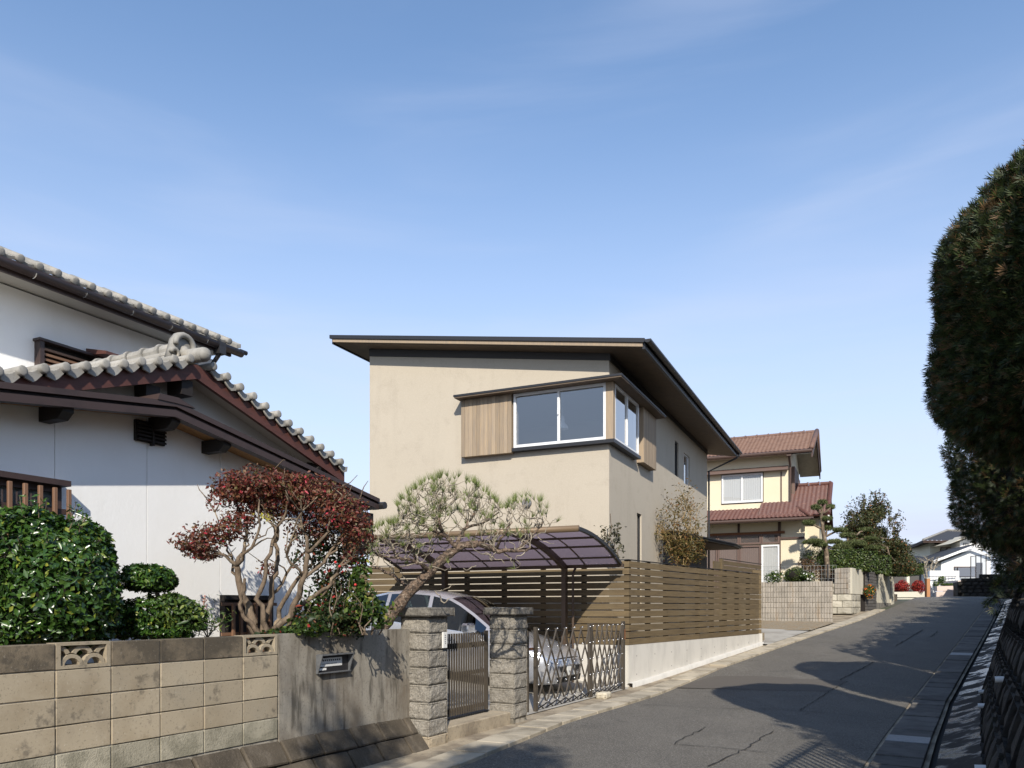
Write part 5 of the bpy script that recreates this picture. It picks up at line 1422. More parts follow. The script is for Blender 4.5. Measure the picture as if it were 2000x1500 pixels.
# small porch roof at the right of the house
pz_ = zrow(1050, 35)
b = MB(); q = ST.P(ST.u(1600, -3), -3, pz_); b.prism([q, q+Vector((2.6, .3, -.75)), q+Vector((2.6, 2.3, -.75)), q+Vector((0, 2.3, 0))], UP*.1); b.build('porch_roof', M['red_tile'], yh)
b = MB(); b.prism([q-UP*.12, q+Vector((2.6, .3, -.87)), q+Vector((2.6, .33, -.76)), q-UP*.01], Vector((.1, -.06, 0))); b.build('porch_fascia', M['pinkish'], yh)
b = MB(); b.box(q+Vector((.3, .4, -3)), Vector((2.2, .2, 0)), Vector((0, 2, 0)), UP*2.2); b.build('porch_wall', M['shutter'], yh)

# ------------------------------------------------------------------ ribbed wall, ashlar corner, tiled pillar, rendered wall along the street
rw = thing('ribbed_wall', (11, 29, .6), 'grey ribbed concrete block wall beside the gravel verge', 'wall')
RW = Frame(ST.P(13.3*1.2303, 0, 0).xy, d=HF); RW.n = -HR
RW.P0 = Vector((11.9, 28.5, 0))
ztR = zrow(1135, 28.5); zbR = zrow(1219, 28.5)
bwid, nb, nrow = .40, 8, 8
hrow = (ztR-zbR)/nrow
for r_ in range(nrow):
    for c in range(nb):
        b = MB(); u0 = c*bwid
        for q in range(4):
            uq = u0+.004+q*.099; b.cbox(RW.P(uq+.0485, -.06, zbR+hrow*(r_+.5)), RW.d, RW.n, UP, .044, .065, hrow/2-.004, .012)
        b.build('ribbed_block', M['rib'], rw)
b = MB(); b.box(RW.P(.002, -.12, zbR-.6), RW.d*(nb*bwid-.004), RW.n*.1, UP*(ztR-zbR+.595)); b.build('mortar_joints', M['mortar'], rw)
b = MB(); b.box(RW.P(-.02, -.14, zbR-.7), RW.d*(nb*bwid+.04), RW.n*.24, UP*.72); b.build('footing', M['strip'], rw)
uc = 16.1*1.2303
slab('garden_terrace', [ST.P(uc+.15, -.25, 0), ST.P(32, -.25, 0), ST.P(32, -14, 0), RW.P(10, -.3, 0), RW.P(.1, -.2, 0), ST.P(uc-1.4, -1.5, 0), ST.P(uc+.1, -1.2, 0)], 2.3, M['soil'], 1.2)
uc = 16.1*1.2303          # street corner of the walls beyond, along ST
sw = thing('street_wall', ST.P(uc+4, 0, .4), 'cream rendered street wall on ashlar blocks under the clipped hedge', 'wall')
cz0 = zrow(1199, 31.3); cz1 = zrow(1109, 31.3)
# ashlar corner: face to the viewer (along HF) and return along the street
FCn = Frame(ST.P(uc, 0, 0).xy, d=HF); FCn.n = -HR
aw = [.42, .5, .46]
for r_ in range(3):
    z0 = cz0+r_*.27; u = 0
    for k_, w in enumerate((.55, .62, .6) if r_ % 2 == 0 else (.35, .66, .76)):
        b = MB(); b.rough(FCn.P(u+w/2, -.12, z0+.133), FCn.d, FCn.n, UP, w/2-.006, .12, .13, 4, .012, 7, .012); b.build('ashlar_block', M['ashlar'], sw); u += w
    u = 0
    for w in (.5, .6, .45):
        b = MB(); b.rough(ST.P(uc+u+w/2, -.1, z0+.133), ST.d, ST.n, UP, w/2-.006, .12, .13, 4, .012, 7, .012); b.build('ashlar_block', M['ashlar'], sw); u += w
# ribbed upper face over the ashlar
zA = cz0+.82
for c in range(3):
    for r_ in range(5):
        b = MB()
        hh = (cz1-zA)/5
        for q in range(4): b.cbox(FCn.P(.02+c*.22+q*.054, -.05, zA+hh*(r_+.5)), FCn.d, FCn.n, UP, .024, .06, hh/2-.004, .01)
        b.build('ribbed_block', M['rib'], sw)
b = MB(); b.box(FCn.P(.0, -.13, zA), FCn.d*.66, FCn.n*.1, UP*(cz1-zA)); b.box(FCn.P(.66, -.13, zA), FCn.d*1.1, FCn.n*.1, UP*.42); b.build('wall_core', M['mortar'], sw)
ztop_w = cz1
def sub_wall(c0, c1, z_lo, z_hi, m, name, v=0.0, th=.16):
    u0, u1 = ST.u(c0, v), ST.u(c1, v); b = MB(); b.box(ST.P(u0, v-th, z_lo), ST.d*(u1-u0), ST.n*th, UP*(z_hi-z_lo)); return b.build(name, m, sw)
sub_wall(1664.5, 1690, zA, ztop_w, M['cream'], 'rendered_panel', .02)
sub_wall(1711, 1741, 1.55, ST.z(1725, 1121), M['cream'], 'rendered_panel', .02)
sub_wall(1711, 1746, .9, 1.56+.25, M['grey_render'], 'plinth', .06)
sub_wall(1740.5, 1746.5, 1.2, ST.z(1743, 1121), M['cream'], 'end_post', .07, .3)
tp = thing('tiled_pillar', ST.P(ST.u(1700), 0, .5), 'dark brick pillar with a flower basket between cream wall panels', 'pillar')
u0, u1 = ST.u(1690, .1), ST.u(1711, .1); pz0, pz1 = zrow(1197, 32.5), ST.z(1700, 1109, .1)
nrp = 15
for r_ in range(nrp):
    z0 = pz0+(pz1-pz0)*r_/nrp; z1 = pz0+(pz1-pz0)*(r_+1)/nrp
    for k_ in range(3):
        w = (u1-u0)/3; b = MB(); b.cbox(ST.P(u0+w*(k_+.5), -.1, (z0+z1)/2), ST.d, ST.n, UP, w/2-.006, .22+.006*((r_+k_) % 3), (z1-z0)/2-.006, .006); b.build('brick', M['dark_stone'], tp)
b = MB(); b.box(ST.P(u0+.005, -.3, pz0-.3), ST.d*(u1-u0-.01), ST.n*.4, UP*(pz1-pz0+.28)); b.build('mortar_joints', M['black_wood'], tp)
b = MB(); b.cbox(ST.P((u0+u1)/2, -.1, pz1+.03), ST.d, ST.n, UP, (u1-u0)/2+.06, .3, .04, .01); b.build('cap', M['dark_stone'], tp)

# wire mesh fence above the ribbed wall
wf = thing('mesh_fence', RW.P(1.5, -.6, ztR), 'thin grey wire mesh fence above the ribbed wall', 'fence')
b = MB(); z0, z1 = ztR-.05, zrow(1104, 29.2)
for i in range(28): b.bar(RW.P(-.1+i*.13, -.7, z0), RW.P(-.1+i*.13, -.7, z1), .007, .007)
for i in range(5): b.bar(RW.P(-.1, -.7, z0+(z1-z0)*i/4), RW.P(3.5, -.7, z0+(z1-z0)*i/4), .008, .008)
props(b.build('wire_mesh', M['wire'], wf), kind='stuff')
for i in (0, 2): 
    b = MB(); b.bar(RW.P(.2+i*1.3, -.7, z0), RW.P(.2+i*1.3, -.7, z1+.04), .04, .04); b.build('post', M['black_trim'], wf)

# ------------------------------------------------------------------ across the junction at the top
def P3(c, r, Y): return Vector(((c-CX)/F*Y, Y, zrow(r, Y)))
lw = thing('low_wall', P3(1778, 1170, 50), 'low cream wall with red shrubs across the junction', 'wall')
b = MB(); p, q = P3(1744, 1176, 50), P3(1806, 1169, 52.5); b.prism([p, q, Vector((q.x, q.y, zrow(1157, 52.5))), Vector((p.x, p.y, zrow(1158, 50)))], Vector((-.1, .3, 0))); b.build('wall_face', M['wall_cream'], lw)
pt_, qt_ = Vector((p.x, p.y, zrow(1158, 50))), Vector((q.x, q.y, zrow(1157, 52.5)))
b = MB(); b.prism([pt_+UP*.002, qt_+UP*.002, qt_+UP*.06, pt_+UP*.06], Vector((-.12, .36, 0))); b.build('coping', M['wall_cream'], lw)
b = MB(); b.box(P3(1746, 1158, 53), Vector((2.0, .5, 0)), Vector((-.1, .3, 0)), UP*1.2); gd = b.build('garden_gate', M['dark_stone'], lw)
b = MB(); b.box(P3(1771, 1160, 53), Vector((.22, .05, 0)), Vector((-.05, .3, 0)), UP*1.3); b.build('post', M['wall_cream'], lw)
op = thing('terracotta_post', P3(1811, 1170, 53), 'slim terracotta coloured gatepost at the end of the low cream wall', 'post')
b = MB(); b.cbox(P3(1811.5, 1150, 53), (1, 0, 0), (0, 1, 0), (0, 0, 1), .12, .15, .72, .02); b.build('shaft', M['terracotta'], op); b = MB(); b.cbox(P3(1811.5, 1129.3, 53), (1, 0, 0), (0, 1, 0), (0, 0, 1), .15, .18, .03, .01); b.build('cap', M['wall_cream'], op)
pw = thing('planter_wall', P3(1855, 1165, 55), 'pinkish rendered planter wall in front of the white house', 'wall')
p, q = P3(1829, 1169, 54), P3(1871, 1167, 54)
b = MB(); b.prism([p, q, Vector((q.x, q.y, zrow(1154.5, 54))), Vector((p.x, p.y, zrow(1155.5, 54)))], Vector((.1, .4, 0))); b.build('lower_course', M['pinkish'], pw)
b = MB(); b.prism([Vector((p.x, p.y, zrow(1155, 54)))+Vector((.02, -.06, .02)), Vector((q.x, q.y, zrow(1154, 54)))+Vector((0, -.06, .02)), Vector((q.x, q.y-.06, zrow(1144, 54))), Vector((p.x, p.y-.06, zrow(1145, 54)))], Vector((.1, .5, 0))); b.build('upper_course', M['pinkish'], pw)
b = MB(); b.box(P3(1871, 1168, 54.2), Vector((.42, .1, 0)), Vector((.3, 2.4, 0)), UP*1.25); b.build('end_pier', M['pinkish'], pw)
b = MB(); b.box(P3(1814, 1168, 55), Vector((.5, .1, 0)), Vector((.1, 2, 0)), UP*1.1); b.build('gatepost', M['wall_white'], pw)
b = MB(); b.box(P3(1816, 1150, 57), Vector((2.3, .2, 0)), Vector((.0, .2, 0)), UP*1.35); b.build('white_wall', M['wall_white'], pw)
b = MB(); b.bar(P3(1815, 1126, 56.5), P3(1868, 1126, 57), .04, .05); b.build('hand_rail', M['steel'], pw)
for i in range(9):
    b = MB(); b.bar(P3(1816+i*6.2, 1126, 56.5), P3(1816+i*6.2, 1143, 56.5), .025, .025); b.build('rail_bar', M['steel'], pw)

# white gabled house
wh = thing('white_house', P3(1880, 1130, 64), 'white house with low white edged gable roof at the street end', 'house')
Yw = 62
def Q(c, r, dy=0.0): return P3(c, r, Yw+dy)
b = MB(); b.prism([Q(1838, 1135), Q(1935, 1132), Q(1935, 1085), Q(1906, 1071), Q(1838, 1098)], Vector((1.5, 7, 0))); b.build('wall', M['wall_white'], wh)
b = MB(); b.prism([Q(1824, 1098, -.6), Q(1904, 1067, -.6), Q(1904, 1062, -.6), Q(1824, 1093, -.6)], Vector((1.5, 7.5, 0))); b.build('roof', M['blue_tile'], wh)
b = MB(); b.prism([Q(1824, 1099.5, -.7), Q(1905, 1068, -.7), Q(1905, 1063.5, -.7), Q(1824, 1094.5, -.7)], Vector((.01, .12, 0))); b.prism([Q(1905, 1068, -.7), Q(1945, 1083, -.7), Q(1945, 1078, -.7), Q(1905, 1063.5, -.7)], Vector((.01, .12, 0))); b.build('bargeboard', M['wall_white'], wh)
b = MB(); b.prism([Q(1875, 1072, 5), Q(1935, 1072, 5), Q(1935, 1042, 5), Q(1910, 1042, 5), Q(1875, 1058, 5)], Vector((1.5, 5, 0))); b.build('upper_wall', M['wall_white'], wh)
b = MB(); b.prism([Q(1856, 1062, 4.2), Q(1912, 1041, 4.2), Q(1925, 1041, 4.2), Q(1925, 1045, 4.2), Q(1885, 1049, 4.2)], Vector((.5, 6, 0))); b.build('upper_roof', M['cream'], wh)
for i in range(3):
    b = MB(); b.box(Q(1882+i*4, 1065, 4.95), Vector((.08, 0, 0)), Vector((0, .04, 0)), UP*.22); b.build('vent_slot', M['black_trim'], wh)
b = MB(); b.box(Q(1863, 1127, -.04), Vector((1.75, 0, 0)), Vector((0, .03, 0)), UP*.85); bw2 = b.build('bay_window', M['brown_trim'], wh)
b = MB(); b.quad(Q(1864, 1126, -.07), Q(1904, 1126, -.07), Q(1904, 1108.5, -.07), Q(1864, 1108.5, -.07)); b.build('pane', glassmat('far_glass', (.35, .4, .38), .3), bw2)
b = MB(); b.box(Q(1896, 1133, -2), Vector((1.6, .2, 0)), Vector((0, .05, 0)), UP*1.45); 
rl = MB()
for c in (1896, 1906, 1916, 1926): rl.bar(Q(c, 1131, -2), Q(c, 1086-(c-1896)*.12, -2), .05, .05)
rl.bar(Q(1896, 1087, -2), Q(1928, 1083, -2), .05, .05); rl.bar(Q(1896, 1130, -2), Q(1928, 1128, -2), .05, .05); rlf = rl.build('balcony_screen', M['dark_metal'], wh)
for c in (1896, 1906, 1916):
    b = MB(); b.quad(Q(c+.5, 1130, -2), Q(c+9.5, 1129, -2), Q(c+9.5, 1086, -2), Q(c+.5, 1087, -2)); b.build('pane', M['glass'], rlf)
b = MB(); b.box(Q(1907, 1128, -.06), Vector((.5, 0, 0)), Vector((0, .03, 0)), UP*1.2); b.build('door', M['dark_metal'], wh)
# cream house with dark hipped tile roof
ch = thing('hip_roof_house', P3(1830, 1120, 72), 'cream house with dark hipped tile roof behind the white house', 'house')
Yc = 70
def Q2(c, r, dy=0.0): return P3(c, r, Yc+dy)
b = MB(); b.prism([Q2(1816, 1100), Q2(1890, 1100), Q2(1890, 1056), Q2(1816, 1056)], Vector((.5, 7, 0))); b.build('wall', M['wall_cream'], ch)
b = MB(); b.prism([Q2(1794, 1092, 2.5), Q2(1815.5, 1100, .05), Q2(1815.5, 1058, .05), Q2(1794, 1064, 2.5)], Vector((.5, 4, 0))); b.build('flank_wall', M['grey_render'], ch)
for i in range(3):
    b = MB(); a = Q2(1796+i*7, 1090, 2.2-i*.75); b.box(a, Vector((.26, -.12, 0)), Vector((-.02, -.04, 0)), UP*1.05); b.build('flank_window', M['wall_cream'] if i == 1 else M['black_trim'], ch)
A_, B_, Cc = Q2(1776, 1068, 2.5), Q2(1803, 1055.5, -1.2), Q2(1910, 1056, -1.2)
rg0, rg1 = Q2(1850, 1037, 3.8), Q2(1905, 1040, 4.5)
for nm, A, B, c0, c1, rows in (('roof_tiles', B_, Cc, rg0, rg1, 9), ('roof_tiles', A_, B_, rg0, rg0, 6)):
    V = []; n = 48
    for r_ in range(rows+1):
        for j in range(n+1):
            p = A.lerp(B, j/n).lerp(c0.lerp(c1, j/n), r_/rows); V.append((p.x, p.y, p.z+(.05 if j % 4 == 0 else 0)))
    Fc = [(r_*(n+1)+j, r_*(n+1)+j+1, (r_+1)*(n+1)+j+1, (r_+1)*(n+1)+j) for r_ in range(rows) for j in range(n)]
    props(mesh_np(nm, V, Fc, M['blue_tile'], ch), kind='stuff')
b = MB(); b.tube([B_+UP*.06, rg0+UP*.08], .11, 6); b.tube([rg0+UP*.08, rg1+UP*.08], .12, 6); b.build('ridge_tiles', M['tile'], ch)
b = MB(); b.prism([A_, B_, B_-UP*.18, A_-UP*.18], Vector((.1, .1, 0))); b.prism([B_, Cc, Cc-UP*.18, B_-UP*.18], Vector((.0, .1, 0))); b.prism([A_-UP*.1, B_-UP*.1, Cc-UP*.1, Cc-UP*.1+Vector((0, 4, 0)), A_-UP*.1+Vector((1, 3, 0))], UP*.05); b.build('eave', M['brown_trim'], ch)
b = MB(); b.box(Q2(1830, 1062, -.4), Vector((2.0, 0, 0)), Vector((0, .5, 0)), UP*.12); b.build('window_canopy', M['brown_trim'], ch)
window(ch, Q2(1836, 1082, -.0), Vector((1, 0, 0)), Vector((0, -1, 0)), 1.75, .62, 3, M['shutter'], M['glass_clear'], .07, curtain=M['curtain'])
b = MB(); b.prism([Q2(1780, 1103, -3), Q2(1811, 1092, -4), Q2(1811, 1089, -4), Q2(1780, 1099, -3)], Vector((.3, 3, .4))); b.build('lower_roof', M['blue_tile'], ch)
b = MB(); b.box(Q2(1786, 1150, -3), Vector((3.2, 0, 0)), Vector((0, 2, 0)), UP*2.1); b.build('lower_wall', M['grey_render'], ch)
# bank wall of dark stones at the street end, right
sw2 = thing('bank_wall', P3(1925, 1140, 50), 'dark mossy stone bank wall at the top of the street', 'wall')
BW = Frame(P3(1872, 1165, 51).xy, d=(1.0, -.42)); BW.n = Vector((-.387, -.922, 0))
for r_ in range(8):
    u = (r_ % 2)*.2
    while u < 5.6:
        w = .42+.1*math.sin(u*7+r_); lo, hi = .25*r_, .25*(r_+1)
        top = zrow(1135, 51)+.0 + u*.2 if u < 3 else 9
        z0 = gz(*BW.P(u, 0, 0).xy)-.15+lo
        if z0 < zrow(1137, 51)+u*.24:
            b = MB(); b.rough(BW.P(u+w/2, -.1-r_*.06, z0+.125), BW.d, BW.n, UP, w/2-.012, .2, .115, 3, .02, 5, .03); b.build('bank_stone', M['old_stone'], sw2)
        u += w
b = MB(); b.prism([BW.P(0, -.2, 1.5), BW.P(6, -.2, 1.5), BW.P(6, -.5, 4.1), BW.P(0, -.5, 3.3)], BW.n*-2); b.build('bank_core', M['old_stone'], sw2)
# ------------------------------------------------------------------ plants: helpers
def unit(a): return a/np.maximum(np.linalg.norm(a, axis=1, keepdims=True), 1e-9)
def leaf_arrays(P, Nn, L, W, rng, spread=.7, fold=.2, up=None):
    n = len(P); nr = unit(Nn + spread*rng.normal(size=(n, 3)))
    t = rng.normal(size=(n, 3))
    if up is not None: t = t*.6+np.array(up)
    t = unit(t - nr*(t*nr).sum(1, keepdims=True)); s = np.cross(nr, t)
    l = L*np.clip(rng.normal(.98, .27, (n, 1)), .4, 1.6); w = W*np.clip(rng.normal(.95, .25, (n, 1)), .4, 1.5)
    base = P - t*l*.5; tip = P + t*l*.5; mid = P - t*l*.05
    a = mid + s*w*.5 + nr*w*fold; b_ = mid - s*w*.5 + nr*w*fold
    V = np.stack([base, a, tip, b_], 1).reshape(-1, 3)
    i = np.arange(n)[:, None]*4
    Fc = np.concatenate([i+np.array([[0, 2, 1]]), i+np.array([[0, 3, 2]])], 1).reshape(-1, 3)
    tint = np.repeat(rng.uniform(0, 1, n), 4)
    return V, Fc, tint
def leaves(name, P, Nn, L, W, m, parent, rng, **k):
    V, Fc, tint = leaf_arrays(P, Nn, L, W, rng, **k)
    return mesh_np(name, V, Fc, m, parent, tint)
def lumps(D, rng, n=14, amp=.12, freq=3.0):
    """low bumps over directions D: uneven outline"""
    r = np.ones(len(D))
    for _ in range(n):
        a = unit(rng.normal(size=(1, 3)))[0]; r += amp/np.sqrt(n)*np.sin(freq*rng.uniform(.6, 1.8)*(D@a)+rng.uniform(0, 6.28))*1.4
    return r
def blob(c, rad, n, rng, inner=.8, amp=.1, freq=3.0, flat=None):
    D = unit(rng.normal(size=(n, 3)))
    r = (inner + (1-inner)*rng.uniform(0, 1, n)**.6)*lumps(D, rng, amp=amp, freq=freq)
    P = D*r[:, None]*np.array(rad)
    if flat is not None: P[:, 2] = np.maximum(P[:, 2], flat*rad[2]*(1+.15*rng.normal(size=n)))
    return P+np.array(c), unit(D/np.array(rad))
def core(name, c, rad, parent, flat=None):  # solid dark ball standing in for the shaded inside of a crown
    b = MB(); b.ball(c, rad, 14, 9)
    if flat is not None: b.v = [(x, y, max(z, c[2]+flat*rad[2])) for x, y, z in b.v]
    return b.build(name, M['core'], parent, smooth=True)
def wig(p, q, n, amp, rr):
    p, q = Vector(p), Vector(q); L_ = (q-p).length; out = []
    o = Vector((0, 0, 0))
    for i in range(n+1):
        t = i/n
        if 0 < i < n: o = o*.5+Vector((rr.gauss(0, 1), rr.gauss(0, 1), rr.gauss(0, .8)))*amp*L_
        else: o = Vector((0, 0, 0))
        out.append(p.lerp(q, t)+o)
    return out
def w1p(col, row, v): return W1.pt(col, row, v)

# ------------------------------------------------------------------ garden of the near lot
rng = np.random.default_rng(5); rr = random.Random(5)
# round clipped camellia: depth a little behind the wall
def pix(col, row, Y): return Vector(((col-CX)/F*Y, Y, zrow(row, Y)))
cY = 6.0
cc = pix(88, 1142, cY)
cam_b = thing('camellia_bush', (cc.x, cc.y, 1.0), 'large round clipped glossy green bush at the left edge behind the block wall', 'bush')
core('dark_core', cc, (.4, .38, .44), cam_b)
P, Nn = blob(cc, (.545, .53, .625), 13500, rng, .82, .1, 4)
k = P[:, 2] > 1.2
leaves('crown', P[k], Nn[k]+np.array([0, -.1, .35]), .064, .034, M['camellia'], cam_b, rng, spread=.75, fold=.22)
cc2 = pix(-60, 1150, 6.1); P, Nn = blob(cc2, (.4, .45, .6), 3500, rng, .8, .08); leaves('crown', P, Nn, .064, .034, M['camellia'], cam_b, rng)
shoots = MB(); P = []
for _ in range(46):
    d = Vector((rr.gauss(0, 1), rr.gauss(-.6, .8), abs(rr.gauss(.5, .7)))).normalized(); s0 = cc+Vector((d.x*.5, d.y*.49, d.z*.58)); s1 = s0+Vector((d.x, d.y, d.z+.5)).normalized()*rr.uniform(.08, .17)
    shoots.tube(wig(s0, s1, 3, .06, rr), [.004, .003, .003, .002], 4); P += [s0.lerp(s1, rr.uniform(.3, 1.05))+Vector((rr.gauss(0, .016), rr.gauss(0, .016), rr.gauss(0, .012))) for _ in range(7)]
props(shoots.build('shoots', M['bark'], cam_b), kind='stuff'); leaves('shoot_leaves', np.array([tuple(p) for p in P]), np.tile([0, -.5, .8], (len(P), 1)), .055, .026, M['camellia'], cam_b, rng, spread=.9)
b = MB(); b.tube(wig((cc.x, cc.y, .95), (cc.x+.03, cc.y, 1.7), 5, .03, rr), [.05, .045, .04, .035, .03, .02], 7); b.build('trunk', M['bark'], cam_b, smooth=True)
# topiary: a ball on a stem over a loose lower bush
tY = 6.55
t0 = pix(292, 1131, tY)
top_b = thing('topiary_bush', (t0.x, t0.y, 1.0), 'small topiary with one clipped ball above a loose lower bush beside the big round bush', 'bush')
P, Nn = blob(t0, (.225, .22, .13), 2300, rng, .6, .1, 3, -.75); leaves('crown', P, Nn+np.array([0, 0, .3]), .05, .026, M['camellia'], top_b, rng)
core('dark_core', t0, (.16, .15, .08), top_b)
for (c_, r_, rx, ry, rz2, n) in ((345, 1195, .2, .2, .15, 1500), (285, 1205, .24, .24, .17, 2000), (300, 1232, .33, .25, .1, 1800), (240, 1215, .12, .2, .12, 700), (375, 1212, .13, .14, .1, 500)):
    q = pix(c_, r_, tY); P, Nn = blob(q, (rx, ry, rz2), n, rng, .45, .2, 3); leaves('lower_crown', P, Nn+np.array([0, 0, .2]), .055, .026, M['shrub'] if c_ > 330 else M['camellia'], top_b, rng)
b = MB(); b.tube(wig((t0.x+.12, t0.y, .95), pix(306, 1158, tY), 6, .05, rr), [.02]*7, 6)
for c_, r_ in ((345, 1195), (270, 1200), (375, 1215), (320, 1180), (250, 1205)): b.tube(wig((t0.x+.1, t0.y, 1.05), pix(c_, r_, tY), 5, .05, rr), [.012]*6, 5)
b.build('stem', M['bark'], top_b, smooth=True)
# nandina sprig
nb_ = thing('nandina_sprig', pix(403, 1245, 6.9), 'thin sprig with narrow leaves and pale red flower spike by the barred window', 'plant')
b = MB(); P = []; Nl = []
for (c0, c1, r1) in ((405, 400, 1172), (405, 420, 1205), (404, 383, 1212), (405, 395, 1225), (406, 440, 1200)):
    pts = wig(pix(c0, 1245, 6.9), pix(c1, r1, 6.9), 6, .03, rr); b.tube(pts, [.006, .005, .005, .004, .004, .003, .003], 5)
    for p in pts[3:]:
        for _ in range(14): P.append(p+Vector((rr.gauss(0, .05), rr.gauss(0, .05), rr.gauss(0, .022)))); Nl.append((0, -.3, 1))
b.build('stem', M['bark'], nb_); leaves('foliage', np.array(P), np.array(Nl, float), .052, .013, M['shrub'], nb_, rng)
P = np.array([pix(400+rr.gauss(0, 2.5), 1163+rr.uniform(0, 38), 6.9) for _ in range(70)]); leaves('flower_spike', P, np.tile([0, -1., .2], (70, 1)), .014, .012, leafmat('pale_red', [(0, (.4, .16, .14)), (1, (.5, .25, .2))]), nb_, rng)

# red-leaved tree: stems fork from a stool, flat-topped crown of small leaves
rY = 7.7
def rp(c, r, d=0.0): return pix(c, r, rY+d)
red = thing('red_leaf_tree', rp(520, 1250), 'small tree with dark red leaves and many bare forking stems', 'tree')
ends = []
tk = MB()
def limb(path, r0, r1, n=5, amp=.05):
    pts = []
    for a, c in zip(path, path[1:]): pts += wig(a, c, n, amp, rr)[:-1]
    pts.append(Vector(path[-1])); m_ = len(pts)
    tk.tube(pts, [r0+(r1-r0)*(i/(m_-1))**.8 for i in range(m_)], 8); return pts
main = [([(505, 1245, 0), (487, 1195, .05), (470, 1150, 0), (462, 1105, -.05)], .05, .03),
        ([(515, 1245, .1), (528, 1180, .1), (540, 1120, .12), (536, 1060, .15)], .036, .02),
        ([(540, 1240, 0), (572, 1185, -.05), (592, 1130, -.1), (600, 1080, -.1)], .038, .022),
        ([(520, 1240, -.1), (500, 1170, -.12), (520, 1110, -.1), (541, 1040, -.1)], .03, .016),
        ([(548, 1235, .1), (620, 1160, .1), (660, 1120, .1), (690, 1060, .12)], .028, .012),
        ([(530, 1240, .2), (545, 1190, .25), (575, 1140, .25), (610, 1090, .3)], .03, .016), ([(510, 1240, -.05), (480, 1210, -.1), (468, 1180, -.15), (478, 1130, -.2)], .026, .014), ([(560, 1238, .15), (600, 1190, .25), (640, 1150, .3), (668, 1090, .3)], .026, .012)]
nodes = []
for path, r0, r1 in main:
    pts = limb([rp(c, r, d) for c, r, d in path], r0, r1); nodes.append((pts, r1))
subs = [((462, 1105, -.05), [(440, 1085, -.1), (405, 1070, -.15), (365, 1060, -.1)], .028), ((462, 1105, -.05), [(478, 1060, 0), (470, 1000, .0), (455, 960, .05)], .03), ((462, 1105, -.05), [(492, 1070, -.2), (505, 1010, -.2), (500, 950, -.2)], .026),
        ((470, 1150, 0), [(455, 1100, .2), (430, 1060, .3), (420, 1000, .3)], .024), ((536, 1060, .15), [(530, 1010, .2), (520, 950, .25)], .026), ((536, 1060, .15), [(556, 1010, .1), (570, 945, .1)], .026),
        ((600, 1080, -.1), [(590, 1030, -.1), (600, 960, -.15)], .028), ((600, 1080, -.1), [(640, 1040, -.15), (665, 975, -.2)], .028), ((592, 1130, -.1), [(640, 1085, .0), (670, 1050, .05), (705, 1000, 0)], .026),
        ((541, 1040, -.1), [(560, 990, -.2), (555, 940, -.25)], .02), ((541, 1040, -.1), [(515, 990, -.1), (490, 945, -.1)], .02), ((592, 1130, -.1), [(560, 1085, -.25), (575, 1030, -.3), (620, 970, -.3)], .022),
        ((528, 1180, .1), [(560, 1120, .3), (600, 1060, .35), (640, 990, .35)], .026), ((660, 1120, .1), [(690, 1080, .0), (720, 1055, 0)], .016), ((640, 1085, 0), [(680, 1020, .2), (690, 980, .2)], .018)]
for s_, path, r0 in subs:
    pts = limb([rp(*s_)]+[rp(*p) for p in path], r0*.75, .006, 4, .07); ends.append(pts[-1]); 
    for _ in range(5):
        a = rr.choice(pts[2:]); e = a+Vector((rr.gauss(0, .13), rr.gauss(0, .13), abs(rr.gauss(.16, .08)))); tk.tube(wig(a, e, 4, .09, rr), [.009, .008, .006, .005, .003], 5)
tk.build('trunk', M['bark'], red, smooth=True)
crown = [(455, 960, 0, .25, .3, .17, 1500), (500, 950, 0, .3, .35, .16, 2000), (560, 950, 0, .32, .4, .17, 2300), (620, 965, 0, .3, .4, .18, 2000), (665, 1000, 0, .25, .35, .2, 1400), (700, 1040, .0, .16, .25, .18, 700), (540, 990, .1, .5, .3, .13, 1700),
         (430, 1040, -.05, .25, .3, .11, 900), (385, 1065, -.1, .2, .25, .13, 900), (400, 1085, -.1, .14, .2, .06, 280), (470, 1015, 0, .2, .3, .1, 500), (640, 1030, .15, .3, .3, .15, 500), (600, 1040, .3, .3, .25, .2, 450), (690, 1090, .2, .15, .2, .15, 260), (520, 1110, .3, .1, .15, .1, 150)]
Pa, Na = [], []
for c_, r_, d, a, b2, cz_, n in crown:
    P, Nn = blob(rp(c_, r_, d), (a, b2, cz_), int(n*.95), rng, .25, .22, 3.5); Pa.append(P); Na.append(Nn)
leaves('crown', np.concatenate(Pa), np.concatenate(Na)+np.array([0, 0, .3]), .042, .024, M['redleaf'], red, rng, spread=.9)
P, Nn = blob(rp(640, 1075, .35), (.35, .3, .3), 1300, rng, .2, .2); leaves('inner_leaves', P, Nn, .045, .026, M['darkgreen'], red, rng)
P = np.array([rp(525+rr.gauss(0, 12), 1012+rr.gauss(0, 6), -.3) for _ in range(14)]); leaves('yellow_leaves', P, np.tile([0, -1., .4], (14, 1)), .045, .022, leafmat('yellow_leaf', [(0, (.25, .22, .03)), (1, (.35, .32, .05))]), red, rng)

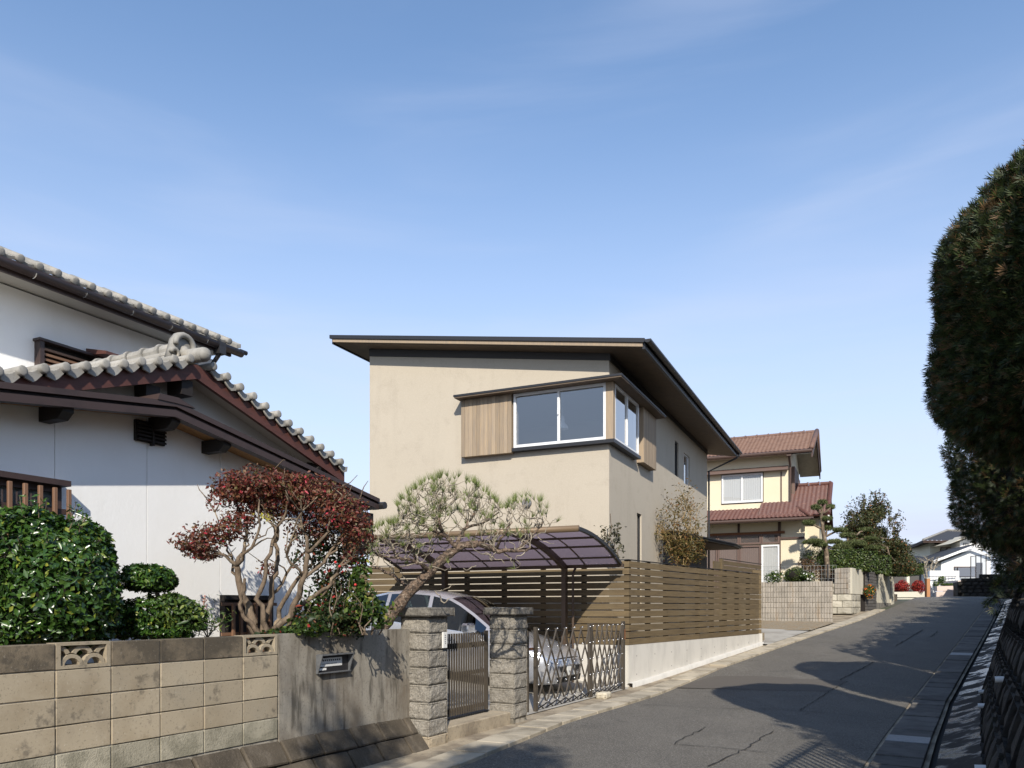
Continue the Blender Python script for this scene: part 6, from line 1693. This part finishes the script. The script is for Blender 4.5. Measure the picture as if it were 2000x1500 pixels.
# low growth behind the wall
und = thing('undergrowth', rp(640, 1230, .1), 'mixed low shrubs and yellow green climbers under the red leaved tree', 'shrub')
for c_, r_, a, cz_, n, mk, d in ((640, 1215, .38, .16, 1700, 'darkgreen', .1), (600, 1228, .2, .08, 350, 'vine', -.3), (665, 1200, .22, .2, 900, 'darkgreen', .3), (712, 1180, .16, .24, 420, 'vine', 0), (690, 1215, .2, .15, 700, 'darkgreen', .2), (738, 1200, .14, .18, 330, 'vine', .1),
                                (560, 1236, .2, .05, 250, 'shrub', -.2), (650, 1150, .22, .25, 700, 'darkgreen', .5), (700, 1130, .14, .22, 260, 'vine', .1), (530, 1240, .2, .05, 300, 'darkgreen', -.2), (615, 1180, .12, .2, 200, 'vine', .2)):
    P, Nn = blob(rp(c_, r_, d), (a, a, cz_), n, rng, .2, .25, 3.5); leaves('foliage', P, Nn+np.array([0, 0, .2]), .055, .034, M[mk], und, rng)
b = MB()
for _ in range(26):
    a = rp(rr.uniform(580, 750), 1240, rr.uniform(-.1, .4)); b.tube(wig(a, a+Vector((rr.gauss(0, .12), rr.gauss(0, .1), rr.uniform(.2, .65))), 5, .06, rr), [.008, .007, .006, .005, .004, .003], 5)
b.build('stem', M['bark'], und)
P = np.array([rp(*q, .0) for q in ((694, 1142), (663, 1106), (655, 1098))]); b = MB()
for p in P: b.ball(p, .014, 6, 4)
props(b.build('red_flower', M['hose'], und), kind='stuff')

# leaning pine with a sparse, twiggy crown
pY = 8.75
def pp(c, r, d=0.0): return pix(c, r, pY+d)
pine = thing('garden_pine', pp(742, 1225), 'leaning garden pine with scaly trunk, bare twisted twigs and sparse needles', 'tree')
tk = MB()
tp_ = []
path = [pp(738, 1240, 0), pp(760, 1205, 0), pp(800, 1155, 0), pp(838, 1118, 0), pp(872, 1085, 0), pp(900, 1066, .0), pp(935, 1060, 0)]
for a, c in zip(path, path[1:]): tp_ += wig(a, c, 4, .02, rr)[:-1]
tp_.append(path[-1]); m_ = len(tp_)
tk.tube(tp_, [.078-.038*i/(m_-1)+.006*math.sin(i*2.3) for i in range(m_)], 10)
bt = []     # branch skeleton to grow twigs from
def branch(path, r0, r1):
    pts = []
    for a, c in zip(path, path[1:]): pts += wig(a, c, 4, .055, rr)[:-1]
    pts.append(path[-1]); m_ = len(pts)
    tk.tube(pts, [r0+(r1-r0)*i/(m_-1) for i in range(m_)], 7); bt.append(pts); return pts
branch([pp(890, 1072), pp(872, 1048, -.1), pp(858, 1018, -.2), pp(860, 985, -.2)], .03, .01)
branch([pp(872, 1048, -.1), pp(835, 1030, -.2), pp(805, 1020, -.3)], .02, .008)
branch([pp(895, 1068), pp(905, 1035, .1), pp(925, 1005, .2), pp(930, 970, .2)], .026, .008)
branch([pp(905, 1035, .1), pp(945, 1020, .1), pp(975, 1000, .1)], .018, .008)
branch([pp(935, 1060), pp(965, 1075, 0), pp(1005, 1076, .0), pp(1035, 1070, 0)], .036, .012)
branch([pp(965, 1075), pp(985, 1045, -.15), pp(1000, 1020, -.2)], .02, .008)
branch([pp(1005, 1076), pp(1040, 1045, .1), pp(1060, 1020, .15)], .018, .007)
branch([pp(838, 1112, .0), pp(815, 1100, -.2), pp(780, 1090, -.3), pp(740, 1085, -.3)], .026, .009)
branch([pp(800, 1155, .1), pp(785, 1135, .2), pp(752, 1118, .3), pp(715, 1105, .35), pp(690, 1095, .3)], .026, .008)
branch([pp(780, 1090, -.3), pp(760, 1065, -.2), pp(745, 1045, -.2)], .016, .007)
branch([pp(815, 1100, -.2), pp(810, 1070, -.3), pp(800, 1045, -.35)], .016, .007)
tk.build('trunk', M['pine_bark'], pine, smooth=True)
tw = MB(); tips = []
def allowed(p):
    c = CX+F*p.x/p.y; r = HZ-F*(p.z-E)/p.y
    if c < 690 or c > 1088: return False
    if c < 775: lim = 1018+abs(c-765)*.35
    elif c < 985: lim = 930+((c-875)/105)**2*60
    else: lim = 968+((c-1030)/55)**2*40
    return r > lim
sk = [(p, i) for i, pts in enumerate(bt) for p in pts[2:]]
for _ in range(370):
    p, bi = rr.choice(sk); p = p.copy(); d = Vector((rr.gauss(0, 1), rr.gauss(0, 1), rr.gauss(.5, .7))).normalized(); pts = [p.copy()]
    st = rr.uniform(.028, .05); nseg = rr.randint(6, 15)
    for s_ in range(nseg):
        d = (d + Vector((rr.gauss(0, .5), rr.gauss(0, .5), rr.gauss(.2, .45)))).normalized(); q = p+d*st
        if not allowed(q): break
        p = q; pts.append(p.copy())
    if len(pts) > 3:
        tw.tube(pts, [.0065-.0042*i/(len(pts)-1) for i in range(len(pts))], 4, cap=False); tips.append((pts[-1], (pts[-1]-pts[-3]).normalized()))
        if rr.random() < .7 and len(pts) > 4: sk.append((pts[len(pts)//2], bi)); sk.append((pts[-2], bi))
# a hanging dead twig and stubs low on the trunk
for a, c in ((pp(850, 1155), pp(868, 1178)), (pp(868, 1178), pp(878, 1170)), (pp(862, 1152), pp(888, 1142)), (pp(905, 1110), pp(930, 1105)), (pp(940, 1082), pp(985, 1100)), (pp(985, 1080), pp(1000, 1098))):
    tw.tube(wig(a, c, 6, .09, rr), [.006]*7, 4)
props(tw.build('twigs', M['twig'], pine), kind='stuff')
P, Dd = [], []
for p, d in tips:
    if rr.random() > .8: continue
    nn = rr.randint(16, 34)
    for _ in range(nn):
        e = (d*.5+Vector((0, 0, .75))+Vector((rr.gauss(0, .42), rr.gauss(0, .42), rr.gauss(0, .3)))).normalized(); P.append(p); Dd.append(e)
P = np.array([tuple(p) for p in P]); Dd = np.array([tuple(d) for d in Dd]); n = len(P)
Ln = rng.uniform(.07, .13, (n, 1)); sd = unit(np.cross(Dd, rng.normal(size=(n, 3))))*.0024
V = np.stack([P-sd, P+sd, P+Dd*Ln], 1).reshape(-1, 3); Fc = np.arange(n*3).reshape(-1, 3)
mesh_np('needles', V, Fc, M['needle'], pine, np.repeat(rng.uniform(0, 1, n), 3))

# ------------------------------------------------------------------ plants at the beige house
bs = thing('olive_shrub', HC+HR*4.7+nR*.9+UP*.85, 'tall airy shrub with olive and orange leaves against the beige house by the porch', 'shrub')
sY = 20.3
b = MB(); P = []; Nl = []
base = [pix(1335+rr.gauss(0, 7), 1112, sY+rr.gauss(0, .15)) for _ in range(10)]
for i, q in enumerate(base):
    tc = rr.uniform(1268, 1395); trr = 958+abs(tc-1335)**1.35*.16+rr.uniform(0, 45)
    pts = wig(q, pix(tc, trr, sY+rr.gauss(0, .35)), 8, .035, rr); b.tube(pts, [.02-.0017*k_ for k_ in range(9)], 5)
    for p in pts[2:]:
        for _ in range(5):
            e = p+Vector((rr.gauss(0, .2), rr.gauss(0, .2), rr.gauss(.1, .16))); b.tube([p, p.lerp(e, .5)+Vector((rr.gauss(0, .02), 0, rr.gauss(0, .02))), e], [.006, .005, .003], 4)
            for _ in range(4): P.append(e+Vector((rr.gauss(0, .07), rr.gauss(0, .07), rr.gauss(0, .07)))); Nl.append((rr.gauss(0, .3), -.5, 1))
b.build('cane', M['cane'], bs)
leaves('foliage', np.array([tuple(p) for p in P]), np.array(Nl), .085, .04, M['bamboo'], bs, rng, spread=.9)
q = pix(1340, 1075, sY-.1); P, Nn = blob(q, (.65, .4, .5), 1300, rng, .2, .2); leaves('foliage', P, Nn, .08, .036, M['bamboo'], bs, rng)
sp_ = thing('thin_sapling', pix(1195, 1100, 16.2), 'thin sapling with few dark round leaves at the beige house corner', 'plant')
b = MB(); P = []
for c0, c1, r1 in ((1197, 1192, 1003), (1200, 1175, 1035), (1198, 1208, 1030), (1205, 1206, 1070)):
    pts = wig(pix(c0, 1105, 16.2), pix(c1, r1, 16.2), 7, .03, rr); b.tube(pts, [.009]*8, 5)
    if c1 != 1192: P += [pts[k_]+Vector((rr.gauss(0, .09), rr.gauss(0, .09), rr.gauss(0, .08))) for k_ in range(4, 8) for _ in range(9)]
P += [pix(rr.uniform(1172, 1211), rr.uniform(1025, 1058), 16.2+rr.gauss(0, .15)) for _ in range(50)]
b.build('stem', M['bark'], sp_); leaves('foliage', np.array([tuple(p) for p in P]), np.tile([0, -.8, .6], (len(P), 1)), .09, .055, M['sapling'], sp_, rng)

# ------------------------------------------------------------------ garden before the cream house
gY = 30.2
def cloud_pine(name, label, trunk, pads, Y, rtr):
    t = thing(name, pix(trunk[0][0], trunk[0][1], Y), label, 'tree', 'cloud pruned pines')
    b = MB(); tpts = []
    for a, c in zip(trunk, trunk[1:]): tpts += wig(pix(a[0], a[1], Y), pix(c[0], c[1], Y), 4, .012, rr)[:-1]
    tpts.append(pix(*trunk[-1], Y)); b.tube(tpts, [rtr*(1-.65*i/(len(tpts)-1)) for i in range(len(tpts))], 8)
    for c, r, w, h in pads:
        q = pix(c, r+h*.4, Y); near = min(tpts, key=lambda s_: (s_-q-Vector((0, 0, -.25))).length); b.tube(wig(near, q, 4, .06, rr), [.05, .045, .04, .035, .03], 6)
    b.build('trunk', M['bark'], t, smooth=True)
    for c, r, w, h in pads:
        q = pix(c, r, Y+rr.gauss(0, .2)); rad = (w*Y/F, w*Y/F*.9, h*Y/F)
        P, Nn = blob(q, rad, int(500+w*55), rng, .35, .1, 3, -.35)
        leaves('crown_pad', P, Nn*.3+np.array([0, 0, .3]), .16, .018, M['cloudpine'], t, rng, spread=1.0, up=(0, 0, .9))
        core('dark_core', q, (rad[0]*.7, rad[1]*.7, rad[2]*.55), t, -.2)
    return t
cloud_pine('cloud_pine', 'tall cloud pruned pine with flat needle pads and a bare trunk before the cream house', [(1616, 1130), (1614, 1080), (1608, 1040), (1604, 1010), (1607, 985)],
           [(1606, 981, 9, 4.5), (1593, 991, 9.5, 5), (1622, 990, 8.5, 4.5), (1613, 1013, 13, 4.5), (1580, 1021, 13, 4.5), (1616, 1032, 10, 4), (1590, 1058, 22, 5), (1602, 1064, 16, 4.5), (1640, 1035, 14, 4)], gY, .11)
cloud_pine('cloud_pine', 'low cloud pruned pine with rounded pads between the tall pruned pine and the clipped hedge', [(1648, 1120), (1652, 1090), (1655, 1060), (1657, 1045)],
           [(1656, 1046, 16, 7), (1668, 1062, 26, 8), (1645, 1068, 20, 7), (1690, 1035, 14, 4), (1630, 1058, 18, 4.5), (1705, 1070, 18, 5), (1700, 1052, 14, 4)], 33.5, .1)
hd = thing('clipped_hedge', pix(1690, 1110, 33), 'long clipped green hedge standing above the cream street wall', 'hedge')
hp = [(1628, 1093, 32.0, 17), (1655, 1093, 32.3, 19), (1683, 1097, 33.2, 19), (1712, 1103, 35, 17), (1738, 1109, 37, 15), (1760, 1112, 39, 13), (1778, 1112, 40, 10)]
Pa, Na = [], []
for c, r, Y, h in hp:
    hh = h*Y/F
    n = 2600; D = rng.uniform(-1, 1, (n, 3)); ax_ = rng.integers(0, 3, n); D[np.arange(n), ax_] = np.sign(D[np.arange(n), ax_])*rng.uniform(.86, 1.03, n)
    Pq = np.stack([D[:, 0]*.45+D[:, 0]*0, D[:, 1]*.5, D[:, 2]*hh], 1)+np.array(pix(c, r, Y)); Nq = np.zeros((n, 3)); Nq[np.arange(n), ax_] = np.sign(D[np.arange(n), ax_]); Pa.append(Pq); Na.append(Nq)
    b = MB(); b.cbox(pix(c, r, Y), (1, 0, 0), (0, 1, 0), (0, 0, 1), .4, .42, hh*.85, .1); b.build('dark_core', M['core'], hd)
leaves('foliage', np.concatenate(Pa), np.concatenate(Na)+np.array([0, 0, .25]), .10, .055, M['boxhedge'], hd, rng, spread=.8)
bt_ = thing('berry_tree', pix(1700, 1130, 36.5), 'big dark green tree with orange berries behind the clipped hedge', 'tree')
b = MB(); bY = 36.5
tr_ = wig(pix(1700, 1140, bY), pix(1700, 1040, bY), 6, .02, rr); b.tube(tr_, [.22, .2, .18, .16, .13, .1, .07], 8)
Pa, Na = [], []
for _ in range(46):
    c = rr.uniform(1642, 1768); half = 1-abs((c-1702)/70)**2.2
    top = 1122-132*max(0.05, half); r = rr.uniform(top, 1112)
    d = rr.gauss(0, .9); q = pix(c, r, bY+d); a = rr.uniform(.4, .68)
    P, Nn = blob(q, (a, a, a*.75), 620, rng, .25, .25, 3); Pa.append(P); Na.append(Nn); b.tube(wig(rr.choice(tr_[2:]), q, 5, .06, rr), [.05, .045, .04, .03, .02, .012], 5)
for _ in range(34):     # spindly shoots breaking the outline
    c = rr.uniform(1645, 1765); half = 1-abs((c-1702)/66)**2.2; r = 1115-140*max(.05, half); q0 = pix(c, r+16, bY+rr.gauss(0, .5)); q1 = pix(c+rr.gauss(0, 6)+(c-1702)*.1, r-rr.uniform(2, 24), bY+rr.gauss(0, .5))
    pts = wig(q0, q1, 5, .04, rr); b.tube(pts, [.02, .017, .014, .011, .008, .005], 4)
    P = np.array([tuple(p+Vector((rr.gauss(0, .06), rr.gauss(0, .06), rr.gauss(0, .06)))) for p in pts for _ in range(10)]); Pa.append(P); Na.append(np.tile([0, -.4, .8], (len(P), 1)))
b.build('trunk', M['bark'], bt_, smooth=True)
leaves('crown', np.concatenate(Pa), np.concatenate(Na)+np.array([0, -.1, .3]), .13, .06, M['bigtree'], bt_, rng, spread=.9)
az = thing('azalea_bush', pix(1553, 1125, 29.6), 'small dark dome shaped bush behind the ribbed wall', 'bush')
q = pix(1553, 1124, 29.8); core('dark_core', q, (.38, .36, .27), az); P, Nn = blob(q, (.42, .4, .32), 2600, rng, .85, .06); leaves('crown', P, Nn, .05, .028, M['boxhedge'], az, rng)
fl = thing('flower_bush', pix(1515, 1128, 29.6), 'low green bush with white flowers behind the ribbed wall beside the dome bush', 'bush')
for c, w, n in ((1512, .35, 900), (1575, .3, 700)):
    q = pix(c, 1127, 29.5); P, Nn = blob(q, (w, .3, .24), n, rng, .3, .2); leaves('foliage', P, Nn, .07, .035, M['shrub'], fl, rng)
    P, Nn = blob(q+UP*.03, (w*1.03, .32, .25), 26, rng, .95, .1); props(leaves('flower', np.repeat(P, 4, 0), np.repeat(Nn, 4, 0)+np.array([0, -.8, .5]), .06, .06, M['petal'], fl, rng, spread=.5), kind='stuff')
rs = thing('rust_shrub', pix(1596, 1118, 29.8), 'rust coloured shrub around the foot of the pruned pine', 'shrub')
for c, r, w, h in ((1596, 1118, .5, .4), (1575, 1104, .35, .4), (1610, 1095, .4, .5), (1590, 1085, .5, .3)):
    P, Nn = blob(pix(c, r, 30.6), (w, .4, h), 1100, rng, .3, .2); leaves('foliage', P, Nn, .07, .03, M['rusty'] if r > 1100 else M['boxhedge'], rs, rng)
fb = thing('flower_basket', ST.P(ST.u(1700), .25, zrow(1152, 32.5)), 'basket of red and yellow flowers hung on the dark brick pillar', 'flower basket')
q = ST.pt(1699, 1154, .3); P, Nn = blob(q, (.22, .2, .28), 700, rng, .3, .2); leaves('foliage', P, Nn, .07, .035, M['shrub'], fb, rng)
P, Nn = blob(q, (.24, .22, .3), 90, rng, .9, .1); leaves('flower', P, Nn, .07, .06, leafmat('flower_mix', [(0, (.6, .06, .02)), (.5, (.65, .15, .02)), (1, (.7, .5, .05))]), fb, rng)
b = MB(); b.ball(q-UP*.16, (.16, .14, .1), 10, 6); b.build('basket', M['bark'], fb)
# at the junction
for c, r, w, lab in ((1761, 1146, 14.5, 'red leaved shrub over the low cream wall, beside the cream end post'), (1792, 1146, 13.5, 'red leaved shrub over the low cream wall, beside the terracotta post')):
    t = thing('photinia_shrub', pix(c, 1157, 51.6), lab, 'shrub', 'red shrubs over the low cream wall')
    q = pix(c, r, 52.2); rad = (w*52/F, .5, 12*52/F); P, Nn = blob(q, rad, 1700, rng, .4, .15); leaves('foliage', P, Nn+np.array([0, 0, .2]), .12, .05, M['photinia'], t, rng); core('dark_core', q, tuple(x*.6 for x in rad), t)
bare = thing('bare_tree', pix(1817, 1150, 58), 'pruned leafless tree in front of the white house', 'tree')
b = MB()
for c0, c1, r1 in ((1812, 1806, 1100), (1817, 1821, 1098), (1812, 1812, 1095), (1818, 1828, 1102)):
    pts = wig(pix(c0, 1150, 58), pix(c1, r1, 58), 5, .04, rr); b.tube(pts, [.09, .08, .075, .06, .05, .04], 6)
    for _ in range(12):
        p = rr.choice(pts[3:]); b.tube(wig(p, p+Vector((rr.gauss(0, .35), rr.gauss(0, .3), rr.uniform(.1, .6))), 4, .08, rr), [.03, .025, .02, .014, .008], 4)
b.build('trunk', M['twig'], bare)
pl_ = thing('planter_shrub', pix(1838, 1145, 54.5), 'small green shrubs growing on top of the pinkish planter wall', 'shrub')
for c, r, w, h, n in ((1838, 1134, .25, .35, 500), (1850, 1142, .6, .1, 600), (1828, 1141, .2, .25, 300)):
    P, Nn = blob(pix(c, r, 54.4), (w, .3, h), n, rng, .3, .2); leaves('foliage', P, Nn, .11, .05, M['shrub'], pl_, rng)

# ------------------------------------------------------------------ right side: leaning retaining wall, cypress hedge row on top
def foot(t):
    """foot line of the retaining wall: right edge of the apron"""
    return off(RA, 1.02)(t)
rt = thing('retaining_wall', Vector((4, 7.5, 0)), 'dark leaning stone retaining wall along the right gutter with white weep pipes', 'wall')
hrows = [(0, .42), (.42, .8), (.8, 1.16), (1.16, 1.5)]
u = -6.0; kk = 0
def rwp(u, h, v=0.0):
    p = foot(u); q = foot(u+.1); d = (q-p).normalized(); n = Vector((-d.y, d.x, 0))     # n towards the street
    return Vector((p.x, p.y, gz(p.x, p.y)+.12+h)) - n*(.28*h) + n*v, d, n
for ri, (h0, h1) in enumerate(hrows):
    u = 1.0+(ri % 2)*.3
    while u < 43:
        w = .6+.1*math.sin(u*9+ri*3)
        if u > 22: w *= 1.5
        c, d, n = rwp(u+w/2, (h0+h1)/2, -.1)
        ay = (UP-n*.28).normalized(); az_ = d.cross(ay)
        b = MB(); b.rough(c, d, ay, az_, w/2-.014, (h1-h0)/2-.014, .13, 3, .03, 3.5, .035); b.build('wall_stone', M['old_stone'], rt); u += w
V = []
for i in range(60):
    u = -14+i*1.0
    for h, v in ((-.3, -.12), (1.5, -.12), (1.52, -.5)):
        p, d, n = rwp(u, h, v); V.append(tuple(p))
mesh_np('wall_core', V, [(3*i+j, 3*i+j+1, 3*i+j+4, 3*i+j+3) for i in range(59) for j in range(2)], M['old_stone'], rt)
for u, h in ((7.6, .12), (11.5, .22), (13.6, .2), (17.0, .2), (9.2, .75), (20, .2)):
    p, d, n = rwp(u, h); b = MB(); b.tube([p-n*.05, p+n*.1-UP*.01], .032, 10); b.build('weep_pipe', M['pvc'], rt)
V = []
for i in range(60):
    u = -14+i*1.0
    for v, dz in ((-.5, 1.5), (-2.5, 1.75), (-9, 2.6), (-40, 3.2)):
        p, d, n = rwp(u, 0, v); V.append((p.x, p.y, p.z+dz))
props(mesh_np('bank', V, [(4*i+j, 4*i+j+1, 4*i+j+5, 4*i+j+4) for i in range(59) for j in range(3)], M['soil']), kind='structure')

def sprays(P, Nn, size, rng, nb=9):
    """cypress sprays: flat fans of narrow blades"""
    n = len(P); nr = unit(Nn+.55*rng.normal(size=(n, 3))+np.array([0, 0, .2])); t = nr
    s = unit(np.cross(t, rng.normal(size=(n, 3)))); w_ = np.cross(t, s)
    Vs, Ts = [], []
    sz = size*rng.uniform(.6, 1.35, (n, 1)); tn = rng.uniform(0, 1, n)
    for k in range(nb):
        a = (k-(nb-1)/2)/((nb-1)/2)*.95+rng.normal(0, .12, (n, 1)); st = P+t*sz*(.12*(k % 3))
        d = t*np.cos(a)+s*np.sin(a)+w_*rng.normal(0, .15, (n, 1)); l = sz*(1-.35*np.abs(a)); sd = unit(np.cross(d, w_))*sz*.042
        Vs.append(np.stack([st, st+d*l*.5+sd, st+d*l, st+d*l*.5-sd], 1)); Ts.append(np.stack([tn+rng.normal(0, .06, n)]*4, 1))
    V = np.concatenate(Vs).reshape(-1, 3); m_ = n*nb; i = np.arange(m_)[:, None]*4
    Fc = np.concatenate([i+np.array([[0, 1, 2]]), i+np.array([[0, 2, 3]])], 1).reshape(-1, 3)
    return V, Fc, np.clip(np.concatenate(Ts).ravel(), 0, 1)
def cypress(label, c, rad, n, size, clumps=26, inner=.84):
    c = Vector(c); t = thing('cypress_bush', (c.x, c.y, gz(c.x, c.y)+1.3), label, 'hedge', 'clipped cypress bushes along the right side')
    core('dark_core', c, tuple(x*.9 for x in rad), t)
    P, Nn = blob((0, 0, 0), (1, 1, 1), n, rng, inner, .11 if clumps else .04, 5.5 if clumps else 7)
    dn = unit(P); P = P/((np.abs(dn)**2.9).sum(1, keepdims=True)**(1/2.9)); Nn = unit(np.sign(dn)*np.abs(dn)**1.9/np.array(rad)); P = P*np.array(rad)+np.array(c)
    extra = [c+Vector((rad[0]*.84*a, rad[1]*.84*b_, rad[2]*.84*d)) for a, b_, d in unit(rng.normal(size=(clumps, 3)))]     # clumps standing out of the clipped outline
    ex = [(np.zeros((0, 3)), np.zeros((0, 3)))]+[blob(e, tuple(x*rng.uniform(.13, .24) for x in rad), n//70, rng, .5, .2, 3) for e in extra]
    P = np.concatenate([P]+[e[0] for e in ex]); Nn = np.concatenate([Nn]+[e[1] for e in ex])
    V, Fc, tn = sprays(P, Nn, size, rng); mesh_np('crown', V, Fc, M['hedge'], t, tn)
    b = MB(); b.tube(wig((c.x, c.y, gz(c.x, c.y)+1.2), (c.x, c.y, c.z), 4, .03, rr), [.12, .11, .1, .09, .08], 8); b.build('trunk', M['bark'], t, smooth=True)
    return t
# A: the near bush at the right edge; the others follow up the street
cypress('nearest big clipped cypress bush at the right edge above the retaining wall', (5.06, 6.1, 4.14), (1.2, 1.75, 1.28), 76000, .078, 0)
row = [((7.55, 10.1, 3.55), (1.2, 1.95, 1.27), 28000, 'second clipped cypress bush, partly hidden behind the nearest one'),
       ((9.85, 13.1, 3.3), (1.3, 1.9, 1.75), 3000, 'clipped cypress bush further up the wall, behind the second one')]
for lx, ly in ((11.0, 14.9), (12.0, 16.6), (13.1, 18.3), (14.2, 19.9), (15.9, 22.1), (17.6, 24.4), (19.2, 26.8), (20.9, 29.3), (22.6, 31.8), (24.3, 34.6), (26.2, 37.4), (28.1, 40.2), (30.2, 43.2), (31.2, 46.4), (33.4, 47.2)):  # the farthest ones are added, unseen, to shade the bank wall
    row.append(((lx, ly, gz(lx, ly)+3.3), (1.3, 1.3, 1.75), 1700, None))
for i, (c, rad, n, lab) in enumerate(row):
    cypress(lab or 'clipped cypress bush of the row further up the street, hidden from the road below', c, rad, n, .082 if i == 0 else .15, 0 if i == 0 else 26)
# bushes behind the viewpoint that shade the lower right of the road
cypress('clipped cypress bush of the row behind the viewpoint, the first one back', (4.95, 2.2, 3.9), (1.25, 1.2, 1.8), 1500, .15)
cypress('clipped cypress bush of the row behind the viewpoint, the second one back', (4.3, -1.9, 3.6), (1.4, 1.5, 2.2), 1500, .15)
# pale fence between two of those bushes; its stripes fall on the road
pf = thing('paling_fence', (3.2, 3.7, 1.6), 'wooden paling fence on the wall top between two clipped bushes', 'fence')
for i in range(13):
    p = Vector((2.75+i*.075, 3.0+i*.11, 0)); b = MB(); b.cbox(p+UP*2.4, (.56, .83, 0), (.83, -.56, 0), (0, 0, 1), .022, .012, .85, .004); b.build('pale', M['post_wood'], pf)
b = MB()
for z in (3.1, 1.9): b.bar((2.7, 2.93, z), (3.75, 4.45, z), .03, .05)
b.build('rail', M['post_wood'], pf)
# tall tree behind the viewpoint; its crown dapples the foreground
st_ = thing('street_tree', (0, -4.0, 1.5), 'tall leafy tree behind the viewpoint shading the foreground road', 'tree')
b = MB(); tr_ = wig((.3, -4.3, 1.0), (0, -4.0, 8.4), 6, .02, rr); b.tube(tr_, [.18, .16, .14, .12, .1, .08, .05], 8)
Pa, Na = [], []
for _ in range(22):
    q = Vector((-.2+rr.gauss(0, .75), -4+rr.gauss(0, .6), rr.uniform(6.4, 8.3))); P, Nn = blob(q, (.5, .5, .4), 160, rng, .2, .2); Pa.append(P); Na.append(Nn); b.tube(wig(rr.choice(tr_[3:]), q, 4, .05, rr), [.04, .03, .025, .02, .01], 5)
b.build('trunk', M['bark'], st_); leaves('crown', np.concatenate(Pa), np.concatenate(Na), .16, .09, M['darkgreen'], st_, rng)
